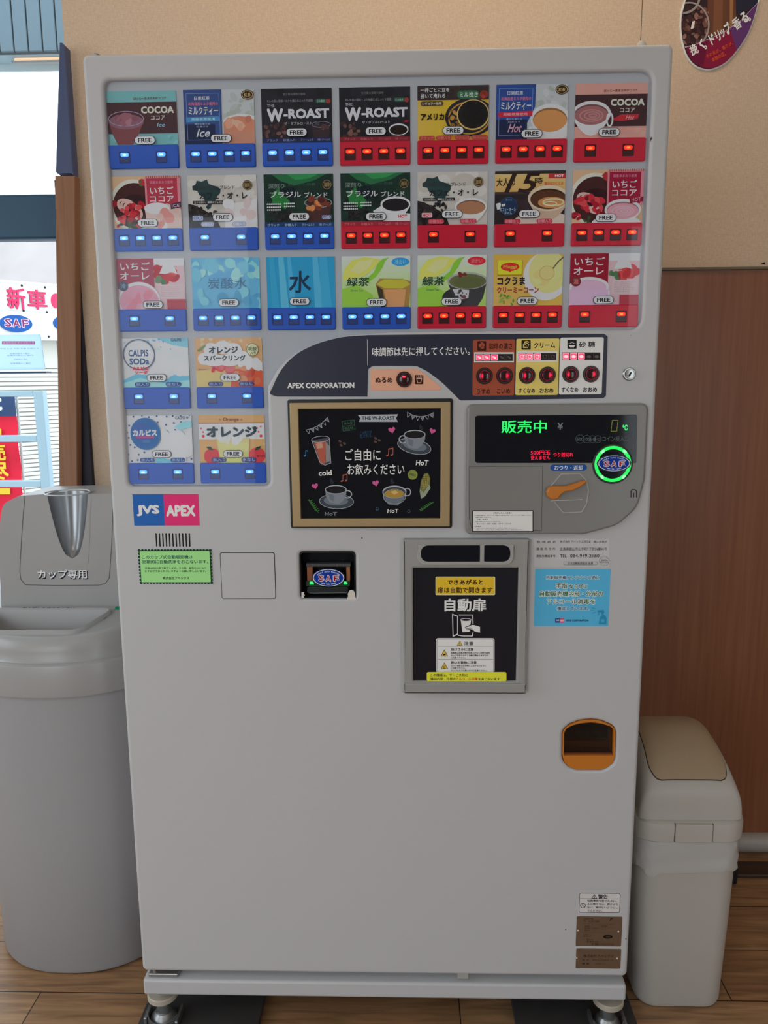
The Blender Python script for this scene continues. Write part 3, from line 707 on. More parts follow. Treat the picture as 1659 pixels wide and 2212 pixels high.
def cocoa(a, hot):
    X = lambda x: (x-752)/(1343-752); Y = lambda y: (y-147)/(595-147); R = a.R
    gx = lambda x: R[0]+X(x)*(R[2]-R[0]); gy = lambda y: R[1]+Y(y)*(R[3]-R[1]); sx = (R[2]-R[0])/591; sy = (R[3]-R[1])/448
    base = (205, 140, 128) if hot else (106, 160, 160); full(a, C(base))
    blobs(a, 14, gx(760), gy(510), gx(1330), gy(590), 14*sx, 34*sx, [tuple(int(v*f) for v in base) for f in (0.94, 1.06, 1.0)])
    a.rect(gx(752), gy(240), gx(1343), gy(500), C((58, 34, 38) if hot else (66, 40, 44)))
    if hot:
        cup(a, gx(888), gy(395), 160*sx, 105*sy, (200, 195, 195), (210, 205, 205), (142, 92, 92), 1.7, None, (165, 115, 112)); a.ring(gx(1040), gy(445), 30*sx, 60*sy, 14*sx, C((200, 195, 195)))
        a.poly([(gx(1075), gy(435)), (gx(1130), gy(405)), (gx(1280), gy(402)), (gx(1270), gy(440)), (gx(1150), gy(458)), (gx(1065), gy(452))], C((170, 40, 50)))
    else:
        a.poly([(gx(765), gy(395)), (gx(1060), gy(395)), (gx(1015), gy(500)), (gx(960), gy(590)), (gx(830), gy(590)), (gx(790), gy(500))], C((112, 62, 66)))
        a.ell(gx(912), gy(400), 148*sx, 62*sy, C((120, 84, 96))); a.ring(gx(912), gy(375), 150*sx, 64*sy, 6*sx, C((150, 130, 150)))
        blobs(a, 10, gx(830), gy(350), gx(1000), gy(420), 22*sx, 44*sx, [(135, 85, 95), (120, 72, 84), (150, 105, 115)])
    a.text('ほっと一息まろやかココア', gx(985), gy(198), gx(1258), gy(222), C((90, 45, 40)), 0.02)
    a.text('COCOA', gx(1042), gy(277), gx(1320), gy(335), C((205, 195, 175)), 0.045)
    a.text('ココア', gx(1122), gy(352), gx(1243), gy(388), C((195, 185, 170)), 0.02); a.text('Hot' if hot else 'Ice', gx(1175), gy(412), gx(1240), gy(446), C((225, 150, 150) if hot else (120, 170, 200)), 0.01, 0.3)
def milktea(a, hot):
    R = a.R; kx = (R[2]-R[0])/582; ky = (R[3]-R[1])/445; gx = lambda x: R[0]+(x-115)*kx; gy = lambda y: R[1]+(y-158)*ky
    full(a, C((168, 172, 172))); blobs(a, 16, gx(440), gy(165), gx(690), gy(420), 14*kx, 44*kx, [(158, 164, 160), (176, 178, 178), (150, 158, 150)])
    if hot:
        a.ell(gx(545), gy(545), 180*kx, 75*ky, C((196, 192, 186))); cup(a, gx(555), gy(440), 158*kx, 122*ky, (205, 198, 190), (208, 200, 190), (184, 128, 76), 1.25)
    else:
        a.ell(gx(590), gy(420), 150*kx, 60*ky, C((205, 205, 205))); a.poly([(gx(440), gy(430)), (gx(700), gy(430)), (gx(700), gy(610)), (gx(440), gy(610))], C((176, 122, 100))); a.ell(gx(575), gy(440), 135*kx, 62*ky, C((182, 118, 92)))
        blobs(a, 10, gx(470), gy(400), gx(680), gy(470), 20*kx, 44*kx, [(196, 140, 115), (170, 105, 82), (205, 155, 130)])
    a.poly([(gx(115), gy(158)), (gx(436), gy(158)), (gx(432), gy(340)), (gx(370), gy(470)), (gx(372), gy(610)), (gx(115), gy(610))] if hot else [(gx(115), gy(158)), (gx(430), gy(158)), (gx(425), gy(610)), (gx(115), gy(610))], C((36, 66, 128) if hot else (48, 68, 116)))
    a.rect(gx(115), gy(440), gx(370), gy(610), C((26, 34, 66)))
    a.frame(gx(138), gy(188), gx(412), gy(570), 3*kx, C((110, 140, 180)))
    a.text('日東紅茶', gx(206), gy(212), gx(334), gy(243), C((190, 205, 225)), 0.02); a.text('北海道産ミルク使用の', gx(155), gy(258), gx(400), gy(287), C((222, 100, 120)), 0.03)
    a.text('ミルクティー', gx(155), gy(296), gx(400), gy(364), C((226, 214, 178)), 0.025)
    a.poly([(gx(133), gy(382)), (gx(412), gy(374)), (gx(408), gy(414)), (gx(133), gy(424))], C((176, 36, 56) if hot else (60, 120, 165))); a.text('高級茶葉使用', gx(175), gy(387), gx(370), gy(410), C((226, 150, 160) if hot else (150, 205, 225)), 0.02)
    a.text('豊かな香りの', gx(200), gy(430), gx(328), gy(446), C((160, 175, 195))); a.text('紅茶です', gx(215), gy(452), gx(315), gy(467), C((150, 160, 180)))
    a.text('Hot' if hot else 'Ice', gx(222), gy(476), gx(328), gy(545), C((222, 140, 150) if hot else (185, 205, 225)), 0.01, 0.35)
    a.ell(gx(645), gy(206), 52*kx, 40*ky, C((38, 34, 30))); a.ring(gx(645), gy(206), 46*kx, 34*ky, 5*kx, C((170, 140, 90))); a.text('紅茶', gx(618), gy(190), gx(672), gy(222), C((190, 160, 105)), 0.02)
def wroast(a, hot):
    R = a.R; kx = (R[2]-R[0])/472; ky = (R[3]-R[1])/363; gx = lambda x: R[0]+(x-38)*kx; gy = lambda y: R[1]+(y-147)*ky
    full(a, C((27, 26, 31) if hot else (33, 31, 37))); blobs(a, 14, gx(50), gy(160), gx(500), gy(400), 30*kx, 70*kx, [(30, 29, 35), (25, 24, 29), (34, 33, 40)])
    blobs(a, 16, gx(60), gy(385), gx(190), gy(480), 9*kx, 20*kx, [(92, 62, 58), (72, 46, 44), (110, 78, 70), (58, 38, 38)])
    if hot: cup(a, gx(432), gy(432), 66*kx, 40*ky, (70, 68, 72), (200, 198, 198), (28, 18, 16), 1.5)
    else:
        a.poly([(gx(372), gy(390)), (gx(500), gy(390)), (gx(485), gy(480)), (gx(388), gy(480))], C((52, 38, 42))); a.ring(gx(436), gy(390), 64*kx, 22*ky, 4*kx, C((120, 120, 130))); blobs(a, 8, gx(385), gy(380), gx(485), gy(420), 10*kx, 22*kx, [(70, 48, 46), (96, 66, 56), (60, 60, 72)])
    g = C((150, 150, 156)); a.text('甘さ香る深煎り珈琲', gx(186), gy(180), gx(334), gy(196), C((112, 110, 112)), 0.01); a.text('キレの良い苦味・コクを感じるじっくり焙煎', gx(78), gy(222), gx(384), gy(240), C((128, 128, 130)), 0.02)
    a.rect(gx(403), gy(221), gx(478), gy(249), C((40, 84, 66)), 12*kx); a.text('ミル挽き', gx(412), gy(227), gx(462), gy(243), C((150, 180, 160)), 0.02); a.ell(gx(486), gy(237), 15*kx, 16*ky, C((140, 50, 44)))
    a.text('THE', gx(78), gy(252), gx(127), gy(271), g, 0.03); a.text('W', gx(76), gy(282), gx(184), gy(371), C((186, 186, 190)), 0.05); a.text('-ROAST', gx(186), gy(284), gx(492), gy(350), C((186, 186, 190)), 0.045)
    a.text('ザ・ダブルロースト', gx(190), gy(371), gx(375), gy(391), C((160, 158, 160)), 0.015)
    if hot: a.text('HOT', gx(468), gy(372), gx(500), gy(386), C((190, 40, 60)), 0.03)
    pills(a, [('ブラック', gx(62), gx(152)), ('砂糖入り', gx(172), gx(268)), ('クリーム入り', gx(290), gx(388)), ('砂糖・クリーム入り', gx(402), gx(500))], gy(481), gy(504), (118, 30, 40) if hot else (30, 36, 66), (176, 84, 92) if hot else (120, 132, 176), True)
def american(a):
    full(a, C((205, 150, 54))); grad(a, 556, 232, 780, 500, (206, 160, 70), (222, 160, 40), 6, True); blobs(a, 10, 760, 430, 1020, 490, 14, 34, [(196, 128, 44), (222, 166, 84), (160, 96, 40)])
    a.ell(905, 345, 165, 125, C((34, 32, 40))); a.ring(900, 350, 140, 108, 9, C((168, 126, 50))); blobs(a, 14, 775, 300, 840, 430, 8, 18, [(170, 128, 52), (120, 88, 36)])
    a.ell(925, 330, 108, 100, C((196, 160, 92))); a.ell(925, 328, 100, 92, C((26, 22, 22))); a.ell(935, 322, 80, 72, C((20, 17, 18)))
    a.rect(556, 138, 1030, 231, C((46, 38, 38))); blobs(a, 12, 760, 140, 1020, 225, 14, 30, [(54, 44, 42), (40, 33, 34), (66, 50, 46)])
    a.text('一杯ごとに豆を', 577, 153, 768, 181, C(W_), 0.025); a.text('挽いて淹れる', 577, 190, 740, 220, C(W_), 0.025)
    a.rect(820, 173, 962, 226, C((44, 92, 62)), 24); a.text('ミル挽き', 836, 183, 956, 216, C((176, 206, 180)), 0.03); a.ell(994, 200, 28, 26, C((128, 46, 38))); blobs(a, 6, 975, 180, 1015, 220, 8, 14, [(150, 60, 46), (110, 40, 34)])
    a.rect(578, 240, 727, 269, C((72, 58, 46)), 13); a.text('レギュラー珈琲', 590, 245, 715, 264, C((206, 196, 170)), 0.03)
    a.text('アメリカン', 578, 318, 778, 364, C((34, 28, 26)), 0.055)
    pills(a, [('ブラック', 566, 672), ('砂糖入り', 680, 782), ('クリーム入り', 806, 906), ('砂糖・クリーム入り', 915, 1024)], 464, 494, (158, 60, 50), (206, 110, 100))
def strawcocoa(a, hot):
    R = a.R; kx = (R[2]-R[0])/574; ky = (R[3]-R[1])/435; gx = lambda x: R[0]+(x-738)*kx; gy = lambda y: R[1]+(y-850)*ky
    full(a, C((196, 158, 124))); a.ell(gx(915), gy(1090), 200*kx, 215*ky, C((222, 196, 176))); a.ell(gx(925), gy(1095), 182*kx, 190*ky, C((62, 30, 30))); a.ell(gx(930), gy(1080), 120*kx, 80*ky, C((44, 20, 22)))
    for t in (0, 0.6, 1.2): a.ring(gx(860+40*t), gy(1100+30*t), 92*kx, 60*ky, 22*kx, C((206, 160, 150)), 0.5+t*0.2)
    blobs(a, 30, gx(750), gy(1070), gx(1010), gy(1275), 18*kx, 40*kx, [(178, 40, 52), (150, 26, 40), (196, 66, 70), (120, 20, 34)]); blobs(a, 8, gx(980), gy(880), gx(1010), gy(930), 12*kx, 26*kx, [(166, 40, 50), (70, 90, 50)]); blobs(a, 7, gx(780), gy(1240), gx(1000), gy(1285), 10*kx, 22*kx, [(52, 70, 40), (70, 92, 52)])
    a.rect(gx(1018), gy(862), gx(1316), gy(1140), C((198, 120, 128))); a.rect(gx(1033), gy(872), gx(1287), gy(1128), C((140, 22, 50) if hot else (160, 50, 66)))
    for k in range(16): a.rect(gx(1030+k*18), gy(850), gx(1038+k*18), gy(868), C((170, 70, 84)))
    a.text('国産あまおう使用', gx(1063), gy(892), gx(1252), gy(917), C((212, 120, 140)), 0.02); a.text('いちご', gx(1060), gy(940), gx(1256), gy(1003), C((232, 214, 216)), 0.02); a.text('ココア', gx(1056), gy(1018), gx(1256), gy(1068), C((232, 214, 216)), 0.02)
    if hot:
        a.ell(gx(1100), gy(1290), 200*kx, 70*ky, C((206, 196, 196))); cup(a, gx(1150), gy(1180), 148*kx, 88*ky, (205, 196, 198), (212, 205, 206), (196, 138, 148), 1.4, None, (208, 156, 164), 0)
        a.poly([(gx(1200), gy(1092)), (gx(1316), gy(1072)), (gx(1316), gy(1112)), (gx(1204), gy(1130))], C((120, 22, 44))); a.text('HOT', gx(1216), gy(1083), gx(1292), gy(1115), C((212, 130, 146)), 0.01, 0, 0.08)
    else:
        a.poly([(gx(1005), gy(1100)), (gx(1200), gy(1080)), (gx(1310), gy(1130)), (gx(1316), gy(1300)), (gx(1030), gy(1300))], C((200, 168, 160))); a.ell(gx(1110), gy(1120), 105*kx, 48*ky, C((222, 206, 202)))
        blobs(a, 14, gx(1060), gy(1130), gx(1280), gy(1270), 20*kx, 50*kx, [(206, 160, 150), (190, 130, 124), (214, 190, 184)])
        a.poly([(gx(1225), gy(1085)), (gx(1316), gy(1065)), (gx(1316), gy(1112)), (gx(1228), gy(1130))], C((64, 44, 60))); a.text('ICE', gx(1236), gy(1086), gx(1300), gy(1112), C((190, 170, 190)), 0.01, 0, 0.08)
def cafeau(a, hot):
    full(a, C((176, 171, 162))); blobs(a, 14, 560, 715, 1020, 900, 30, 70, [(180, 176, 168), (170, 164, 154), (186, 182, 175)])
    g = C((36, 58, 60)); a.poly([(590, 782), (612, 770), (622, 745), (655, 752), (690, 738), (702, 768), (752, 785), (780, 800), (776, 830), (750, 850), (742, 885), (716, 900), (708, 925), (688, 936), (676, 918), (690, 900), (672, 880), (660, 850), (636, 840), (622, 812), (592, 806)], g)
    dk = (40, 34, 34); a.poly([(557, 895), (600, 905), (660, 935), (700, 960), (740, 985), (772, 1060), (557, 1060)], C(dk)); blobs(a, 60, 560, 915, 745, 1050, 9, 15, [(30, 26, 28), (52, 44, 42), (24, 20, 22), (60, 52, 50)])
    a.text('深煎りブラジルブレンド', 592, 779, 876, 806, C((56, 54, 52)), 0.02); a.text('カフェ・オ・レ', 638, 824, 958, 868, C((32, 30, 32)), 0.03)
    a.rect(592, 879, 804, 899, C((38, 36, 38))); a.text('コクの深い、濃厚カフェオレ', 600, 882, 796, 896, C((190, 186, 180)), 0.02)
    a.ell(960, 780, 31, 32, C((44, 40, 34))); a.ring(960, 780, 27, 28, 3, C((150, 124, 76))); a.text('珈琲', 942, 766, 978, 794, C((160, 134, 84)), 0.02)
    if hot:
        cup(a, 912, 940, 108, 58, (196, 190, 184), (205, 198, 190), (150, 106, 78), 1.9); a.rect(586, 976, 656, 1008, C((206, 160, 162)), 8); a.text('HOT', 592, 981, 650, 1003, C((190, 40, 60)), 0.04)
        pills(a, [('砂糖なし', 628, 734), ('砂糖入り', 840, 950)], 1018, 1050, (178, 56, 70), (222, 130, 142))
    else:
        a.poly([(810, 900), (1020, 880), (1025, 1060), (800, 1060)], C((196, 186, 184))); blobs(a, 16, 820, 890, 1010, 1040, 18, 44, [(206, 196, 196), (186, 170, 168), (214, 208, 208)])
        a.rect(586, 976, 656, 1008, C((150, 160, 186)), 8); a.text('COLD', 592, 981, 650, 1003, C((60, 70, 110)), 0.04)
        pills(a, [('砂糖なし', 640, 730), ('砂糖入り', 850, 945)], 1018, 1050, (140, 146, 170), (196, 204, 222))
def brazil(a, hot):
    full(a, C((22, 44, 36))); blobs(a, 10, 50, 850, 500, 1050, 30, 70, [(20, 38, 32), (26, 50, 40), (18, 32, 28)])
    a.poly([(100, 715), (470, 715), (380, 760), (250, 790), (160, 760)], C((34, 96, 58))); a.poly([(200, 715), (420, 715), (350, 745), (260, 755)], C((44, 128, 70)))
    a.poly([(96, 850), (150, 800), (190, 795), (250, 830), (258, 850), (215, 900), (188, 945), (150, 920), (105, 905)], C((36, 110, 52))); a.poly([(150, 800), (250, 800), (262, 850), (225, 900), (190, 860), (160, 850)], C((16, 30, 34)))
    blobs(a, 36, 85, 950, 230, 1035, 8, 14, [(20, 18, 20), (34, 30, 32), (44, 40, 40)])
    a.text('深煎り', 80, 776, 186, 810, C((110, 124, 118)), 0.02); a.text('香り豊かなコーヒー豆を使用', 212, 776, 390, 794, C((60, 96, 78)))
    a.text('ブラジル', 88, 828, 296, 869, C((222, 226, 222)), 0.02); a.text('ブレンド', 316, 836, 470, 871, C((216, 220, 216)), 0.015)
    for x0, n, ys in ((66, 8, (911, 931, 949)), (180, 6, (908, 927))):
        for y in ys: a.text('●'*n, x0, y-5, x0+n*12, y+5, C((196, 210, 200)))
    a.ell(468, 788, 33, 34, C((36, 36, 32))); a.ring(468, 788, 29, 30, 3, C((142, 120, 74))); a.text('珈琲', 449, 773, 487, 803, C((150, 128, 80)), 0.02)
    if hot:
        a.poly([(262, 965), (320, 930), (470, 980), (515, 985), (515, 1040), (340, 1040)], C((196, 194, 190))); cup(a, 412, 922, 100, 52, (205, 203, 200), (212, 210, 206), (26, 22, 26), 1.8)
        a.text('HOT', 430, 990, 488, 1012, C((196, 30, 50)), 0.04); pills(a, [('ブラック', 62, 152), ('砂糖入り', 176, 268), ('クリーム入り', 290, 386), ('砂糖・クリーム入り', 402, 500)], 1036, 1062, (140, 36, 48), (206, 100, 112), True)
    else:
        a.poly([(320, 905), (498, 905), (476, 1040), (345, 1040)], C((66, 40, 38))); a.ring(408, 905, 92, 34, 5, C((130, 150, 140))); blobs(a, 12, 345, 880, 470, 950, 14, 30, [(150, 80, 46), (110, 50, 38), (186, 120, 70), (70, 30, 28)])
        a.rect(428, 985, 496, 1016, C((70, 80, 120)), 8); a.text('COLD', 434, 990, 490, 1011, C((190, 200, 226)), 0.03); pills(a, [('ブラック', 62, 152), ('砂糖入り', 176, 268), ('クリーム入り', 290, 386), ('砂糖・クリーム入り', 402, 500)], 1036, 1062, (30, 56, 92), (150, 176, 214), True)
def otona(a):
    full(a, C((38, 32, 34))); a.rect(107, 862, 680, 888, C((46, 40, 38))); grad(a, 107, 888, 680, 1030, (206, 166, 106), (190, 150, 90), 4)
    a.rect(107, 1030, 680, 1050, C((60, 44, 40))); blobs(a, 8, 260, 1060, 420, 1180, 20, 44, [(52, 38, 40), (70, 42, 42), (44, 34, 38)])
    a.ell(500, 1280, 240, 90, C((186, 172, 158))); cup(a, 545, 1085, 168, 104, (176, 152, 130), (196, 176, 152), (78, 46, 28), 1.75)
    a.ell(570, 1120, 110, 46, C((176, 122, 74))); a.ring(585, 1118, 90, 34, 14, C((212, 178, 136))); a.ring(560, 1128, 56, 20, 9, C((222, 196, 160)))
    a.text('大人の', 120, 920, 272, 986, C((48, 34, 28)), 0.03); a.text('15', 215, 880, 452, 1040, C((44, 28, 24)), 0.015, 0.45); a.text('時', 430, 918, 495, 972, C((44, 30, 26)), 0.03)
    a.poly([(540, 890), (680, 888), (680, 926), (540, 926)], C((166, 44, 48))); a.text('HOT', 592, 897, 664, 917, C((232, 206, 196)), 0.05); a.text('贅沢なひととき', 510, 954, 660, 981, C((190, 84, 50)), 0.03)
    a.ell(222, 1146, 74, 76, C((26, 44, 72))); a.ring(222, 1146, 72, 74, 4, C((46, 70, 100))); a.text('カフェ・オーレ', 152, 1158, 280, 1186, C((150, 176, 206)), 0.02); a.text('タイム', 188, 1190, 250, 1212, C((150, 176, 206)), 0.02); a.text('贅沢な', 196, 1088, 250, 1104, C((100, 126, 160)))
    a.poly([(120, 1125), (150, 1116), (160, 1128), (152, 1170), (128, 1172)], C((206, 204, 200))); a.ell(172, 1138, 8, 12, C((206, 204, 200))); a.ell(188, 1134, 7, 10, C((190, 196, 204)))
    pills(a, [('砂糖なし', 188, 322), ('砂糖入り', 452, 582)], 1250, 1288, (170, 50, 62), (226, 140, 150))
def strawaule(a, hot):
    R = a.R; kx = (R[2]-R[0])/622; ky = (R[3]-R[1])/463; gx = lambda x: R[0]+(x-790)*kx; gy = lambda y: R[1]+(y-107)*ky
    full(a, C((200, 164, 168))); a.rect(gx(1130), gy(107), gx(1412), gy(175), C((206, 190, 190)))
    blobs(a, 12, gx(1150), gy(210), gx(1400), gy(320), 34*kx, 60*kx, [(176, 50, 56), (160, 36, 46), (190, 72, 70)]); blobs(a, 5, gx(1150), gy(280), gx(1220), gy(330), 18*kx, 34*kx, [(70, 110, 76), (96, 120, 86)])
    a.poly([(gx(1180), gy(245)), (gx(1215), gy(175)), (gx(1270), gy(145)), (gx(1325), gy(190)), (gx(1345), gy(250)), (gx(1290), gy(235)), (gx(1240), gy(250))], C((212, 200, 198)))
    a.rect(gx(790), gy(107), gx(1132), gy(380), C((136, 22, 40) if hot else (148, 58, 78)))
    a.rect(gx(1172), gy(345), gx(1398), gy(472), C((222, 172, 174)))
    for k in range(6): a.text('やさしい甘さのいちごオーレ'[:13-k], gx(1188), gy(362+k*17), gx(1384-(k % 3)*22), gy(372+k*17), C((176, 70, 80) if k == 0 else (140, 96, 104)))
    a.rect(gx(1240), gy(480), gx(1412), gy(575), C((160, 60, 72)))
    if hot: a.ell(gx(955), gy(470), 200*kx, 110*ky, C((216, 200, 206))); a.ell(gx(965), gy(405), 178*kx, 88*ky, C((222, 206, 210))); a.ell(gx(965), gy(412), 156*kx, 70*ky, C((212, 158, 178))); a.poly([(gx(770), gy(430)), (gx(1140), gy(430)), (gx(1130), gy(580)), (gx(790), gy(580))], C((208, 160, 184)))
    else: a.ell(gx(985), gy(490), 192*kx, 172*ky, C((222, 206, 210))); a.ell(gx(985), gy(500), 180*kx, 152*ky, C((214, 140, 156))); blobs(a, 10, gx(880), gy(430), gx(1090), gy(570), 26*kx, 52*kx, [(222, 130, 146), (206, 120, 136), (226, 160, 170)])
    a.text('いちご', gx(828), gy(140), gx(1100), gy(214), C((226, 206, 206)), 0.02); a.text('オーレ', gx(822), gy(230), gx(1090), gy(298), C((226, 206, 206)), 0.02)
    a.ell(gx(846), gy(357), 45*kx, 45*ky, C((110, 40, 44) if hot else (72, 78, 96))); a.text('温' if hot else '冷', gx(822), gy(334), gx(870), gy(380), C((190, 110, 110) if hot else (140, 150, 170)), 0.02)
def soda(a):
    full(a, C((94, 160, 196))); blobs(a, 34, 600, 118, 1055, 250, 24, 60, [(104, 170, 204), (124, 186, 214), (86, 152, 190), (140, 196, 220)]); blobs(a, 16, 610, 320, 1040, 450, 22, 50, [(82, 150, 186), (110, 176, 206), (74, 142, 176)])
    a.text('炭酸水', 706, 250, 970, 322, C((66, 104, 134)), 0.0, 0.08)
def water(a):
    full(a, C((40, 138, 178)))
    for x0, x1, c in ((1180, 1215, (84, 164, 196)), (1240, 1262, (72, 156, 190)), (1405, 1440, (76, 158, 192)), (1450, 1500, (56, 148, 184)), (1120, 1150, (52, 146, 182))):
        a.poly([(x0, 107), (x1, 107), (x1+30, 460), (x0+12, 460)], C(c))
    a.text('水', 1248, 200, 1396, 350, C((26, 50, 74)), 0.03, 0.05)
def tea(a, hot):
    R = a.R; kx = (R[2]-R[0])/472; ky = (R[3]-R[1])/358; gx = lambda x: R[0]+(x-580)*kx; gy = lambda y: R[1]+(y-100)*ky
    grad(a, R[0], R[1], R[2], R[3]+8, (186, 192, 186), (150, 186, 84), 10); a.poly([(gx(580), gy(330)), (gx(680), gy(300)), (gx(790), gy(370)), (gx(800), gy(470)), (gx(580), gy(470))], C((134, 180, 64)))
    a.poly([(gx(585), gy(270)), (gx(600), gy(190)), (gx(650), gy(130)), (gx(740), gy(108)), (gx(850), gy(125)), (gx(800), gy(190)), (gx(735), gy(240)), (gx(660), gy(260))], C((190, 200, 92))); a.poly([(gx(640), gy(200)), (gx(700), gy(135)), (gx(800), gy(125)), (gx(770), gy(180)), (gx(700), gy(225))], C((206, 212, 130)))
    a.poly([(gx(735), gy(268)), (gx(800), gy(215)), (gx(830), gy(150)), (gx(862), gy(122)), (gx(906), gy(112)), (gx(880), gy(135)), (gx(858), gy(185)), (gx(815), gy(245)), (gx(770), gy(278))], C((120, 176, 52)))
    if hot:
        a.ell(gx(850), gy(400), 100*kx, 70*ky, C((44, 44, 46))); a.poly([(gx(786), gy(285)), (gx(1056), gy(285)), (gx(1030), gy(400)), (gx(985), gy(470)), (gx(880), gy(470)), (gx(820), gy(380))], C((56, 56, 60))); a.ell(gx(922), gy(280), 138*kx, 60*ky, C((150, 150, 148))); a.ell(gx(924), gy(284), 126*kx, 52*ky, C((92, 96, 60))); a.ell(gx(930), gy(292), 105*kx, 38*ky, C((84, 90, 54)))
        a.poly([(gx(820), gy(335)), (gx(935), gy(345)), (gx(930), gy(400)), (gx(880), gy(410)), (gx(840), gy(380))], C((176, 176, 176))); blobs(a, 10, gx(840), gy(345), gx(925), gy(395), 6*kx, 14*kx, [(60, 60, 66), (120, 40, 44), (80, 84, 96)]); blobs(a, 4, gx(860), gy(232), gx(920), gy(250), 10*kx, 18*kx, [(110, 40, 36)])
    else:
        a.poly([(gx(812), gy(298)), (gx(840), gy(258)), (gx(1000), gy(262)), (gx(1056), gy(280)), (gx(1040), gy(470)), (gx(850), gy(470))], C((150, 116, 62))); a.poly([(gx(820), gy(296)), (gx(870), gy(264)), (gx(1010), gy(266)), (gx(1050), gy(300)), (gx(1000), gy(328)), (gx(870), gy(326))], C((172, 164, 56)))
        a.poly([(gx(868), gy(335)), (gx(1020), gy(335)), (gx(1005), gy(470)), (gx(890), gy(470))], C((190, 138, 92))); a.poly([(gx(818), gy(305)), (gx(860), gy(335)), (gx(880), gy(470)), (gx(850), gy(470))], C((56, 50, 36)))
    a.text('緑茶', gx(614), gy(248), gx(768), gy(312), C((28, 60, 44)), 0.03, 0.12); a.text('Green Tea', gx(640), gy(331), gx(726), gy(347), C((90, 120, 84)), 0.01)
    a.ell(gx(983), gy(143), 61*kx, 29*ky, C((196, 36, 50) if hot else (40, 136, 190))); a.text('温かい' if hot else '冷たい', gx(945), gy(128), gx(1022), gy(158), C((226, 110, 120) if hot else (150, 205, 232)), 0.02, 0.1)
def corn(a):
    full(a, C((196, 160, 74))); grad(a, 1104, 90, 1350, 458, (196, 156, 62), (200, 158, 88), 5); a.ell(1465, 245, 156, 168, C((202, 200, 196))); a.ell(1465, 235, 148, 156, C((214, 212, 206))); a.ell(1478, 215, 132, 146, C((212, 186, 122))); blobs(a, 6, 1400, 130, 1560, 320, 30, 60, [(214, 190, 128), (208, 180, 114)])
    a.ring(1470, 222, 52, 50, 4, C((176, 150, 96))); a.ell(1470, 222, 47, 45, C((206, 180, 118))); a.line([(1512, 190), (1545, 145), (1582, 112)], 8, C((88, 76, 60)))
    a.rect(1132, 132, 1303, 238, C((150, 120, 30)), 6); a.rect(1134, 130, 1298, 230, C((216, 190, 44)), 6); a.ell(1217, 177, 64, 29, C((206, 44, 36))); a.poly([(1192, 195), (1242, 195), (1217, 214)], C((206, 44, 36))); a.text('Maggi', 1170, 164, 1264, 194, C((222, 140, 60)), 0.04)
    a.text('コクうま', 1132, 246, 1322, 304, C((34, 26, 44)), 0.05); a.text('クリーミーコーン', 1130, 316, 1418, 360, C((150, 50, 52)), 0.04)
    for k in range(12): a.ell(1150+rnd.uniform(0, 95), 370+rnd.uniform(0, 70), 14, 7, C(rnd.choice([(96, 136, 52), (120, 160, 70), (80, 118, 46)])), rnd.uniform(0, 3), 8)
def calpis_soda(a):
    full(a, C((192, 212, 220))); a.poly([(380, 655), (590, 655), (590, 720), (480, 700)], C((120, 176, 206))); blobs(a, 26, 150, 660, 480, 740, 4, 9, [(130, 176, 204), (90, 150, 190), (160, 196, 214)])
    a.poly([(145, 930), (230, 890), (400, 900), (590, 850), (590, 985), (145, 985)], C((96, 166, 204))); a.poly([(145, 950), (260, 915), (420, 950), (590, 930), (590, 985), (145, 985)], C((140, 194, 218)))
    blobs(a, 22, 370, 740, 590, 880, 26, 56, [(206, 214, 216), (196, 206, 208), (214, 220, 220), (186, 200, 204)])
    a.ring(262, 762, 108, 102, 7, C((78, 92, 116))); a.ell(262, 764, 98, 92, C((200, 216, 224))); a.text('CALPIS', 192, 730, 325, 774, C((52, 84, 124)), 0.03); a.text('SODa', 195, 785, 328, 828, C((52, 84, 124)), 0.04)
    a.text('カルピス', 212, 841, 320, 866, C((206, 40, 60)), 0.06); a.text('ソーダ', 226, 868, 312, 890, C((206, 40, 60)), 0.05); a.text('CALPIS', 478, 657, 548, 677, C((50, 70, 100)), 0.02); a.ell(562, 666, 8, 8, C((110, 160, 200)))
    pills(a, [('氷入り', 222, 324), ('氷なし', 430, 534)], 943, 973, (44, 70, 130), (150, 176, 222))
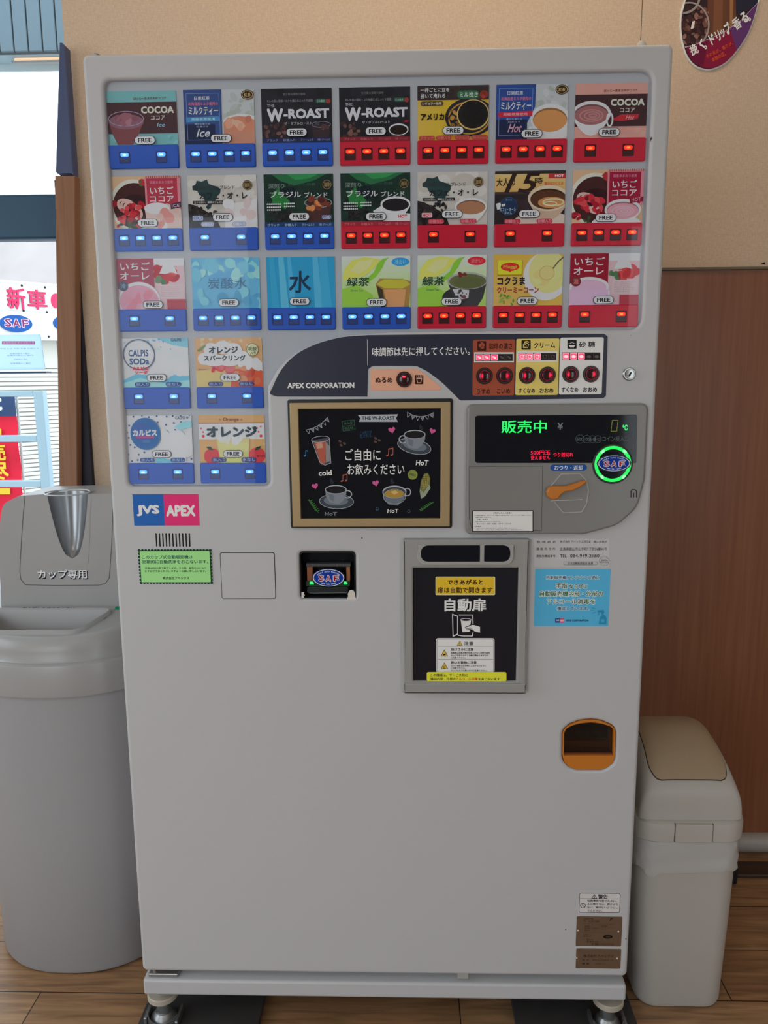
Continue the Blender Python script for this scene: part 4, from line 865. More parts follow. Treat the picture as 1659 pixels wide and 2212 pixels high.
def orange_soda(a):
    full(a, C((226, 150, 108))); blobs(a, 20, 640, 655, 1075, 720, 6, 16, [(232, 164, 124), (236, 176, 140)]); a.poly([(632, 870), (870, 850), (890, 985), (632, 985)], C((206, 170, 110))); a.poly([(880, 860), (1085, 850), (1085, 985), (860, 985)], C((190, 84, 58))); blobs(a, 12, 890, 840, 1075, 960, 16, 40, [(196, 100, 70), (176, 70, 52), (206, 130, 100)])
    blobs(a, 12, 740, 820, 880, 880, 18, 34, [(200, 70, 80), (186, 50, 66), (212, 100, 100)]); blobs(a, 14, 890, 805, 1080, 850, 20, 40, [(222, 214, 210), (214, 204, 200), (228, 222, 218)])
    for cx, cy, rx, ry in ((690, 790, 40, 40), (740, 730, 50, 46), (820, 715, 55, 44), (890, 730, 56, 44), (940, 780, 56, 44), (860, 800, 80, 40), (760, 800, 80, 40)): a.ell(cx, cy, rx, ry, C((226, 222, 216)))
    a.text('オレンジ', 726, 709, 922, 755, C((52, 62, 70)), 0.055); a.text('スパークリング', 690, 766, 970, 806, C((52, 62, 70)), 0.055)
    a.ell(1017, 732, 40, 42, C((196, 190, 150))); a.ring(1017, 732, 40, 42, 3, C((84, 92, 70))); a.text('炭酸', 988, 712, 1046, 738, C((70, 84, 70)), 0.03); a.text('入り', 1000, 742, 1040, 764, C((70, 84, 70)), 0.03); a.text('果汁2.4％', 650, 854, 704, 868, C((130, 84, 60)), 0.02)
    for k in range(7): a.ell(655+k*8, 735-k*5, 10, 4, C((96, 130, 90)), 0.8+k*0.2, 8)
    pills(a, [('氷入り', 712, 812), ('氷なし', 918, 1020)], 943, 973, (56, 66, 120), (150, 160, 214))
def calpis(a):
    full(a, C((206, 214, 224)))
    for i in range(9):
        for j in range(7):
            x, y = 185+i*52+rnd.uniform(-14, 14), 1172+j*48+rnd.uniform(-12, 12); a.ell(x, y, 6.5, 6.5, C((52, 80, 124)), 0, 10)
    a.poly([(500, 1240), (560, 1205), (620, 1200), (620, 1240), (540, 1260)], C((130, 186, 218))); a.poly([(350, 1490), (380, 1420), (450, 1400), (480, 1490)], C((110, 174, 212))); blobs(a, 26, 430, 1290, 620, 1450, 26, 56, [(200, 208, 222), (212, 218, 230), (190, 200, 216), (218, 224, 234)])
    a.ell(305, 1284, 103, 106, C((40, 96, 150))); a.ell(310, 1280, 84, 86, C((30, 88, 146))); a.ell(270, 1270, 50, 62, C((52, 84, 150)))
    a.text('カルピス', 218, 1255, 384, 1298, C((222, 228, 236)), 0.06); a.rect(240, 1300, 362, 1312, C((176, 60, 110)), 4); a.text('CALPIS', 282, 1324, 330, 1342, C((90, 130, 180)), 0.02); a.text('CALPIS', 512, 1169, 578, 1190, C((56, 70, 96)), 0.02); a.ell(594, 1178, 8, 8, C((90, 120, 160)))
    pills(a, [('氷入り', 258, 356), ('氷なし', 466, 566)], 1442, 1472, (48, 74, 136), (150, 176, 222))
def orange_j(a):
    full(a, C((228, 150, 100))); blobs(a, 30, 665, 1170, 1095, 1470, 4, 9, [(236, 168, 122), (222, 140, 90)]); a.rect(660, 1213, 1100, 1219, C((140, 80, 60))); a.rect(660, 1219, 1100, 1322, C((222, 216, 210)))
    for x, y in ((690, 1275), (690, 1302), (1075, 1302), (1050, 1250), (1075, 1240), (678, 1250), (1060, 1275)): a.ell(x, y, 6 if y < 1290 else 10, 6 if y < 1290 else 10, C((196, 60, 56)), n=12)
    a.ell(745, 1435, 56, 52, C((206, 56, 66))); a.ell(1045, 1430, 56, 52, C((206, 60, 68))); a.poly([(705, 1372), (735, 1370), (755, 1395), (725, 1392)], C((50, 70, 58))); a.poly([(1075, 1368), (1060, 1392), (1030, 1398), (1042, 1375)], C((50, 70, 58)))
    a.poly([(775, 1315), (1000, 1315), (985, 1485), (800, 1485)], C((214, 176, 120))); a.poly([(785, 1345), (990, 1345), (975, 1485), (805, 1485)], C((218, 186, 124))); blobs(a, 9, 800, 1310, 980, 1350, 16, 34, [(226, 214, 200), (212, 196, 176), (232, 222, 210)]); a.poly([(800, 1420), (975, 1420), (968, 1485), (808, 1485)], C((222, 190, 110)))
    a.text('Orange', 825, 1180, 932, 1209, C((120, 60, 44)), 0.02); a.text('＊', 800, 1184, 816, 1204, C((120, 60, 44))); a.text('＊', 942, 1184, 958, 1204, C((120, 60, 44)))
    a.text('オレンジ', 713, 1238, 1050, 1308, C((40, 58, 66)), 0.06); a.text('果汁20％', 1042, 1428, 1098, 1442, C((90, 40, 36)), 0.02)
    pills(a, [('氷入り', 738, 840), ('氷なし', 938, 1040)], 1442, 1474, (56, 62, 110), (150, 160, 210))

CARDS = [  # col, row, rect in measured detail, artist, sticker centre, buttons, colour, card label
 (0, 0, (90, 170, 560, 530), lambda a: cocoa(a, 0), (340, 502), 2, 'b', 'cocoa card with teal bands'),
 (1, 0, (605, 165, 1076, 525), lambda a: milktea(a, 0), (850, 492), 4, 'b', 'iced milk tea card, navy and marble'),
 (2, 0, (1122, 157, 1592, 522), lambda a: wroast(a, 0), (1355, 456), 4, 'b', 'black roast coffee card with iced glass'),
 (3, 0, (38, 147, 510, 510), lambda a: wroast(a, 1), (280, 445), 4, 'r', 'black roast coffee card with hot cup'),
 (4, 0, (556, 138, 1029, 495), american, (794, 434), 4, 'r', 'golden coffee card with black cup'),
 (5, 0, (115, 158, 697, 603), lambda a: milktea(a, 1), (407, 563), 4, 'r', 'hot milk tea card, blue with white cup'),
 (6, 0, (752, 147, 1343, 595), lambda a: cocoa(a, 1), (1035, 552), 2, 'r', 'cocoa card with pink bands'),
 (0, 1, (140, 740, 592, 1090), lambda a: strawcocoa(a, 0), (370, 1055), 4, 'b', 'strawberry cocoa card with iced drink'),
 (1, 1, (635, 738, 1098, 1080), None, (867, 1015), 2, 'b', 'pale cafe au lait card, cold'),
 (2, 1, (1140, 724, 1600, 1075), None, (1372, 1011), 4, 'b', 'dark green coffee card, cold'),
 (3, 1, (48, 715, 510, 1060), lambda a: brazil(a, 1), (282, 1002), 4, 'r', 'dark green coffee card, hot white cup'),
 (4, 1, (557, 710, 1022, 1055), lambda a: cafeau(a, 1), (787, 988), 2, 'r', 'pale cafe au lait card, hot'),
 (5, 1, (107, 862, 680, 1290), otona, (388, 1213), 2, 'r', 'tan and black cafe au lait card'),
 (6, 1, (738, 850, 1312, 1285), lambda a: strawcocoa(a, 1), (1012, 1246), 4, 'r', 'strawberry cocoa card with hot cup'),
 (0, 2, (105, 120, 558, 457), lambda a: strawaule(a, 0), (340, 428), 2, 'b', 'strawberry milk card, cold'),
 (1, 2, (600, 115, 1055, 452), soda, (845, 414), 4, 'b', 'pale blue soda water card'),
 (2, 2, (1100, 107, 1552, 450), water, (1317, 407), 4, 'b', 'blue water card'),
 (3, 2, (60, 103, 532, 462), lambda a: tea(a, 0), (298, 430), 4, 'b', 'green tea card with glass'),
 (4, 2, (580, 100, 1052, 458), lambda a: tea(a, 1), (814, 425), 4, 'r', 'green tea card with dark cup'),
 (5, 2, (1104, 90, 1580, 448), corn, (1337, 416), 4, 'r', 'yellow corn soup card'),
 (6, 2, (790, 107, 1412, 570), lambda a: strawaule(a, 1), (1095, 527), 2, 'r', 'strawberry milk card, hot'),
 (0, 3, (145, 655, 590, 978), calpis_soda, (374, 915), 2, 'b', 'white and blue fizzy drink card'),
 (1, 3, (632, 650, 1080, 978), orange_soda, (863, 915), 2, 'b', 'orange sparkling drink card'),
 (0, 4, (173, 1163, 620, 1478), calpis, (408, 1418), 2, 'b', 'white dotted card with blue disc'),
 (1, 4, (660, 1163, 1100, 1478), orange_j, (886, 1418), 2, 'b', 'orange juice card')]
# FREE sticker, button bars and buttons are made once and copied
WS = -0.0060
mb = MB(); mb.prism(MF, [rr(-0.0174, -0.0066, 0.0174, 0.0066, 0.0066)], WS-0.0008, WS, C(K_, 1.0))
ar = Art(mb, MF, lambda x, y: (x, y), WS); ar.rect(-0.0166, -0.0058, 0.0166, 0.0058, C((205, 205, 205)), 0.0058); ar.text('FREE', -0.0112, 0.0034, 0.0112, -0.0034, C((30, 30, 34), 1.0), 0.03)
STICK = None; STICK_MB = mb
def bar_mesh(m):
    mb = MB(); mb.prism(MF, [rr(0, 0, CW, BH, 0.003)], -0.0117, -0.0072, m, bevel=0.0015); return mb
def key_mesh(house, lens, core):
    mb = MB(); s = 0.0094
    mb.prism(MF, [rr(-s, -s, s, s, 0.0012), rr(-s+0.0012, -s+0.0012, s-0.0012, s-0.0012, 0.001)], -0.0074, -0.0066, house, bevel=0.0004)
    mb.prism(MF, [rr(-s+0.0012, -s+0.0012, s-0.0012, s-0.0012, 0.0008)], -0.0078, -0.0070, house, bevel=0.0005)
    mb.prism(MF, [rr(-0.0071, 0.0005, 0.0071, 0.0073, 0.0032)], -0.0075, -0.0062, lens, bevel=0.0012)
    mb.prism(MF, [ell(0, 0.0036, 0.0034, 0.0016, 16)], -0.0064, -0.0061, core); return mb
first = {}
for c, r, R, art, st, nb, colr, lab in CARDS:
    a = card_art(c, r, R)
    if art is None:                                                # the same artwork as its hot neighbour, cold version
        x0, zb = X0(c), ZR(r); zt, z0 = zb+CH, zb+BH
        R2 = (557, 710, 1022, 1055) if c == 1 else (48, 715, 510, 1060); stuv = a.conv(*st); a = card_art(c, r, R2)
        (cafeau if c == 1 else brazil)(a, 0)
    else: stuv = a.conv(*st); art(a)
    card = obj('drink_card', a.mb, VM, lab)
    loc = (stuv[0], -WS+0.0004, stuv[1])
    if 'st' not in first: first['st'] = obj('free_sticker', STICK_MB, card, None, (0, 0, 0)); WLOC[first['st'].name] = np.array(loc); first['st'].location = np.array((stuv[0], 0, stuv[1]))-WLOC[card.name]
    else: o = copy_at(first['st'], card, (stuv[0], 0, stuv[1]))
    x0, zb = X0(c), ZR(r); bk = 'bar'+colr
    if bk not in first: first[bk] = bar = obj('button_bar', bar_mesh(M['blue_bar' if colr == 'b' else 'red_bar']), VM, None, (0, 0, 0)); bar.location = np.array((x0, 0, zb))-WLOC[VM.name]; WLOC[bar.name] = np.array((x0, 0, zb))
    else: bar = copy_at(first[bk], VM, (x0, 0, zb))
    bar['label'] = 'blue button bar' if colr == 'b' else 'red button bar'
    for fx in ((0.148, 0.387, 0.625, 0.862) if nb == 4 else (0.228, 0.755)):
        loc = np.array((x0+fx*CW, 0, zb+BH*0.47)); kk = 'key'+colr
        if kk not in first:
            o = obj('button', key_mesh(*((M['blue_key'], M['lens_blue'], M['core_blue']) if colr == 'b' else (M['red_key'], M['lens_red'], M['core_red']))), bar, None, (0, 0, 0)); first[kk] = o; o.location = loc-WLOC[bar.name]; WLOC[o.name] = loc
        else: copy_at(first[kk], bar, loc)
# ---------------- emblem used on the oval stickers
def emblem(ar, cx, cy, rx, ry, full_text=True, edge=True):
    """blue oval with three stencil letters; (cx, cy, rx, ry) in the art's own coordinates, y down"""
    if edge: ar.ell(cx, cy, rx, ry, C((14, 22, 66), 1.0))
    ar.ell(cx, cy, rx*0.975, ry*0.96, C((208, 212, 236), 1.4)); ar.ell(cx, cy, rx*0.925, ry*0.90, C((18, 58, 158), 1.3)); ar.ell(cx, cy, rx*0.89, ry*0.85, C((14, 52, 150), 1.3))
    for ch, x0, x1 in (('S', -0.64, -0.28), ('A', -0.20, 0.17), ('F', 0.28, 0.65)):
        ar.text(ch, cx+x0*rx, cy-0.33*ry, cx+x1*rx, cy+0.44*ry, C((222, 196, 206), 1.4), 0.075); ar.text(ch, cx+(x0+0.03)*rx, cy-0.27*ry, cx+(x1-0.03)*rx, cy+0.38*ry, C((140, 16, 36), 1.2), 0.035)
        if ch != 'A':
            for k in range(3): d = (x0+0.12+0.07*k); ar.line([(cx+d*rx, cy-0.26*ry), (cx+(d+0.16)*rx, cy+0.34*ry)], 0.016*rx, C((222, 196, 206), 1.4))
        else:
            for k in range(3): d = (x0+0.2+0.05*k); ar.line([(cx+d*rx, cy-0.2*ry), (cx+(d-0.12+0.04*k)*rx, cy+0.34*ry)], 0.013*rx, C((222, 196, 206), 1.4))
    if full_text:
        wt = C((190, 200, 236), 1.4)
        for s, a0, a1, k in (('SUZUKI AUTO FUKUYAMA', 205, 335, 1), ('084-951-3939', 125, 55, -1)):
            n = len(s)
            for i, ch in enumerate(s):
                if ch == ' ': continue
                t = math.radians(a0+(a1-a0)*(i+0.5)/n); x, y = cx+0.77*rx*math.cos(t), cy+0.70*ry*math.sin(t)
                tx, ty = -math.sin(t)*rx*k, math.cos(t)*ry*k; ang = math.atan2(-ty, tx)
                w, h = 0.036*rx*(0.45 if ch in '-1I' else 1), 0.075*ry
                if ch == '-': h *= 0.2
                ar.text(ch, x-w, y-h, x+w, y+h, wt, 0.03, 0, ang)

# ---------------- dark control panel with the taste buttons
ha = crom([(588, 838), (604, 805), (624, 779.5), (650, 759), (687, 742), (720, 732.5), (746, 727.5), (793, 724)], 5); hb = crom([(980, 851), (967, 838), (953, 825), (931, 808), (917, 799), (900, 791)], 4)
lb = [(598, 856.5), (581, 851)]+ha+[(1000, 721.5), (1305, 721), (1312.5, 727), (1308.5, 855), (1303, 860), (994, 865)]+hb+[(890, 790), (806, 790), (795, 797), (793.5, 856.5)]
pl = fillet([P0(*q) for q in lb], [0.008, 0.012]+[0]*len(ha)+[0, 0.003, 0.003, 0.003, 0.003, 0.004]+[0]*len(hb)+[0.004, 0.004, 0.005, 0.0005], 5)
mb = MB(); mb.prism(MF, [pl], -0.0001, 0.0012, M['navy'], bevel=0.0005)
ar = Art(mb, MF, P0, 0.0012); Wt = C((214, 214, 214))
ar.line([(793.5, 733), (794, 789)], 0.8, Wt)
ar.text('味調節は先に押してください。', 804, 749.5, 1015, 768.5, Wt, 0.022, 0, 0.004); ar.text('APEX CORPORATION', 621, 826.5, 765.5, 838.5, Wt, 0.04)
CP = obj('control_panel', mb, VM, 'dark navy arched control panel')
def rbutton(px, py, R_, mark):
    c = uv(px, py, 0); mb = MB(); r = R_*0.00073
    mb.lathe((c[0], -0.0013, c[1]), [(r, 0), (r, 0.002), (r*0.93, 0.0034), (r*0.74, 0.0034), (r*0.70, 0.0022)], principled_once('key_bezel', (0.035, 0.012, 0.012), 0.3), 36, 'y')
    mb.lathe((c[0], -0.0013, c[1]), [(r*0.69, 0.002), (r*0.66, 0.0040), (r*0.58, 0.0046), (0.0, 0.0046)][:3], principled_once('key_cap', (0.03, 0.008, 0.012), 0.12), 36, 'y')
    ar = Art(mb, MF, lambda x, y: (c[0]+x*r, c[1]-y*r), 0.0060)
    em = EM((255, 30, 70), 1.6)
    if mark == 'dot':
        ar.ell(-0.02, -0.32, 0.30, 0.15, EM((255, 10, 40), 0.7)); ar.ell(-0.02, -0.32, 0.2, 0.08, EM((255, 90, 120), 2.0)); ar.ring(0, 0, 0.58, 0.58, 0.02, EM((200, 60, 70), 0.25))
    else:
        s = -1 if mark == '<' else 1
        ar.ring(0, 0, 0.66, 0.66, 0.045, EM((255, 30, 70), 0.35)); ar.ell(s*0.3, 0, 0.2, 0.36, EM((255, 20, 70), 0.28)); ar.poly([(s*0.46, 0), (s*0.2, -0.26), (s*0.2, 0.26)], em)
    return mb
PO = {}
def principled_once(name, c, r):
    if name not in PO: PO[name] = principled(name, c, r, 0, 0.5)
    return PO[name]
# lukewarm key on its salmon plate
mb = MB(); sal = [P0(*q) for q in ((800, 798), (899, 796.5), (917, 806), (932, 819), (954, 838), (952.5, 843), (800.5, 844))]
mb.prism(MF, [fillet(sal, [0.003, 0.004, 0.01, 0.01, 0.003, 0.002, 0.003])], -0.0001, 0.0008, C((226, 142, 120)), bevel=0.0003)
ar = Art(mb, MF, P0, 0.0008); br = C((60, 34, 30), 1.0); ar.text('ぬるめ', 810.7, 815, 848, 827, br, 0.04)
ar.rect(896, 810, 914.6, 830, br, 1.5); ar.poly([(899, 816), (912, 816), (909.5, 827.5), (901.5, 827.5)], C((226, 142, 120))); ar.poly([(901, 818.5), (910, 818.5), (908.3, 826), (902.7, 826)], br)
for k in range(4): ar.line([(900+k*3.7, 814), (901+k*3.6, 810.5)], 1, C((226, 142, 120)))
sp = obj('salmon_key_plate', mb, VM, 'salmon pink key plate'); obj('button', rbutton(873, 819.5, 18.5, 'dot'), sp)
# three taste plates
for nm, bx, colr, tcol, title, tb, icon, lb_, led, keys, lab in (
    ('taste_plate', (1021.5, 733.5, 1113, 854.5), (136, 66, 48), (62, 32, 28), '珈琲の濃さ', (1056, 741, 1106, 754.5), (1030.7, 737, 1050, 757.7), (('うすめ', 1030, 840, 1058.5, 851.5), ('こいめ', 1073, 839, 1101.5, 850.5)), (1027, 764.5, 1107.5, 780), ((1046, 812, '<'), (1089.5, 811.5, '>')), 'brown coffee strength plate'),
    ('taste_plate', (1114.5, 731.5, 1208, 853.5), (216, 172, 96), (44, 36, 34), 'クリーム', (1152.5, 739.5, 1199, 752), (1126, 735, 1146, 755.5), (('すくなめ', 1119.5, 838.5, 1155, 849.5), ('おおめ', 1165, 838, 1195, 849)), (1119.5, 762.5, 1201.5, 778.5), ((1138, 811, '<'), (1181.8, 810, '>')), 'yellow cream plate'),
    ('taste_plate', (1208.8, 729, 1303, 852), (196, 192, 194), (40, 38, 42), '砂 糖', (1250, 737.5, 1285, 750.5), (1225, 734, 1245, 753.5), (('すくなめ', 1212.5, 836, 1248.5, 847.5), ('おおめ', 1258.5, 836, 1289, 847)), (1214, 761.5, 1296, 778), ((1232, 808.7, '<'), (1276, 808, '>')), 'white sugar plate')):
    mb = MB(); A, B = uv((bx[0]+bx[0]+3)/2, bx[1]), uv((bx[2]+bx[2]-3)/2, bx[3])
    x0, x1 = uv(bx[0]-0.5, (bx[1]+bx[3])/2)[0], uv(bx[2]-1.5, (bx[1]+bx[3])/2)[0]; z1, z0 = uv((bx[0]+bx[2])/2, bx[1])[1], uv((bx[0]+bx[2])/2, bx[3])[1]
    mb.prism(MF, [rr(x0, z0, x1, z1, 0.003)], 0.0011, 0.0022, C(colr), bevel=0.0004)
    ar = Art(mb, MF, P0, 0.0022); tm = C(tcol, 1.0); bgm = C(colr)
    ar.text(title, *tb, tm, 0.035)
    ar.rect(*icon, tm, 2); ix0, iy0, ix1, iy1 = icon; iw, ih = ix1-ix0, iy1-iy0; ix, iy = (ix0+ix1)/2, (iy0+iy1)/2
    if 'brown' in lab: ar.ell(ix-1, iy+1, iw*0.36, ih*0.2, bgm, 0.7); ar.line([(ix-5, iy+5), (ix, iy+1), (ix+4, iy-4)], 1.3, tm); ar.ell(ix+2, iy-4, iw*0.3, ih*0.14, bgm, 0.7)
    elif 'yellow' in lab: ar.line([(ix-6, iy+6), (ix-6, iy-1), (ix-1, iy-6), (ix+6, iy-1), (ix+3, iy+6)], 1.3, bgm, True); ar.ring(ix+1, iy-6, 5, 2.6, 1.2, bgm); ar.ring(ix-2, iy+2, 3, 3.6, 1.2, bgm)
    else:
        ar.poly([(ix-7, iy+2), (ix+7, iy+2), (ix+4, iy+7), (ix-4, iy+7)], bgm)
        for k in range(5): ar.ell(ix-6+3*k, iy-1.5-abs(2-k)*-0.9-2, 1, 1, bgm, n=8)
    for s in lb_: ar.text(*s, tm, 0.03)
    tp = obj(nm, mb, VM, lab)
    mb = MB(); ar = Art(mb, MF, P0, 0.00225); l0, l1, l2, l3 = led; ar.rect(l0-3, l1-3.5, l2+2, l3+3, C((222, 206, 206), 1.6)); ar.rect(l0, l1, l2, l3, C((30, 22, 24), 1.0))
    cw_ = (l2-l0)/5
    for k in range(5):
        x = l0+cw_*k; on = k < 3
        ar.rect(x+1, l1+1.2, x+cw_-1, l3-1.2, EM((255, 70, 110), 1.5) if on else C((44, 36, 38), 1.0), 1); ar.frame(x+1, l1+1.2, x+cw_-1, l3-1.2, 0.8, EM((255, 200, 210), 1.1) if on else C((92, 82, 82), 1.0), 1)
        cxk, cyk = x+cw_/2, (l1+l3)/2; mk = EM((255, 220, 225), 1.1) if on else C((110, 98, 96), 1.0)
        if 'brown' in lab: ar.ell(cxk, cyk, 4.6, 2.3, mk, 0.5, 14); ar.line([(cxk-3.5, cyk+1.6), (cxk+3.5, cyk-1.6)], 0.7, EM((255, 60, 90), 1.0) if on else C((44, 36, 38), 1.0))
        elif 'yellow' in lab: ar.ring(cxk, cyk, 4.5, 4, 1.1, mk, 0, 14); ar.ell(cxk+3, cyk-2, 2, 1.2, mk, 0, 10)
        else: ar.poly([(cxk-5.5, cyk), (cxk+5.5, cyk), (cxk+3, cyk+3.5), (cxk-3, cyk+3.5)], mk); ar.ell(cxk, cyk-0.8, 4, 1.6, mk, 0, 12)
    obj('level_indicator', mb, tp)
    for kx, ky, mk in keys: obj('button', rbutton(kx, ky, 19.5, mk), tp)

# ---------------- key lock
c = uv(1358.5, 808); mb = MB(); mb.lathe((c[0], 0, c[1]), [(0.0113, 0), (0.0113, 0.002), (0.0095, 0.0042), (0.0085, 0.0042), (0.0082, 0.003), (0.0078, 0.003), (0.0074, 0.0046), (0.003, 0.005)], M['chrome'], 32, 'y')
ar = Art(mb, MF, lambda x, y: (c[0]+x, c[1]-y), 0.0051); ar.ell(0.0006, 0.0004, 0.0016, 0.0044, M['black_matt'], 0.5, 14); obj('lock', mb, VM, 'round chrome key lock')

# ---------------- coin panel
w1 = 0.011; PG = PW(w1)
L, T_, R_, B_ = (PG(1008, 960)[0]+PG(1006, 1090)[0])/2, (PG(1100, 873.5)[1]+PG(1320, 871)[1])/2, PG(1399, 930)[0], PG(1150, 1155)[1]
co = [(L, B_), (PG(1262, 1155)[0], B_), PG(1335, 1135), PG(1378, 1096), (R_, PG(1393, 1035)[1]), (R_, T_), (L, T_)]
coin_o = fillet(co, [0.012, 0.05, 0.05, 0.05, 0.03, 0.014, 0.012], 8)
mb = MB(); mb.prism(MF, [coin_o], -0.0001, w1, M['grey'], bevel=0.004, seg=4)
ar = Art(mb, MF, PG, w1); dk = C((60, 58, 58), 1.0)
ar.line([(1170, 1146), (1172, 1007), (1013, 1008), (1013.5, 1120), (1018, 1138), (1030, 1148)], 0.8, dk); ar.line([(1170, 1146), (1060, 1149)], 0.8, dk)
for pts in ([(1363, 1074), (1363, 1061), (1366, 1058), (1372, 1058), (1375, 1061), (1375, 1074)],): ar.line(pts, 2.2, dk); ar.line([(1369, 1074), (1369, 1065)], 2, dk)
CO = obj('coin_panel', mb, VM, 'glossy grey coin panel')
# status display: black glass running into the round coin inlet
d = [PG(*q) for q in ((1026.5, 1000), (1026.5, 898), (1376.5, 895.5), (1374, 1000), (1290, 1000), (1272, 1001))]
dl = fillet([d[0], d[4], d[3], d[2], d[1]], [0.005, 0.001, 0.002, 0.005, 0.005])
mb = MB(); mb.prism(MF, [dl], w1-0.0005, w1+0.0008, M['screen'], bevel=0.0004); ar = Art(mb, MF, PG, w1+0.0008)
G = EM((40, 255, 110), 1.25); ar.text('販売中', 1083, 908, 1181, 935.6, G, 0.02); ar.text('¥', 1204, 913, 1216, 928.7, C((120, 128, 130), 1.3), 0.02)
ol = EM((130, 140, 20), 0.55)
for pts in ([(1321, 919), (1322.5, 908), (1335, 908), (1333.5, 919)], [(1320.8, 921), (1319.5, 931.5), (1332, 931.5), (1333.2, 921)]): ar.line(pts, 1.6, ol)
ar.text('℃', 1344.5, 917.5, 1355.5, 930, G, 0.03)
gy_ = C((92, 100, 104), 1.3)
for x, s, r in ((1252.5, '500', 9.5), (1267.5, '100', 8.7), (1280, '50', 8), (1291, '10', 8)): ar.ring(x, 948.5, r, r, 0.8, gy_); ar.text(s, x-r*0.72, 945, x+r*0.72, 952, gy_, 0.01)
ar.text('コイン投入口', 1301, 941.5, 1357, 953.5, gy_, 0.01); Rd = EM((255, 25, 70), 1.15)
ar.text('500円玉', 1146, 973, 1188.5, 982.5, Rd, 0.02); ar.text('使えません', 1146, 983.5, 1188, 993, Rd, 0.02); ar.text('つり銭切れ', 1195, 977, 1238, 987, Rd, 0.02)
obj('status_display', mb, CO, 'black glass status display with green and red lettering')
c = PG(1323, 1002); mb = MB()
mb.lathe((c[0], -w1, c[1]), [(0.0345, -0.0005), (0.0345, 0.0015), (0.0335, 0.0025), (0.0315, 0.0025), (0.031, 0.001)], M['black'], 48, 'y')
mb.lathe((c[0], -w1, c[1]), [(0.0312, 0.0005), (0.0308, 0.0045), (0.029, 0.0055), (0.0272, 0.0045), (0.026, 0.002)], principled('green_light_ring', (0.02, 0.3, 0.06), 0.2, 0, 0.5, (0.02, 1.0, 0.12), 1.3), 48, 'y')
mb.lathe((c[0], -w1, c[1]), [(0.0262, 0.0005), (0.0255, 0.003)], M['screen'], 40, 'y')
ar = Art(mb, MF, lambda x, y: (c[0]+x, c[1]-y), w1+0.0057)
for s in (-1, 1):
    for k, (sx, sy) in enumerate(((0.0187, 0.0218), (0.0187, -0.0218))): ar.ell(s*sx, sy, 0.0042, 0.0024, EM((140, 255, 160), 2.0), -s*(1 if sy > 0 else -1)*0.75, 16)
ring = obj('coin_inlet', mb, CO, 'coin inlet ring glowing green')
mb = MB(); q = PG(1324, 1000); mb.prism(MF, [ell(q[0], q[1], 0.0293, 0.0152, 44)], w1+0.0055, w1+0.0078, principled('dark_blue_rim', (0.01, 0.02, 0.09), 0.2), bevel=0.0012)
emblem(Art(mb, MF, lambda x, y: (q[0]+x, q[1]-y), w1+0.0078), 0, 0, 0.0278, 0.014); obj('oval_sticker', mb, ring, 'blue oval sticker with red letters')
# return lever
mb = MB(); ar = Art(mb, MF, PG, w1)
hexo = [PG(*q) for q in ((1178, 1062), (1212, 1022.5), (1252, 1021.5), (1267, 1036), (1272.5, 1060), (1268, 1090), (1257, 1107.5), (1216, 1109))]
mb.prism(MF, [fillet(hexo, [0.002, 0.003, 0.003, 0.01, 0.01, 0.01, 0.004, 0.004]), offset_loop(ccw(fillet(hexo, [0.002, 0.003, 0.003, 0.01, 0.01, 0.01, 0.004, 0.004])), 0.0022)], w1-0.0005, w1+0.0012, M['grey_light'], bevel=0.0005)
mb.k = 1; ar.poly([(1180, 1062), (1213, 1024), (1251, 1023), (1265.5, 1037), (1270.5, 1060), (1266.5, 1089), (1256, 1106), (1217, 1107)], principled('lever_well', (0.24, 0.235, 0.23), 0.35)); ar.line([(1190, 1082), (1258, 1079)], 0.9, C((196, 192, 186), 1.5)); ar.line([(1216, 1108), (1198, 1084)], 0.8, dk)
well = obj('lever_well', mb, CO)
lv = [PG(*q) for q in ((1181, 1072), (1178.5, 1062), (1183, 1051), (1194, 1048.5), (1222, 1048.5), (1240, 1043), (1258, 1037), (1265, 1037), (1264, 1041), (1250, 1051), (1234, 1058.5), (1217, 1061), (1209, 1067), (1203, 1076), (1190, 1077.5))]
mb = MB(); mb.prism(MF, [fillet(lv, 0.004, 4)], w1+0.003, w1+0.011, M['orange'], bevel=0.0022); obj('lever', mb, well, 'orange return lever')
mb = MB(); c0, c1 = PG(1188.5, 1017), PG(1268, 1003); mb.prism(MF, [rr(c0[0], c0[1], c1[0], c1[1], 0.0055)], w1-0.0005, w1+0.0006, C((28, 74, 142), 1.5), bevel=0.0003); ar = Art(mb, MF, PG, w1+0.0006); ar.text('おつり・返却', 1197.5, 1005, 1258.5, 1015.5, Wt, 0.03); obj('return_label', mb, CO, 'blue pill label')
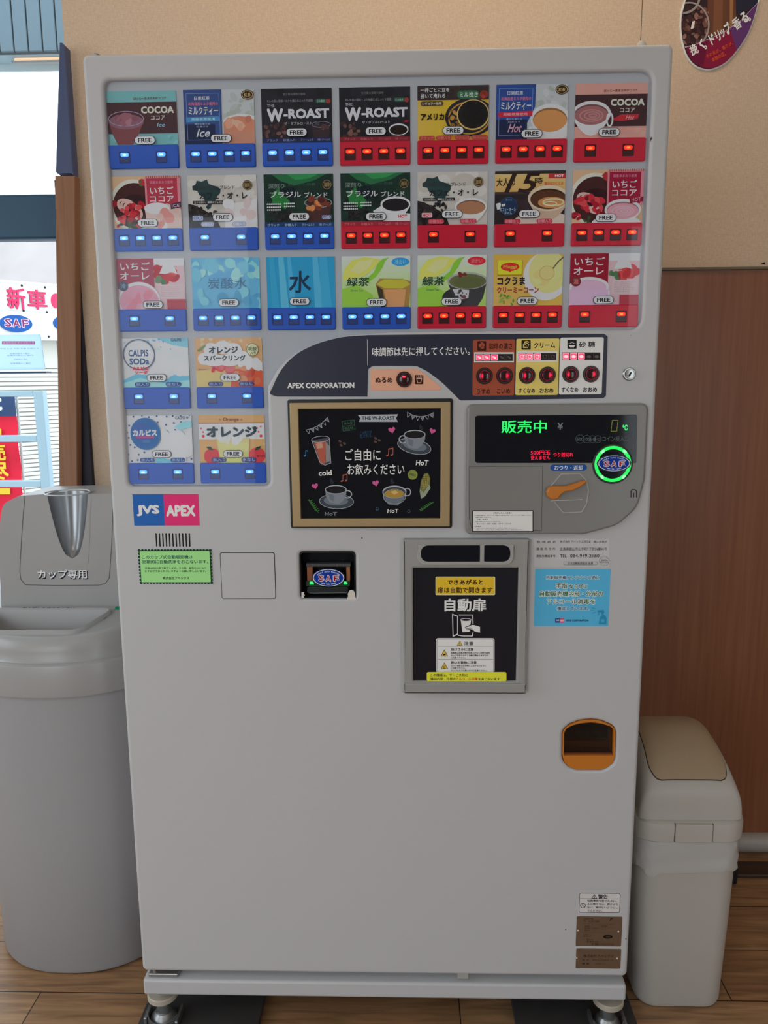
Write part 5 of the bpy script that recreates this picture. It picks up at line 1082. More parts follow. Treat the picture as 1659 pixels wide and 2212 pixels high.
# notice sticker (the square code on it is left out)
X3 = lambda x, y: PG(1005+x/10.703, 1095+y/10.7)
mb = MB(); ar = Art(mb, MF, X3, w1+0.0001); ar.rect(163, 80, 1575, 575, C((22, 22, 24), 1.0)); ar.rect(185, 100, 1555, 556, C((206, 202, 200))); k1 = C((40, 40, 42), 1.0); r1 = C((150, 40, 44), 1.0)
for s, b, m in (('ご利用されるお客様へ', (645, 120, 1088, 160), k1), ('この自動販売機では、下記アレルギー物質を含む原材料を使用したコーティングにて製造しています。', (205, 180, 1525, 206), r1), ('特定原材料７品目のうち', (240, 228, 598, 250), k1), ('小麦・乳成分', (266, 268, 525, 306), k1), ('特定原材料に準ずるもの２１品目のうち', (242, 332, 802, 354), k1), ('オレンジ・さば・大豆・バナナ・リンゴ', (266, 370, 1058, 408), k1), ('注意事項', (212, 438, 358, 465), k1), ('・食物アレルギー物質を含む商品をご確認のうえお買い求めください。', (240, 480, 1200, 500), k1), ('・食物アレルギーのある方はかならず、専門医にご相談いただくか、ご利用をお控えください。', (240, 516, 1335, 536), k1)): ar.text(s, *b, m, 0.02)
obj('notice_sticker', mb, CO, 'white notice sticker with a black border')

# ---------------- menu screen
x0, x1 = uv(624, 960)[0], uv(977.5, 960)[0]; z1, z0 = (P0(700, 863)[1]+P0(900, 860.5)[1])/2, P0(800, 1140)[1]
mb = MB(); mb.prism(MF, [rr(x0, z0, x1, z1, 0.004)], -0.0001, 0.004, M['black'], bevel=0.001); MS = obj('menu_screen', mb, VM, 'menu screen in a gold frame')
g0, g1, s0, s1 = P0(631, 1000)[0], P0(972, 1000)[0], PW(0.004)(648, 1000)[0], PW(0.004)(951.5, 1000)[0]; zs1, zs0 = PW(0.004)(800, 883)[1], PW(0.004)(800, 1119)[1]; gz1, gz0 = z1-0.0055, z0+0.0035
mb = MB(); mb.prism(MF, [rr(x0+0.0042, gz0, x1-0.0042, gz1, 0.002), rr(s0, zs0, s1, zs1, 0.0005)], 0.0035, 0.010, M['gold'], bevel=0.0016); obj('gold_frame', mb, MS, 'satin gold frame')
mb = MB(); mb.prism(MF, [rr(s0-0.002, zs0-0.002, s1+0.002, zs1+0.002)], 0.0036, 0.0042, M['screen'])
ar = Art(mb, MF, lambda x, y: (s0+(x-335)/(1476-335)*(s1-s0), zs1-(y-693)/(1578-693)*(zs1-zs0)), 0.0042)
cw1 = C((170, 176, 184), 1.3); cw2 = C((104, 112, 124), 1.3); cw3 = C((60, 66, 78), 1.3); pk = C((206, 92, 150), 1.2); sa = C((190, 100, 84), 1.1); gr = C((70, 130, 60), 1.0)
def bunting(pts, n, big):
    P_ = [np.array(p, float) for p in pts]; q = lambda t: (1-t)**2*P_[0]+2*t*(1-t)*P_[1]+t*t*P_[2]
    ar.line([q(i/10) for i in range(11)], 4, cw1)
    for i in range(n):
        a, b = q(i/n+0.01), q((i+1)/n-0.01); m_ = (a+b)/2; dd = b-a; nn = np.array([-dd[1], dd[0]])/np.linalg.norm(dd)*big
        tri = [a, b, m_+nn]
        if i % 2: ar.poly(tri, cw2)
        ar.line(tri, 3, cw1, True)
bunting([(388, 860), (500, 840), (566, 758)], 6, 34); bunting([(1208, 722), (1310, 790), (1418, 726)], 6, 34)
ar.poly([(812, 742), (1134, 738), (1118, 770), (1132, 798), (818, 796), (832, 768)], cw1); ar.text('THE W-ROAST', 842, 752, 1108, 782, C((22, 26, 34), 1.0), 0.02)
ar.line([(682, 792), (780, 780), (788, 858), (692, 870)], 4, C((60, 100, 80), 1.2), True); ar.line([(686, 832), (786, 820)], 3, C((60, 100, 80), 1.2)); ar.text('HAVE', 700, 796, 768, 816, C((60, 100, 80), 1.2), 0.01, 0, 0.1); ar.text('BREAK', 704, 834, 776, 856, C((60, 100, 80), 1.2), 0.01, 0, 0.1)
ar.text('この香りが', 828, 868, 922, 894, C((44, 84, 120), 1.2), 0, 0, 0.1); ar.text('恋される…', 826, 892, 942, 922, C((44, 84, 120), 1.2), 0, 0, 0.1)
for x, y in ((664, 950), (700, 968), (672, 982), (952, 928), (982, 944), (950, 956)): ar.ell(x, y, 13, 9, C((104, 78, 70), 1.2), 0.5, 14); ar.line([(x-9, y+4), (x+9, y-4)], 2.5, C((40, 30, 30), 1.0))
def heart(x, y, s, rot=0.2):
    pts = []
    for k in range(28):
        t = 2*math.pi*k/28; hx, hy = 16*math.sin(t)**3, -(13*math.cos(t)-5*math.cos(2*t)-2*math.cos(3*t)-math.cos(4*t)); pts.append((x+(hx*math.cos(rot)-hy*math.sin(rot))*s/16, y+(hx*math.sin(rot)+hy*math.cos(rot))*s/16))
    ar.poly(pts, pk)
for h in ((1084, 862, 28, -0.2), (1410, 872, 25, 0.3), (454, 1312, 26, -0.2), (950, 1290, 27, -0.2)): heart(*h)
def note(x, y, s, m, two=True):
    ar.ell(x, y, s*0.3, s*0.2, m, -0.4, 14); ar.line([(x+s*0.26, y-2), (x+s*0.34, y-s*1.5)], 5, m)
    if two: ar.ell(x+s*1.05, y-s*0.1, s*0.3, s*0.2, m, -0.4, 14); ar.line([(x+s*1.32, y-s*0.15), (x+s*1.36, y-s*1.7)], 5, m); ar.line([(x+s*0.34, y-s*1.5), (x+s*1.36, y-s*1.7)], 9, m)
    else: ar.line([(x+s*0.34, y-s*1.5), (x+s*0.9, y-s*1.2)], 5, m)
note(1046, 1066, 34, sa); note(674, 1272, 32, sa); note(376, 1066, 30, C((70, 140, 190), 1.2), False)
def saucercup(cx, cy, s, flip=1, rot=0.0):
    ar.ell(cx+4*flip, cy+78*s, 142*s, 62*s, cw3, rot); ar.ring(cx+4*flip, cy+78*s, 142*s, 62*s, 4, cw1, rot); ar.ell(cx, cy+72*s, 100*s, 40*s, cw2, rot)
    ar.ring(cx+96*s*flip, cy+20*s, 36*s, 34*s, 8*s, cw1)
    ar.poly([(cx-88*s, cy-20*s), (cx-80*s, cy+40*s), (cx-50*s, cy+88*s), (cx+20*s, cy+98*s), (cx+60*s, cy+70*s), (cx+84*s, cy+20*s), (cx+88*s, cy-20*s)], C((126, 132, 142), 1.3)); ar.poly([(cx-60*s, cy+10*s), (cx-50*s, cy+60*s), (cx-20*s, cy+80*s), (cx-10*s, cy+30*s)], cw2)
    ar.ell(cx, cy-20*s, 88*s, 36*s, cw1); ar.ell(cx, cy-18*s, 82*s, 31*s, C((34, 30, 34), 1.0))
saucercup(1268, 918, 0.98, -1, 0.22); saucercup(624, 1360, 1.0, 1, 0.03)
ar.poly([(1004, 1370), (1020, 1430), (1055, 1466), (1130, 1474), (1180, 1420), (1200, 1360)], cw2); ar.ring(1206, 1364, 32, 34, 8, cw1); ar.ell(1102, 1362, 98, 52, cw1); ar.ell(1102, 1366, 90, 45, C((60, 62, 70), 1.2)); ar.ell(1100, 1378, 78, 32, C((176, 140, 60), 1.2)); ar.poly([(1070, 1362), (1110, 1350), (1135, 1368), (1100, 1385)], C((206, 180, 110), 1.2)); ar.ring(1102, 1400, 92, 62, 3, cw1)
for x, y in ((592, 1272), (1084, 1275), (1318, 846)):
    for k in range(4): ar.ring(x+7*math.sin(k*1.8), y+12-9*k, 13-2*k, 10, 2, cw3, 0.3, 14)
ar.poly([(434, 940), (580, 920), (592, 1120), (560, 1138), (510, 1142), (494, 1118)], C((70, 74, 84), 1.2)); ar.poly([(455, 960), (548, 942), (545, 1125), (512, 1132), (500, 1110)], C((176, 92, 74), 1.2)); ar.poly([(548, 950), (582, 990), (580, 1110), (548, 1122)], C((140, 136, 140), 1.2)); ar.line([(434, 935), (500, 1120), (540, 1142), (588, 1125), (580, 925)], 4, cw1); ar.ring(507, 932, 74, 26, 4, cw1, -0.1); ar.poly([(470, 970), (520, 960), (526, 1000), (480, 1010)], C((196, 150, 130), 1.2))
wt2 = C((206, 206, 210), 1.6)
ar.text('ご自由に', 704, 1012, 992, 1108, wt2, 0.012, 0, 0.0); ar.text('お飲みください', 722, 1132, 1184, 1222, wt2, 0.012); ar.text('cold', 486, 1182, 594, 1226, wt2, 0.03, 0, 0.06); ar.text('HoT', 1278, 1104, 1378, 1148, wt2, 0.03, 0.1, -0.03); ar.text('HoT', 530, 1524, 630, 1556, C((120, 124, 132), 1.3), 0.03, 0.1); ar.text('HoT', 1044, 1500, 1134, 1534, wt2, 0.03, 0.1)
ar.poly(ell(1250, 1222, 40, 40, 24), C((140, 150, 76), 1.1)); ar.text('SMELL', 1224, 1212, 1278, 1232, C((40, 50, 30), 1.0), 0.01, 0, -0.2)
ar.poly([(1345, 1212), (1375, 1208), (1392, 1250), (1390, 1330), (1360, 1390), (1320, 1420), (1306, 1360), (1318, 1270)], C((112, 116, 78), 1.2)); ar.poly([(1340, 1230), (1372, 1214), (1384, 1260), (1370, 1320), (1330, 1350), (1322, 1290)], C((150, 140, 70), 1.2)); ar.poly([(1308, 1340), (1340, 1370), (1385, 1300), (1396, 1330), (1350, 1400), (1318, 1418)], C((150, 160, 140), 1.2))
for k in range(6):
    for j in range(3): ar.ell(1340+j*14-k*2, 1238+k*17, 4, 5, C((60, 60, 40), 1.0), 0, 8)
for (xa, ya), (xb, yb) in (((405, 1418), (478, 1530)), ((1418, 1442), (1308, 1520))):
    ar.line([(xa, ya), (xb, yb)], 3, gr)
    for k in range(1, 8):
        t = k/8; x, y = xa+(xb-xa)*t, ya+(yb-ya)*t
        for s in (-1, 1): ar.ell(x+s*10, y-4, 11, 4, gr, s*-0.6, 10)
for x, y, m in ((962, 1500, C((80, 130, 180), 1.2)), (1218, 1522, cw2)): ar.line([(x-12, y), (x-4, y+10), (x+8, y+6), (x+14, y-4)], 3, m); ar.ell(x-6, y-12, 2.5, 4, m, n=8); ar.ell(x+6, y-13, 2.5, 4, m, n=8)
obj('screen', mb, MS, 'black menu screen with chalk style drawings')

# ---------------- stickers, grille, blank cover
mb = MB(); S4 = lambda x, y: P0(270+x/3.13, 1040+y/3.13)
x0, xm_, x1 = P0(288, 1100)[0], P0(354.7, 1100)[0], P0(430, 1100)[0]; z1, z0 = P0(355, 1067.5)[1], P0(355, 1135.3)[1]
mb.prism(MF, [rr(x0, z0, xm_, z1)], 0, 0.0003, C((34, 84, 152))); mb.prism(MF, [rr(xm_, z0, x1, z1)], 0, 0.0003, C((206, 44, 100)))
ar = Art(mb, MF, P0, 0.0003); ar.text('JVS', 295.5, 1091, 344.5, 1115, Wt, 0.05); ar.text('APEX', 359, 1091, 422, 1115, Wt, 0.05); obj('logo_sticker', mb, VM, 'blue and crimson logo sticker')
mb = MB(); ar = Art(mb, MF, P0, 0.00005)
for k in range(11):
    x = 337+k*7.18; q0, q1 = P0(x, 1151.5), P0(x, 1181); ar.conv = lambda a, b: (a, b); ar.poly(rr(q0[0]-0.0012, q1[1], q0[0]+0.0012, q0[1], 0.0012), M['black_matt'])
obj('speaker_grille', mb, VM)
mb = MB(); x0, x1 = P0(303, 1222)[0], P0(456, 1222)[0]; z1, z0 = P0(378, 1188.5)[1], P0(378, 1258.5)[1]; dg_ = C((24, 74, 48), 1.0)
lp = []; n1, n2 = 22, 10
ar = Art(mb, MF, lambda a, b: (a, b), 0.0001)
ar.poly(rr(x0, z0, x1, z1), dg_)
for k in range(n1+1):
    for z in (z0, z1): ar.ell(x0+(x1-x0)*k/n1, z, 0.0025, 0.0025, dg_, n=10)
for k in range(n2+1):
    for x in (x0, x1): ar.ell(x, z0+(z1-z0)*k/n2, 0.0025, 0.0025, dg_, n=10)
mb.k = 70; ar.poly(rr(x0+0.0012, z0+0.0012, x1-0.0012, z1-0.0012, 0.001), C((136, 190, 122))); ar = Art(mb, MF, S4, 0.0001); nv = C((26, 72, 84), 1.0); gk = C((24, 66, 40), 1.0)
for s, b, m in (('このカップ式自動販売機は', (117, 497, 460, 522), nv), ('定期的に自動洗浄をおこないます。', (119, 529, 565, 553), nv), ('洗浄は約3分間で終了します。その間、販売中止となり', (137, 576, 550, 592), gk), ('ますがご了承くださいますようお願い申し上げます。', (137, 597, 550, 612), gk), ('株式会社アペックス', (258, 641, 436, 662), gk), ('A-0000', (526, 664, 575, 669), gk)):
    if s != 'A-0000': ar.text(s, *b, m, 0.03)
obj('cleaning_sticker', mb, VM, 'green sticker with a scalloped border')
x0, x1 = P0(477, 1243)[0], P0(595, 1243)[0]; z1, z0 = P0(535, 1193)[1], P0(535, 1293.5)[1]
mb = MB(); mb.prism(MF, [rr(x0, z0, x1, z1, 0.004)], -0.0001, 0.00015, M['black_matt']); mb.prism(MF, [rr(x0+0.0011, z0+0.0009, x1-0.0011, z1-0.0013, 0.0035)], 0, 0.0009, M['white_paint'], bevel=0.0005); obj('blank_cover', mb, VM, 'white blanking cover')

# ---------------- bank note reader in its recess
PR = PW(-0.010); S5 = lambda x, y: PR(640+x/11.85, 1185+y/11.85)
rx0, rx1 = min(q[0] for q in reader), max(q[0] for q in reader); rz0, rz1 = min(q[1] for q in reader), max(q[1] for q in reader)
mb = MB(); o = rr(rx0-0.004, rz0-0.004, rx1+0.004, rz1+0.004, 0.005); i_ = rr(rx0+0.0005, rz0+0.0005, rx1-0.0005, rz1-0.0005, 0.006)
mb.prism(MF, [rr(rx0+0.0004, rz0+0.0004, rx1-0.0004, rz1-0.0004, 0.006), rr(rx0+0.002, rz0+0.002, rx1-0.002, rz1-0.002, 0.0055)], -0.046, -0.001, M['black'], bevel=0.001); mb.prism(MF, [rr(rx0+0.001, rz0+0.001, rx1-0.001, rz1-0.001, 0.005)], -0.047, -0.036, M['black_matt'])
ar = Art(mb, MF, lambda x, y: PW(-0.001)(640+x/11.85, 1185+y/11.85), -0.0003); chip = C((176, 170, 162))
ar.poly([(132, 1112), (208, 1112), (190, 1150), (222, 1196), (196, 1215), (200, 1256), (135, 1262)], chip)
ar.poly([(1290, 1310), (1300, 1265), (1330, 1220), (1318, 1160), (1360, 1075), (1420, 1055), (1475, 1080), (1505, 1150), (1512, 1235), (1540, 1298), (1430, 1302)], chip)
NR = obj('bill_reader', mb, VM, 'black recessed note reader')
mb = MB(); ar = Art(mb, MF, S5, -0.0115)
b0, b1 = S5(272, 855), S5(402, 455); mb.prism(MF, [rr(b0[0], b0[1], b1[0], b1[1])], -0.036, -0.016, principled('amber_plastic', (0.34, 0.11, 0.045), 0.35)); b0, b1 = S5(1280, 855), S5(1366, 455); mb.prism(MF, [rr(b0[0], b0[1], b1[0], b1[1])], -0.036, -0.016, PO.setdefault('amber', principled('amber_plastic', (0.42, 0.16, 0.06), 0.35)))
b0, b1 = S5(245, 478), S5(1388, 392); mb.prism(MF, [rr(b0[0], b0[1], b1[0], b1[1], 0.001)], -0.030, -0.0125, principled('smoky_plastic', (0.085, 0.085, 0.09), 0.2), bevel=0.001)
for x in (405, 575, 1045, 1210): ar.line([(x, 405), (x, 470)], 8, C((110, 108, 108), 1.2))
ar.rect(250, 840, 1372, 965, principled('dark_green_plastic', (0.004, 0.035, 0.018), 0.3)); ar.line([(320, 968), (1350, 968)], 10, C((84, 150, 110), 1.0))
b0, b1 = S5(270, 1150), S5(1330, 985); mb.prism(MF, [rr(b0[0], b0[1], b1[0], b1[1], 0.003)], -0.03, -0.0105, principled('dark_teal_plastic', (0.012, 0.022, 0.024), 0.25), bevel=0.001); ar.w0 = -0.0098; ar.line([(345, 1138), (1300, 1130)], 12, C((120, 126, 124), 1.2)); ar.line([(360, 1042), (570, 1050)], 6, C((50, 70, 66), 1.2))
for x in (378, 1190): ar.ell(x, 285, 9, 9, C((70, 78, 84), 1.2), n=8)
obj('note_slot', mb, NR)
for x0_, x1_ in ((335, 448), (1206, 1306)):
    mb = MB(); ar = Art(mb, MF, S5, -0.0108); ar.rect(x0_-10, 842, x1_+10, 935, EM((0, 160, 60), 0.25), 20)
    for y in (850, 890): ar.rect(x0_+8, y, x1_-(0 if y > 860 else 20), y+30, EM((60, 255, 130), 1.6), 8)
    obj('indicator_light', mb, NR, 'green indicator light')
mb = MB(); q = PW(-0.005)(640+825/11.85, 1185+750/11.85); rx_ = 0.0292; ry_ = 0.0168; mb.prism(MF, [ell(q[0], q[1], rx_, ry_, 44)], -0.012, -0.0052, principled_once('navy_edge', (0.01, 0.016, 0.07), 0.3), bevel=0.0005)
emblem(Art(mb, MF, lambda x, y: (q[0]+x, q[1]-y), -0.0052), 0, 0, rx_*0.99, ry_*0.99, True, False); obj('oval_sticker', mb, NR, 'blue oval sticker with red letters')

# ---------------- cup delivery hatch
w2 = 0.014; PH = PW(w2); X5 = lambda x, y: PH(850+x/3.318, 1140+y/3.318)
hx0, hx1 = (PH(869, 1180)[0]+PH(872, 1480)[0])/2, (PH(1142.5, 1180)[0]+PH(1139, 1480)[0])/2; hz1, hz0 = PH(1000, 1165.5)[1], PH(1000, 1498)[1]
dx0, dx1 = (PH(892, 1250)[0]+PH(893, 1460)[0])/2, (PH(1118.5, 1250)[0]+PH(1116.5, 1460)[0])/2; dz1, dz0 = PH(1000, 1227)[1], PH(1000, 1472)[1]
mb = MB(); zl = PH(1000, 1476)[1]
mb.prism(MF, [rr(hx0, hz0, hx1, hz1, 0.002), rr(dx0, dz0, dx1, dz1, 0.001)], -0.0001, w2, M['hatch'], bevel=0.0035, seg=4)
mb.prism(MF, [rr(hx0+0.0008, hz0+0.0006, hx1-0.0008, zl+0.0005, 0.001)], w2-0.004, w2+0.003, M['hatch'], bevel=0.0025)
pz1, pz0 = PH(1000, 1177.5)[1], PH(1000, 1212.5)[1]; px0, px1 = PH(909, 1195)[0], PH(1102, 1195)[0]
qz0 = PH(1000, 1220.5)[1]; mb.prism(MF, [fillet([(px0-0.007, pz1+0.0005), (px0-0.007, qz0), (px1+0.007, qz0), (px1+0.007, pz1+0.0005)], [0.0005, 0.018, 0.018, 0.0005])], w2-0.001, w2+0.0025, M['grey_light'], bevel=0.0015)
HA = obj('delivery_hatch', mb, VM, 'grey cup delivery hatch')
xs0, xs1 = PH(1036.5, 1195)[0], PH(1045.5, 1195)[0]; rz = (pz1-pz0)/2-0.0005
mb = MB(); mb.prism(MF, [fillet([(px0, pz0), (xs0, pz0), (xs0, pz1), (px0, pz1)], [rz, 0.002, 0.002, rz], 8)], w2+0.002, w2+0.0031, M['screen'], bevel=0.0004); mb.prism(MF, [fillet([(xs1, pz0), (px1, pz0), (px1, pz1), (xs1, pz1)], [0.002, rz, rz, 0.002], 8)], w2+0.002, w2+0.0031, M['screen'], bevel=0.0004); obj('light_window', mb, HA, 'dark oval window of the hatch')
wd = 0.009; XD = lambda x, y: PW(wd)(850+x/3.318, 1140+y/3.318)
mb = MB(); mb.prism(MF, [rr(dx0+0.0008, dz0+0.0008, dx1-0.0008, dz1-0.0008, 0.001)], 0.0005, wd, principled('black_door', (0.010, 0.012, 0.020), 0.22, 0, 0.4), bevel=0.0008)
ar = Art(mb, MF, XD, wd); ar.text('自動扉', 365, 507, 665, 600, Wt, 0.05)
ar.poly([(420, 616), (462, 632), (462, 766), (424, 783)], Wt); ar.poly([(427, 626), (457, 637), (457, 760), (430, 772)], C((20, 22, 30), 1.0)); ar.line([(470, 625), (568, 625), (570, 700)], 6, Wt); ar.line([(462, 770), (495, 776), (566, 776), (570, 750)], 6, Wt)
ar.poly([(482, 660), (556, 658), (546, 745), (494, 748)], Wt); ar.ell(519, 660, 38, 11, C((20, 22, 30), 1.0)); ar.ring(519, 660, 39, 12, 4, Wt)
ar.poly([(510, 712), (540, 700), (560, 690), (580, 692), (620, 706), (620, 756), (590, 752), (566, 742), (545, 728), (520, 726)], C((20, 22, 30), 1.0)); ar.poly([(514, 714), (545, 706), (562, 696), (580, 698), (620, 710), (620, 751), (592, 746), (570, 736), (548, 722), (520, 722)], Wt); ar.line([(545, 712), (560, 724), (575, 738)], 3, C((20, 22, 30), 1.0))
HD = obj('hatch_door', mb, HA, 'black sliding hatch door with white lettering')
mb = MB(); ar = Art(mb, MF, XD, wd+0.0006); ar.rect(301, 350, 728, 482, C((226, 206, 160)), 9); ar.rect(306, 355, 723, 477, C((228, 158, 40)), 7); ar.text('できあがると', 384, 370, 643, 408, br, 0.04); ar.text('扉は自動で開きます', 316, 424, 710, 468, br, 0.04); obj('opening_label', mb, HA, 'orange yellow label')
mb = MB(); ar = Art(mb, MF, XD, wd+0.0006); ar.rect(304, 791, 724, 1040, C((206, 204, 202)), 16); ar.frame(310, 797, 718, 1045, 2.5, k1, 12)
ar.line([(318, 851), (712, 851)], 2, k1); ar.line([(318, 942), (712, 942)], 2, k1)
for cx, cy, s, inner in ((475, 828, 21, '!'), (364, 899, 27, 'hand'), (364, 991, 27, 'cup')):
    ar.poly([(cx, cy-s), (cx+s, cy+s*0.8), (cx-s, cy+s*0.8)], k1); ar.poly([(cx, cy-s*0.75), (cx+s*0.78, cy+s*0.66), (cx-s*0.78, cy+s*0.66)], C((226, 160, 60)))
    if inner == '!': ar.line([(cx, cy-6), (cx, cy+6)], 4, k1); ar.ell(cx, cy+11, 2, 2, k1, n=8)
    elif inner == 'hand': ar.poly([(cx-12, cy+14), (cx-4, cy+4), (cx+12, cy+6), (cx+8, cy+14)], k1)
    else: ar.line([(cx-5, cy+12), (cx-4, cy-2)], 3, k1); ar.line([(cx+4, cy+12), (cx+3, cy-4)], 3, k1); ar.line([(cx-9, cy+14), (cx+9, cy+14)], 3, k1)
for s, b in (('注意', (505, 814, 572, 843)), ('指はさみに注意', (412, 861, 572, 882)), ('自動扉はお飲み物が出来上がると自動で開き', (412, 890, 690, 902)), ('カップを取り出すと自動で閉まりますので', (412, 907, 680, 920)), ('ご注意ください。', (412, 924, 515, 936)), ('熱いお飲物に注意', (412, 953, 595, 975)), ('カップを取り出す時にこぼさないように', (412, 981, 663, 994)), ('ご注意ください。', (412, 998, 515, 1010)), ('カップはとても熱いのでご注意ください。', (412, 1016, 672, 1028))): ar.text(s, *b, k1, 0.025)
obj('caution_label', mb, HA, 'white caution label')
mb = MB(); ar = Art(mb, MF, XD, wd+0.0040); ar.w0 = wd+0.0012; mb.k = 60; ar.rect(238, 1030, 808, 1097, C((222, 206, 52)), 12); ar.text('この機械は、サービス時に', 264, 1041, 533, 1062, k1, 0.03); ar.text('機械内部・外部の', 264, 1069, 445, 1090, k1, 0.03); ar.text('アルコール消毒', 447, 1069, 603, 1090, C((206, 60, 40), 1.2), 0.03); ar.text('をおこないます', 606, 1071, 760, 1090, k1, 0.03); obj('service_label', mb, HA, 'yellow service label')

# ---------------- contact lettering and blue sticker
X6 = lambda x, y: P0(850+x/3.318, 1140+y/3.318)
mb = MB(); ar = Art(mb, MF, X6, 0.0001); ar.poly([(1008, 78), (1545, 78), (1545, 280), (1008, 280)], principled('clear_label_film', (0.63, 0.63, 0.64), 0.3)); tk = C((52, 54, 62), 1.0)
for s, b in (('管 理 者 名', (1025, 92, 1163, 110)), ('株式会社 アペックス西日本', (1195, 90, 1414, 110)), ('福山営業所', (1434, 92, 1530, 109)), ('連 絡 先 住 所', (1023, 142, 1161, 161)), ('広島県福山市山手町5丁目26番46号', (1193, 140, 1529, 163)), ('連絡先電話番号', (1023, 193, 1161, 212)), ('TEL', (1193, 192, 1241, 212)), ('084-949-2180', (1266, 190, 1475, 213)), ('日本自動販売協会 会員', (1250, 246, 1430, 264))): ar.text(s, *b, tk, 0.015)
ar.frame(1219, 243, 1462, 267, 2, tk, 11); ar.ring(1510, 238, 36, 36, 2.2, C((120, 120, 122), 1.1)); ar.line([(1478, 246), (1542, 246)], 5, C((110, 110, 112), 1.1)); ar.text('JAMA', 1484, 226, 1536, 244, C((100, 100, 104), 1.1), 0.02); ar.line([(1484, 220), (1510, 212), (1536, 220)], 2, C((120, 120, 122), 1.1)); ar.line([(1488, 254), (1510, 262), (1532, 254)], 2, C((120, 120, 122), 1.1))
obj('contact_label', mb, VM, 'clear label with dark contact lettering')
mb = MB(); bx0, bx1 = P0(1154.5, 1290)[0], P0(1316.5, 1290)[0]; bz1, bz0 = P0(1235, 1229)[1], P0(1235, 1352.5)[1]
mb.prism(MF, [rr(bx0, bz0, bx1, bz1, 0.0022)], 0, 0.0003, C((72, 152, 208))); ar = Art(mb, MF, X6, 0.0003); nb_ = C((44, 60, 120), 1.1); gb = C((24, 110, 76), 1.1); hl = C((206, 228, 214))
for s, b, m, h in (('自動販売機メンテナンス時に', (1096, 344, 1478, 370), nb_, C((170, 206, 226))), ('手指', (1164, 396, 1246, 436), gb, hl), ('ならびに', (1258, 404, 1390, 435), gb, hl), ('自動販売機内部・外部の', (1048, 452, 1502, 492), gb, hl), ('アルコール消毒を', (1099, 508, 1445, 547), gb, hl), ('徹底しています。', (1172, 564, 1402, 592), nb_, C((170, 206, 226)))):
    ar.text(s, b[0]-3, b[1]-3, b[2]+3, b[3]+3, h, 0.085); ar.text(s, *b, m, 0.03)
ar.rect(1158, 647, 1191, 680, C((34, 60, 120))); ar.rect(1191, 647, 1224, 680, C((206, 50, 90))); ar.text('JVS', 1163, 657, 1188, 671, Wt, 0.04); ar.text('APEX', 1194, 657, 1222, 671, Wt, 0.04); ar.text('APEX CORPORATION', 1235, 657, 1396, 671, C((36, 60, 90), 1.0), 0.03)
sb = C((38, 122, 160)); ar.poly([(1478, 640), (1498, 622), (1508, 622), (1526, 645), (1524, 690), (1470, 690)], sb); ar.poly([(1460, 592), (1506, 588), (1510, 606), (1500, 622), (1490, 622), (1488, 606), (1462, 604)], sb); ar.line([(1472, 606), (1466, 624)], 5, sb); ar.rect(1484, 655, 1510, 678, C((60, 146, 182)))
for xa, ya, xb, yb in ((1420, 570, 1445, 580), (1414, 592, 1440, 594), (1424, 612, 1446, 604)): ar.line([(xa, ya), (xb, yb)], 4, sb)
obj('hygiene_sticker', mb, VM, 'sky blue sticker')

# ---------------- coin return cup
C7 = lambda w: (lambda x, y: PW(w)(1200+x/11.06, 1540+y/11.06))
inn = [C7(0)(x, y) for x, y in ((205, 1030), (212, 490), (262, 385), (400, 310), (560, 262), (850, 232), (1110, 265), (1290, 320), (1392, 388), (1400, 490), (1390, 1030))]
oo = offset_loop(ccw(cr_out), 0.0008)
mb = MB(); mb.prism(MF, [oo, inn], -0.045, -0.0008, M['orange'], bevel=0.0008); CR = obj('coin_return', mb, VM, 'orange coin return cup')
mb = MB(); mb.prism(MF, [offset_loop(ccw(inn), -0.0005)], -0.05, -0.044, M['black_matt'])
fl = C7(0)(300, 1030)[1]; xa, xb = C7(0)(230, 900)[0], C7(0)(1370, 900)[0]
mb.box(xa, xb, 0.006, 0.044, fl-0.001, fl+0.003, M['orange_in']); mb.box(xa, xb, 0.030, 0.044, fl+0.003, fl+0.016, M['orange_in'], 0.001)
ar = Art(mb, MF, C7(-0.0435), -0.0435); ar.text('おつり・返却', 520, 420, 1090, 500, C((70, 72, 76), 1.0), 0.02); ar.poly([(690, 640), (780, 560), (1000, 620), (1030, 720), (840, 730)], C((40, 40, 42), 1.0))
obj('coin_tray', mb, CR)
mb = MB(); mb.prism(MF, [offset_loop(ccw(inn), 0.0005)], -0.0105, -0.0098, glass_mat('smoky_flap', (0.62, 0.58, 0.56), 0.03, 0.05)); obj('flap', mb, CR, 'smoky clear flap')

# ---------------- warning label and plates
X8 = lambda x, y: P0(1235+x/11.96, 1915+y/11.96)
mb = MB(); ar = Art(mb, MF, X8, 0.0001); tk2 = C((40, 40, 46), 1.0)
def squad(p, m): ar.poly(p, m)
oq = [X8(*q) for q in ((195, 155), (1262, 182), (1245, 690), (178, 668))]; ax0, ax1 = (oq[0][0]+oq[3][0])/2, (oq[1][0]+oq[2][0])/2; az1, az0 = (oq[0][1]+oq[1][1])/2, (oq[2][1]+oq[3][1])/2
ar.conv = lambda a, b: (a, b); ar.poly(rr(ax0-0.0008, az0-0.0008, ax1+0.0008, az1+0.0008, 0.004), C((176, 172, 172))); ar.frame(ax0, az0, ax1, az1, 0.0011, tk2, 0.004); zz = X8(700, 312)[1]; ar.line([(ax0+0.002, zz), (ax1-0.001, zz)], 0.0006, tk2); ar.conv = X8
ar.line([(585, 205), (512, 300), (650, 304)], 12, tk2, True); ar.line([(582, 230), (582, 290)], 18, tk2); ar.text('警告', 680, 200, 935, 312, tk2, 0.035)
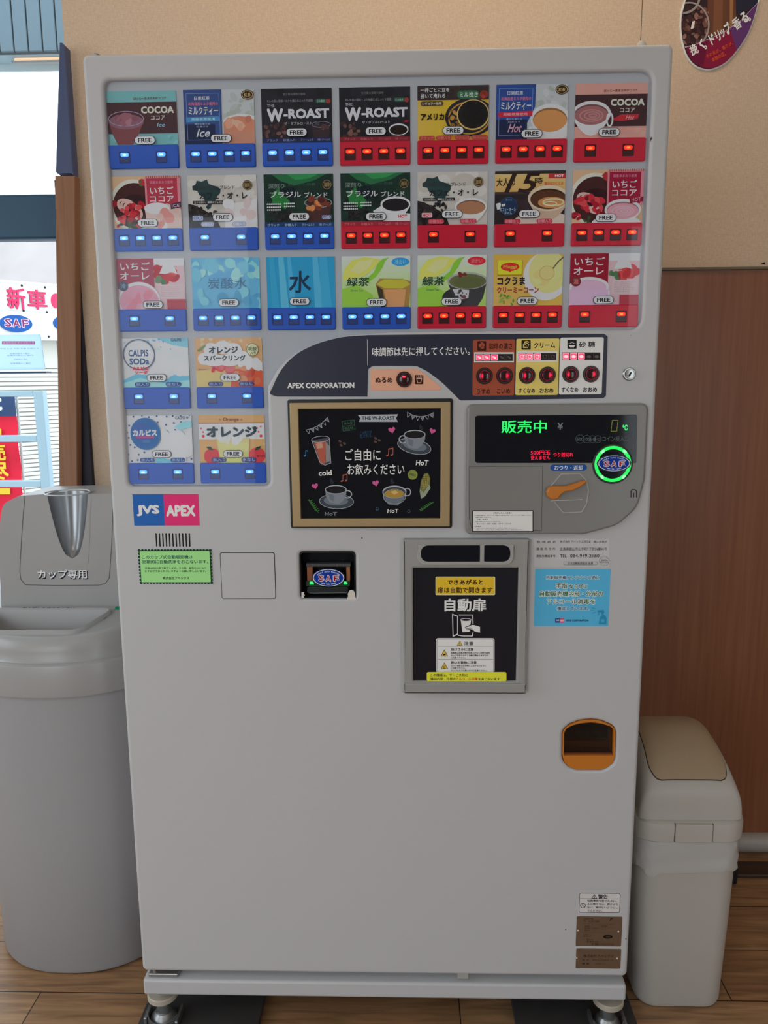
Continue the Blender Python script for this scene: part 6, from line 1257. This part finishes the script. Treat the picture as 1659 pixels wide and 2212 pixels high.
for s, b in (('転倒事故を防ぐために、', (402, 338, 1168, 396)), ('上に乗らない、揺さぶら', (400, 425, 1195, 482)), ('ない、傾けないようにし', (400, 512, 1190, 568)), ('てください。', (400, 592, 780, 648))): ar.text(s, *b, tk2, 0.03)
ar.ring(288, 490, 70, 66, 14, tk2); ar.line([(240, 445), (338, 535)], 12, tk2); ar.text('PG42-A', 1000, 712, 1220, 728, tk2) if False else None
obj('warning_label', mb, VM, 'white warning label with a rounded border')
bronze = add_noise(principled('bronze_plate', (0.20, 0.13, 0.085), 0.35, 0.35), 60, 0.12); ink = C((70, 52, 42), 1.0)
def plate(pts, nm, lab):
    q = [X8(*p) for p in pts]; x0, x1 = (q[0][0]+q[3][0])/2, (q[1][0]+q[2][0])/2; z1, z0 = (q[0][1]+q[1][1])/2, (q[2][1]+q[3][1])/2
    mb = MB(); mb.prism(MF, [rr(x0, z0, x1, z1, 0.002)], 0, 0.0006, bronze, bevel=0.0002); return mb
mb = plate(((130, 762), (1308, 780), (1272, 1552), (100, 1528)), '', ''); ar = Art(mb, MF, X8, 0.0006)
for s, b, bo in (('自動販売機', (308, 806, 552, 840), 0.02), ('型式', (306, 862, 372, 912), 0), ('FCM 100V', (440, 870, 715, 925), 0.01), ('定格電圧', (330, 1000, 470, 1040), 0), ('定格消費電力', (330, 1060, 490, 1100), 0), ('電熱装置', (330, 1112, 470, 1140), 0), ('100V', (530, 1070, 715, 1095), 0), ('冷却装置の種類', (740, 1000, 910, 1035), 0), ('製造番号', (300, 1220, 440, 1248), 0), ('製造年', (300, 1262, 500, 1292), 0), ('周波数 50/60Hz', (380, 1350, 550, 1390), 0), ('富士電機株式会社', (388, 1402, 705, 1436), 0.01), ('富士電機リテイルシステムズ', (508, 1455, 1090, 1508), 0.03)): ar.text(s, *b, ink, bo)
ar.poly([(970, 870), (1010, 806), (1055, 804), (1045, 825), (1022, 828), (1018, 845), (1005, 848), (992, 872)], C((20, 16, 14), 1.0)); ar.ell(930, 1290, 124, 48, C((34, 26, 22), 1.0)); ar.ell(940, 1290, 70, 24, C((70, 56, 46), 1.0))
for z in (960, 1050, 1180): ar.line([(300, z-10), (1120, z+6)], 3, ink)
for x, y in ((155, 1128), (1200, 1148)): ar.ell(x, y, 22, 24, C((214, 200, 180), 1.3), n=10)
obj('rating_plate', mb, VM, 'larger bronze rating plate')
mb = plate(((118, 1600), (1280, 1608), (1254, 2126), (98, 2106)), '', ''); ar = Art(mb, MF, X8, 0.0006)
for s, b, bo in (('株式会社アペックス', (300, 1752, 1080, 1828), 0.035), ('型 式', (265, 1868, 450, 1912), 0.03), ('APEX1000DF 03', (520, 1872, 1065, 1920), 0.0), ('機 番', (265, 1962, 450, 2010), 0.04), ('0000115', (600, 1972, 860, 2004), 0)): ar.text(s, *b, ink, bo)
for x, y in ((128, 1838), (1172, 1850)): ar.ell(x, y, 20, 22, C((214, 200, 180), 1.3), n=10)
obj('rating_plate', mb, VM, 'smaller bronze plate below')
# ------------------------------------------------------------------ floor boards under the machine
mat_m = add_noise(principled('dark_grey_board', (0.045, 0.042, 0.042), 0.6), 40, 0.15)
q = [Z(318, 2158, 0.016), Z(300, 2212, 0.016), Z(573, 2155, 0.016), Z(557, 2212, 0.016)]
tag(obj('floor_board', MB().box((q[0][0]+q[1][0])/2, (q[2][0]+q[3][0])/2, -0.08, 0.62, 0.0, 0.016, mat_m, 0.002)), 'dark grey board on the floor under the left foot of the vending machine', 'board')
q = [Z(1106, 2164, 0.016), Z(1115, 2211, 0.016), Z(1362, 2165, 0.016), Z(1376, 2212, 0.016)]
tag(obj('floor_board', MB().box((q[0][0]+q[1][0])/2, min((q[2][0]+q[3][0])/2, 0.52), -0.08, 0.62, 0.0, 0.016, mat_m, 0.002)), 'dark grey board on the floor under the right foot of the vending machine', 'board')

# ------------------------------------------------------------------ cup bin on the left
grey_pl = add_noise(principled('cool_grey_plastic', (0.35, 0.345, 0.36), 0.45, 0, 0.4), 300, 0.03, 0.03)
lid_pl = add_noise(principled('light_grey_lid_plastic', (0.37, 0.36, 0.358), 0.3, 0, 0.45), 300, 0.02, 0.02)
BCX, BCY = -0.713, 0.372
def se(rx, ry, z, n=64, e=2.3, cx=BCX, cy=BCY): return [(x, y, z) for x, y in ell(cx, cy, rx, ry, n, 0, e)]
CB = thing('cup_bin', 'tall grey round bin for used cups left of the vending machine', 'bin', (BCX, BCY, 0))
mb = MB(); mb.loft([se(0.19, 0.188, 0.0), se(0.205, 0.203, 0.004), se(0.209, 0.207, 0.012), se(0.216, 0.214, 0.35), se(0.222, 0.220, 0.68)], grey_pl)
ar = Art(mb, Frame((BCX, BCY-0.2115, 0), (1, 0, 0), (0, 0, 1), (0, -1, 0)), lambda x, y: (x, y), 0.004)
obj('body', mb, CB)
mb = MB()
zd = lambda y: 0.786+(y-0.177)*0.18                                 # the deck slopes down to the front
def tl(ring, k): return [(x, y, z+k*(zd(y)-0.786)) for x, y, z in ring]
mb.loft([se(0.222, 0.220, 0.664), se(0.230, 0.228, 0.664), se(0.2315, 0.2295, 0.672), se(0.230, 0.228, 0.726), se(0.2285, 0.2265, 0.731), se(0.225, 0.223, 0.734), se(0.2195, 0.2175, 0.7355), se(0.2175, 0.2155, 0.739), tl(se(0.2165, 0.2145, 0.757), 0.25), tl(se(0.2145, 0.2125, 0.770), 0.6), tl(se(0.209, 0.207, 0.781), 0.9), tl(se(0.203, 0.201, 0.7855), 1), tl(se(0.199, 0.197, 0.786), 1)], lid_pl, True, False)
top = [(x, y) for x, y in ell(BCX, BCY, 0.199, 0.197, 64, 0, 2.3)]
tx0, tx1, ty0, ty1 = -0.868, -0.612, 0.194, 0.287
hole = fillet([(tx0+0.03, ty0), (tx1-0.03, ty0), (tx1+0.008, ty1), (tx0-0.008, ty1)], [0.03, 0.03, 0.012, 0.012], 7)
TF = Frame((0, 0, 0), (1, 0, 0), (0, 1, 0), (0, 0, 1))
DF = Frame((0, 0, zd(0)), (1, 0, 0), (0, 1, 0.18), (0, 0, 1)); mb.fill(DF, [ccw(top), cw(hole)], 0.0, lid_pl)
lip = offset_loop(ccw(hole), -0.010); n = len(lip); H = ccw(hole)
dz = lambda L, h: [(a, b, zd(b)+h) for a, b in L]
mb.loft([dz(lip, -0.0005), dz(offset_loop(H, -0.0075), 0.005), dz(offset_loop(H, -0.0035), 0.0075), dz(H, 0.005), dz(offset_loop(H, 0.004), -0.022), [(a, b, 0.758) for a, b in offset_loop(H, 0.012)]], lid_pl, False, True)
ar = Art(mb, DF, lambda x, y: (x, y), 0.0003); c = Z(222, 1338, 0.797); ar.ell(c[0], c[1], 0.0085, 0.0085, M['black_matt'])
q0, q1 = Z(65, 1304.5, 0.808), Z(176, 1304.5, 0.808); ar.text('飲み残しをすてて下さい', q0[0], 0.3105, q1[0], 0.2975, C((50, 48, 52), 1.0), 0.03, -0.15)
LID = obj('lid', mb, CB, 'light grey lid with a drain tray')
# hood with the cup chute
YH = 0.312; HF = back_frame(YH); xc = uv(145.5, 1066, YH)[0]; zt = uv(145, 1067, YH)[1]; zc = uv(138, 1207, YH)[1]; wch = 0.0455
ou = [(-0.862, 0.80), (-0.535, 0.80), (-0.545, 0.95), (-0.553, 1.03), (-0.575, zt-0.001), (xc+wch, zt), (xc-wch, zt), (-0.800, zt-0.004), (-0.835, zt-0.022), (-0.852, 0.98)]
def par(t): return wch*max(t, 0)**0.43
slot = [(xc+par(t)*s, zc+(zt-zc)*t) for s, ts in ((1, [1-k/16 for k in range(17)]), (-1, [k/16 for k in range(1, 17)])) for t in ts]
left = fillet([(-0.800, zt-0.004), (-0.838, zt-0.022), (-0.854, 0.97), (-0.862, 0.80)], [0.0, 0.03, 0.05, 0.0], 6)
right = fillet([(-0.535, 0.80), (-0.545, 0.95), (-0.551, zt-0.006), (-0.59, zt)], [0, 0.05, 0.03, 0], 6)
front = [q for q in left]+right+slot
mb = MB(); mb.prism(HF, [front], -0.06, 0.0, lid_pl, bevel=0.0)
rear = left+right
ring_f = ccw(rear); mb.prism(HF, [ring_f], -0.185, -0.058, lid_pl, back_bevel=0.03)
# rolled front edge
edge = left[::-1]
gm = C((92, 90, 90), 1.0)
g2 = lambda px, py: uv(px, py, YH-0.0005)
ar = Art(mb, HF, g2, 0.0006)
ar.line([g for g in ((54, 1072), (50, 1110), (46, 1170), (42.5, 1235), (45, 1252), (55, 1263.5), (120, 1264.5), (215, 1264), (228, 1260), (236, 1248), (241, 1180), (244, 1100), (244, 1072))], 1.1, gm)
ar.line([(196, 1080), (192, 1180), (190, 1215), (183, 1222), (95, 1223)], 1.0, C((150, 146, 144), 1.4))
ar.text('カップ専用', 82.5, 1231.5, 189.5, 1252, C((34, 38, 52), 1.0), 0.06); ar.text('カップ専用', 81.5, 1230.5, 187.5, 1249.5, C((222, 222, 222), 1.7), 0.02)
obj('hood', mb, CB, 'light grey hood with white lettering')
chute = principled('silver_chute', (0.32, 0.33, 0.35), 0.28, 0.75)
mb = MB(); rows = []
for i in range(17):
    t = max(i/16, 0.0005); w = par(t)
    rows.append([(xc+w*math.cos(math.pi*k/24), YH+w*1.02*math.sin(math.pi*k/24)+0.0002, zc+(zt-zc)*t) for k in range(25)])
vs = [q for r in rows for q in r]; mb.add(vs, [(i*25+k, i*25+k+1, (i+1)*25+k+1, (i+1)*25+k) for i in range(16) for k in range(24)], chute)
obj('chute', mb, CB, 'silver concave cup chute')
mb = MB(); mb.tube([(xc+0.0465*math.cos(2*math.pi*k/40), YH+0.0465*math.sin(2*math.pi*k/40), zt+0.003) for k in range(40)], 0.0016, principled('clear_rim', (0.55, 0.57, 0.6), 0.15), 8, True)
obj('cup_rim', mb, CB, 'clear rim of the chute')
q0, q1, q2 = Z(247, 1314, 0.811), Z(275, 1314, 0.811), Z(259, 1294, 0.811)
mb = MB(); mb.prism(DF, [[(q0[0], q0[1]), (q1[0], q1[1]), (q2[0], q2[1])]], 0.0001, 0.0006, C((30, 130, 96), 1.3)); ar = Art(mb, DF, lambda x, y: (x, y), 0.0006); ar.ell((q0[0]+q1[0])/2-0.001, q0[1]+0.007, 0.0032, 0.004, Wt, n=12); obj('triangle_sticker', mb, LID, 'green triangle sticker')

# ------------------------------------------------------------------ swing lid bin on the right
white_pl = add_noise(principled('off_white_plastic', (0.50, 0.475, 0.44), 0.45, 0, 0.35), 250, 0.02, 0.03)
tan = add_noise(principled('tan_plastic', (0.40, 0.30, 0.20), 0.5, 0, 0.3), 250, 0.03, 0.03)
TB = thing('trash_bin', 'off white swing lid trash bin with a tan flap right of the vending machine', 'bin', (0.622, 0.215, 0))
def rring(z, x0, x1, y0, y1, r): return [(x, y, z) for x, y in rr(x0, y0, x1, y1, r, 8)]
mb = MB(); mb.loft([rring(0.0, 0.548, 0.698, 0.110, 0.318, 0.032), rring(0.003, 0.536, 0.710, 0.098, 0.330, 0.038), rring(0.012, 0.532, 0.713, 0.094, 0.334, 0.04), rring(0.20, 0.521, 0.719, 0.088, 0.346, 0.042), rring(0.40, 0.511, 0.724, 0.082, 0.358, 0.045)], white_pl); obj('body', mb, TB)
rnd = random.Random(11); mb = MB(); rings = []
bagm = principled('milky_plastic_bag', (0.52, 0.51, 0.50), 0.35, 0, 0.5)
for i in range(9):
    z = 0.398-0.076*i/8; base = rr(0.5135-0.0035, 0.0845-0.0035, 0.7235+0.0035, 0.3575+0.0035, 0.046, 14); nB = len(base); ring = []
    for k, (x, y) in enumerate(base):
        a = 2*math.pi*k/nB; d = 0.0007*math.sin(9*a+i*0.9)+0.0006*math.sin(17*a-i*1.7)+0.0009*math.sin(i*2.1+3*a)+0.0006*math.sin(31*a+i*0.4)+rnd.uniform(-0.0002, 0.0002)+(0.001*i/8)
        dx, dy = x-0.617, y-0.22; L = math.hypot(dx, dy); ring.append((x+dx/L*d, y+dy/L*d, z+0.006*math.sin(4*a)*(i/8)+0.004*math.sin(7*a+1)*(i/8)))
    rings.append(ring)
mb.loft(rings, bagm, False, False); obj('liner_bag', mb, TB, 'wrinkled milky liner bag')
mb = MB(); mb.loft([rring(0.392, 0.506, 0.729, 0.078, 0.363, 0.046), rring(0.394, 0.5045, 0.7305, 0.0765, 0.3645, 0.047), rring(0.424, 0.5035, 0.7315, 0.0755, 0.3655, 0.048), rring(0.431, 0.505, 0.730, 0.077, 0.364, 0.047), rring(0.4345, 0.509, 0.726, 0.081, 0.360, 0.045), rring(0.436, 0.514, 0.721, 0.086, 0.355, 0.044)], white_pl); obj('rim', mb, TB)
# domed lid: depth profile times a rounded cross section
prof = [(0.0862, 0.0), (0.0864, 0.02), (0.0872, 0.045), (0.090, 0.060), (0.098, 0.073), (0.115, 0.090), (0.145, 0.111), (0.18, 0.127), (0.215, 0.137), (0.25, 0.138), (0.29, 0.127), (0.325, 0.095), (0.345, 0.06), (0.354, 0.02), (0.3555, 0.0)]
def lidpt(u, yh, off=0.0):
    y, h = yh; s = 5.0; yc = 0.2208
    k = (1-abs(u)**s)**(1/s) if abs(u) < 1 else 0
    shrink = 1-0.13*(h/0.143)**2
    return (0.6175+u*0.1035*shrink, yc+(y-yc)*(0.80+0.20*(1-abs(u)**6)**(1/6) if abs(u) < 1 else 0.80), 0.4352+h*k+off)
us = [math.sin(math.pi/2*(-1+2*i/40)) for i in range(41)]; us = [max(-1, min(1, u)) for u in us]
def smooth_prof(p, n):
    out = []; d = [0]
    for a, b in zip(p[:-1], p[1:]): d.append(d[-1]+math.dist(a, b))
    for i in range(n+1):
        t = d[-1]*i/n; j = max(k for k in range(len(d)) if d[k] <= t+1e-12); j = min(j, len(p)-2); f = (t-d[j])/(d[j+1]-d[j]); P_ = [np.array(p[max(0, min(len(p)-1, q))]) for q in (j-1, j, j+1, j+2)]
        q = 0.5*((2*P_[1])+(-P_[0]+P_[2])*f+(2*P_[0]-5*P_[1]+4*P_[2]-P_[3])*f*f+(-P_[0]+3*P_[1]-3*P_[2]+P_[3])*f**3); out.append((float(q[0]), max(0.0, float(q[1]))))
    return out
NP = 120; sp = smooth_prof(prof, NP)
mb = MB(); mb.add([lidpt(u, p) for p in sp for u in us], [(i*41+k, i*41+k+1, (i+1)*41+k+1, (i+1)*41+k) for i in range(NP) for k in range(40)], white_pl); obj('lid', mb, TB)
mb = MB(); i0 = min(i for i in range(NP+1) if sp[i][0] > 0.1005 and sp[i][1] > 0.066); i1 = max(i for i in range(NP+1) if sp[i][0] < 0.33)
# the flap: outline rounded at the front, following the dome
fu = [-0.80+1.6*k/30 for k in range(31)]; grid = []
for i in range(i0, i1+1):
    row = []
    for u in fu:
        k = i; edge = max(0, 1-(i-i0)/13.0); lim = 0.80*(1-0.26*(1-math.sqrt(max(0, 1-edge**2)))); row.append(lidpt(u*lim/0.80, sp[i], 0.0022))
    grid.append(row)
nr = len(grid); mb.add([q for r in grid for q in r], [(i*31+k, i*31+k+1, (i+1)*31+k+1, (i+1)*31+k) for i in range(nr-1) for k in range(30)], tan)
bd = [grid[0][k] for k in range(31)]+[grid[i][30] for i in range(1, nr)]+[grid[-1][k] for k in range(29, -1, -1)]+[grid[i][0] for i in range(nr-2, 0, -1)]
mb.loft([[(x, y, z-0.006) for x, y, z in bd], bd], tan, False, False); FL = obj('flap', mb, TB, 'tan swing flap')
mb = MB(); mb.tube([(x, y, z-0.0022) for x, y, z in bd], 0.0014, principled('dark_gap', (0.05, 0.04, 0.03), 0.8), 6, True); obj('gap', mb, FL)
qa, qb = F(1459, 1790, 0.075)[0], F(1540, 1790, 0.075)[0]
mb = MB(); mb.box(qa, qb, 0.0725, 0.08, 0.394, 0.4335, white_pl, 0.002)
for x in (qa-0.0006, qb+0.0006): mb.box(x-0.0006, x+0.0006, 0.0748, 0.08, 0.395, 0.4335, PO.setdefault('gapm', principled('shadow_gap', (0.12, 0.1, 0.09), 0.8)))
obj('latch', mb, TB)

# ------------------------------------------------------------------ black lead behind the bin
mb = MB(); q = Z(1584, 1905, 0.004); x, y = q[0], q[1]
mb.tube([(x-0.002, y, 0.006), (x-0.001, y, 0.02), (x+0.003, y+0.004, 0.05), (x, y+0.02, 0.085), (x-0.02, y+0.05, 0.10)], [0.011, 0.010, 0.009, 0.007, 0.005], M['black'], 10)
mb.tube([(x-0.002, y, 0.006), (x-0.03, y+0.01, 0.006), (x-0.10, y+0.06, 0.005), (x-0.2, y+0.08, 0.005)], 0.005, M['black'], 8)
tag(obj('power_lead', mb), 'black plug and lead on the floor behind the trash bin', 'lead')

# ------------------------------------------------------------------ oval advertising board on the wall
def poster():
    y0 = YW; fb = back_frame(y0); g = lambda px, py: uv(px, py, y0-0.004)
    px = [(1641, 0), (1625, 55), (1606, 93), (1576, 131), (1549, 148), (1525, 152), (1500, 143), (1482, 121), (1472, 90), (1468.5, 56), (1471, 25), (1478, 0), (1492, -50), (1512, -105), (1540, -150), (1575, -170), (1610, -165), (1637, -135), (1650, -90), (1650, -45)]
    P_ = [np.array(g(*q)) for q in px]; N = len(P_); sm = []
    for i in range(N):
        a, b, c, d = (P_[(i+k) % N] for k in (-1, 0, 1, 2))
        for f in (0, 0.25, 0.5, 0.75): sm.append(tuple(0.5*((2*b)+(c-a)*f+(2*a-5*b+4*c-d)*f*f+(3*b-a-3*c+d)*f**3)))
    sm = ccw(sm); inner = offset_loop(sm, 0.0035)
    mb = MB(); mb.prism(fb, [sm], 0.0005, 0.004, C((226, 220, 214), 1.3), bevel=0.0006)
    ar = Art(mb, fb, lambda a, b: (a, b), 0.0041)
    def ipoly(q, m):                                                # keep ink inside the oval (Sutherland-Hodgman against a convex outline)
        q = [tuple(p) for p in q]
        for i in range(len(inner)):
            A, B = inner[i], inner[(i+1) % len(inner)]; out = []
            side = lambda p: (B[0]-A[0])*(p[1]-A[1])-(B[1]-A[1])*(p[0]-A[0])
            for k in range(len(q)):
                s, e = q[k-1], q[k]; ds, de = side(s), side(e)
                if (ds >= 0) != (de >= 0): t = ds/(ds-de); out.append((s[0]+(e[0]-s[0])*t, s[1]+(e[1]-s[1])*t))
                if de >= 0: out.append(e)
            q = out
            if len(q) < 3: return
        mb.fill(fb, [ccw(q)], ar.w(), m)
    pg = lambda pts: [g(*p) for p in pts]; k = 1.35
    ipoly(inner, C((52, 36, 40), k))
    ipoly(pg([(1530, -180), (1600, -180), (1590, 70), (1528, 80)]), C((98, 62, 46), k)); ipoly(pg([(1548, -180), (1566, -180), (1560, 75), (1540, 78)]), C((118, 76, 54), k)); ipoly(pg([(1578, -180), (1590, -180), (1582, 60), (1576, 64)]), C((150, 104, 66), k)); ipoly(pg([(1585, -180), (1670, -180), (1670, -10), (1590, 35)]), C((40, 40, 56), k))
    r3 = random.Random(5)
    for _ in range(70):
        x, y = r3.uniform(1468, 1528), r3.uniform(14, 98); a = r3.uniform(4, 8); ipoly(pg(ell(x, y, a, a*0.62, 10, r3.uniform(0, 3))), C(r3.choice([(112, 76, 68), (88, 56, 52), (66, 42, 42), (136, 100, 92)]), k))
    def iring(cx, cy, rx, ry, t, m, rot=0):
        o = ell(cx, cy, rx, ry, 36, rot); i_ = ell(cx, cy, rx-t, ry-t, 36, rot)
        for j in range(36): ipoly(pg([o[j], o[(j+1) % 36], i_[(j+1) % 36], i_[j]]), m)
    iring(1488, 55, 44, 50, 3.5, C((150, 138, 134), k)); iring(1475, -8, 38, 40, 5, C((140, 132, 130), k))
    ipoly(pg([(1494, 48), (1500, 46), (1498, 62), (1491, 64)]), C((214, 206, 200), k))
    band = [(1460, 108), (1500, 97), (1560, 72), (1600, 44), (1640, 2), (1680, -40), (1680, 180), (1460, 180)]
    ipoly(pg(band), C((126, 26, 58), k)); ipoly(pg([(1460, 108), (1500, 97), (1530, 86), (1510, 180), (1460, 180)]), C((98, 22, 54), k)); ipoly(pg([(1600, 44), (1640, 2), (1680, -40), (1680, 60), (1590, 110), (1575, 62)]), C((92, 52, 104), k))
    for a, b in zip(band[:5], band[1:6]): ipoly(pg([a, b, (b[0], b[1]+1.6), (a[0], a[1]+1.6)]), C((176, 150, 176), k))
    ar.conv = g; wh = C((230, 226, 222), k)
    def rt(s, cx, cy, w, h, rot, m, b=0.03, sh=0.0): ar.text(s, cx-w/2, cy-h/2, cx+w/2, cy+h/2, m, b, sh, rot)
    for s, cx, cy, w, h, rot in (('挽', 1497.5, 108, 17, 24, 0.42), ('く', 1514.5, 96, 10, 23, 0.42), ('。', 1523, 103.5, 6, 9, 0.4), ('ド', 1537, 86, 11, 24, 0.5), ('リ', 1550, 79, 9, 24, 0.5), ('ッ', 1560, 73, 10, 18, 0.5), ('プ', 1570, 62, 12, 26, 0.5), ('。', 1571.5, 72, 6, 9, 0.5), ('香', 1590, 52, 17, 27, 0.55), ('る', 1606.5, 39, 15, 25, 0.55), ('。', 1617.5, 43, 6, 9, 0.5)): rt(s, cx, cy, w, h, rot, wh, 0.045)
    og = C((206, 76, 40), k); rt('その豆が、香りが、', 1553, 109, 62, 9, 0.46, og, 0.03); rt('本物の証。', 1551, 124, 32, 10, 0.46, og, 0.03)
    o = obj('wall_sign', mb); tag(o, 'oval coffee advertising board with white lettering on the beige wall', 'sign')
poster()
finish()
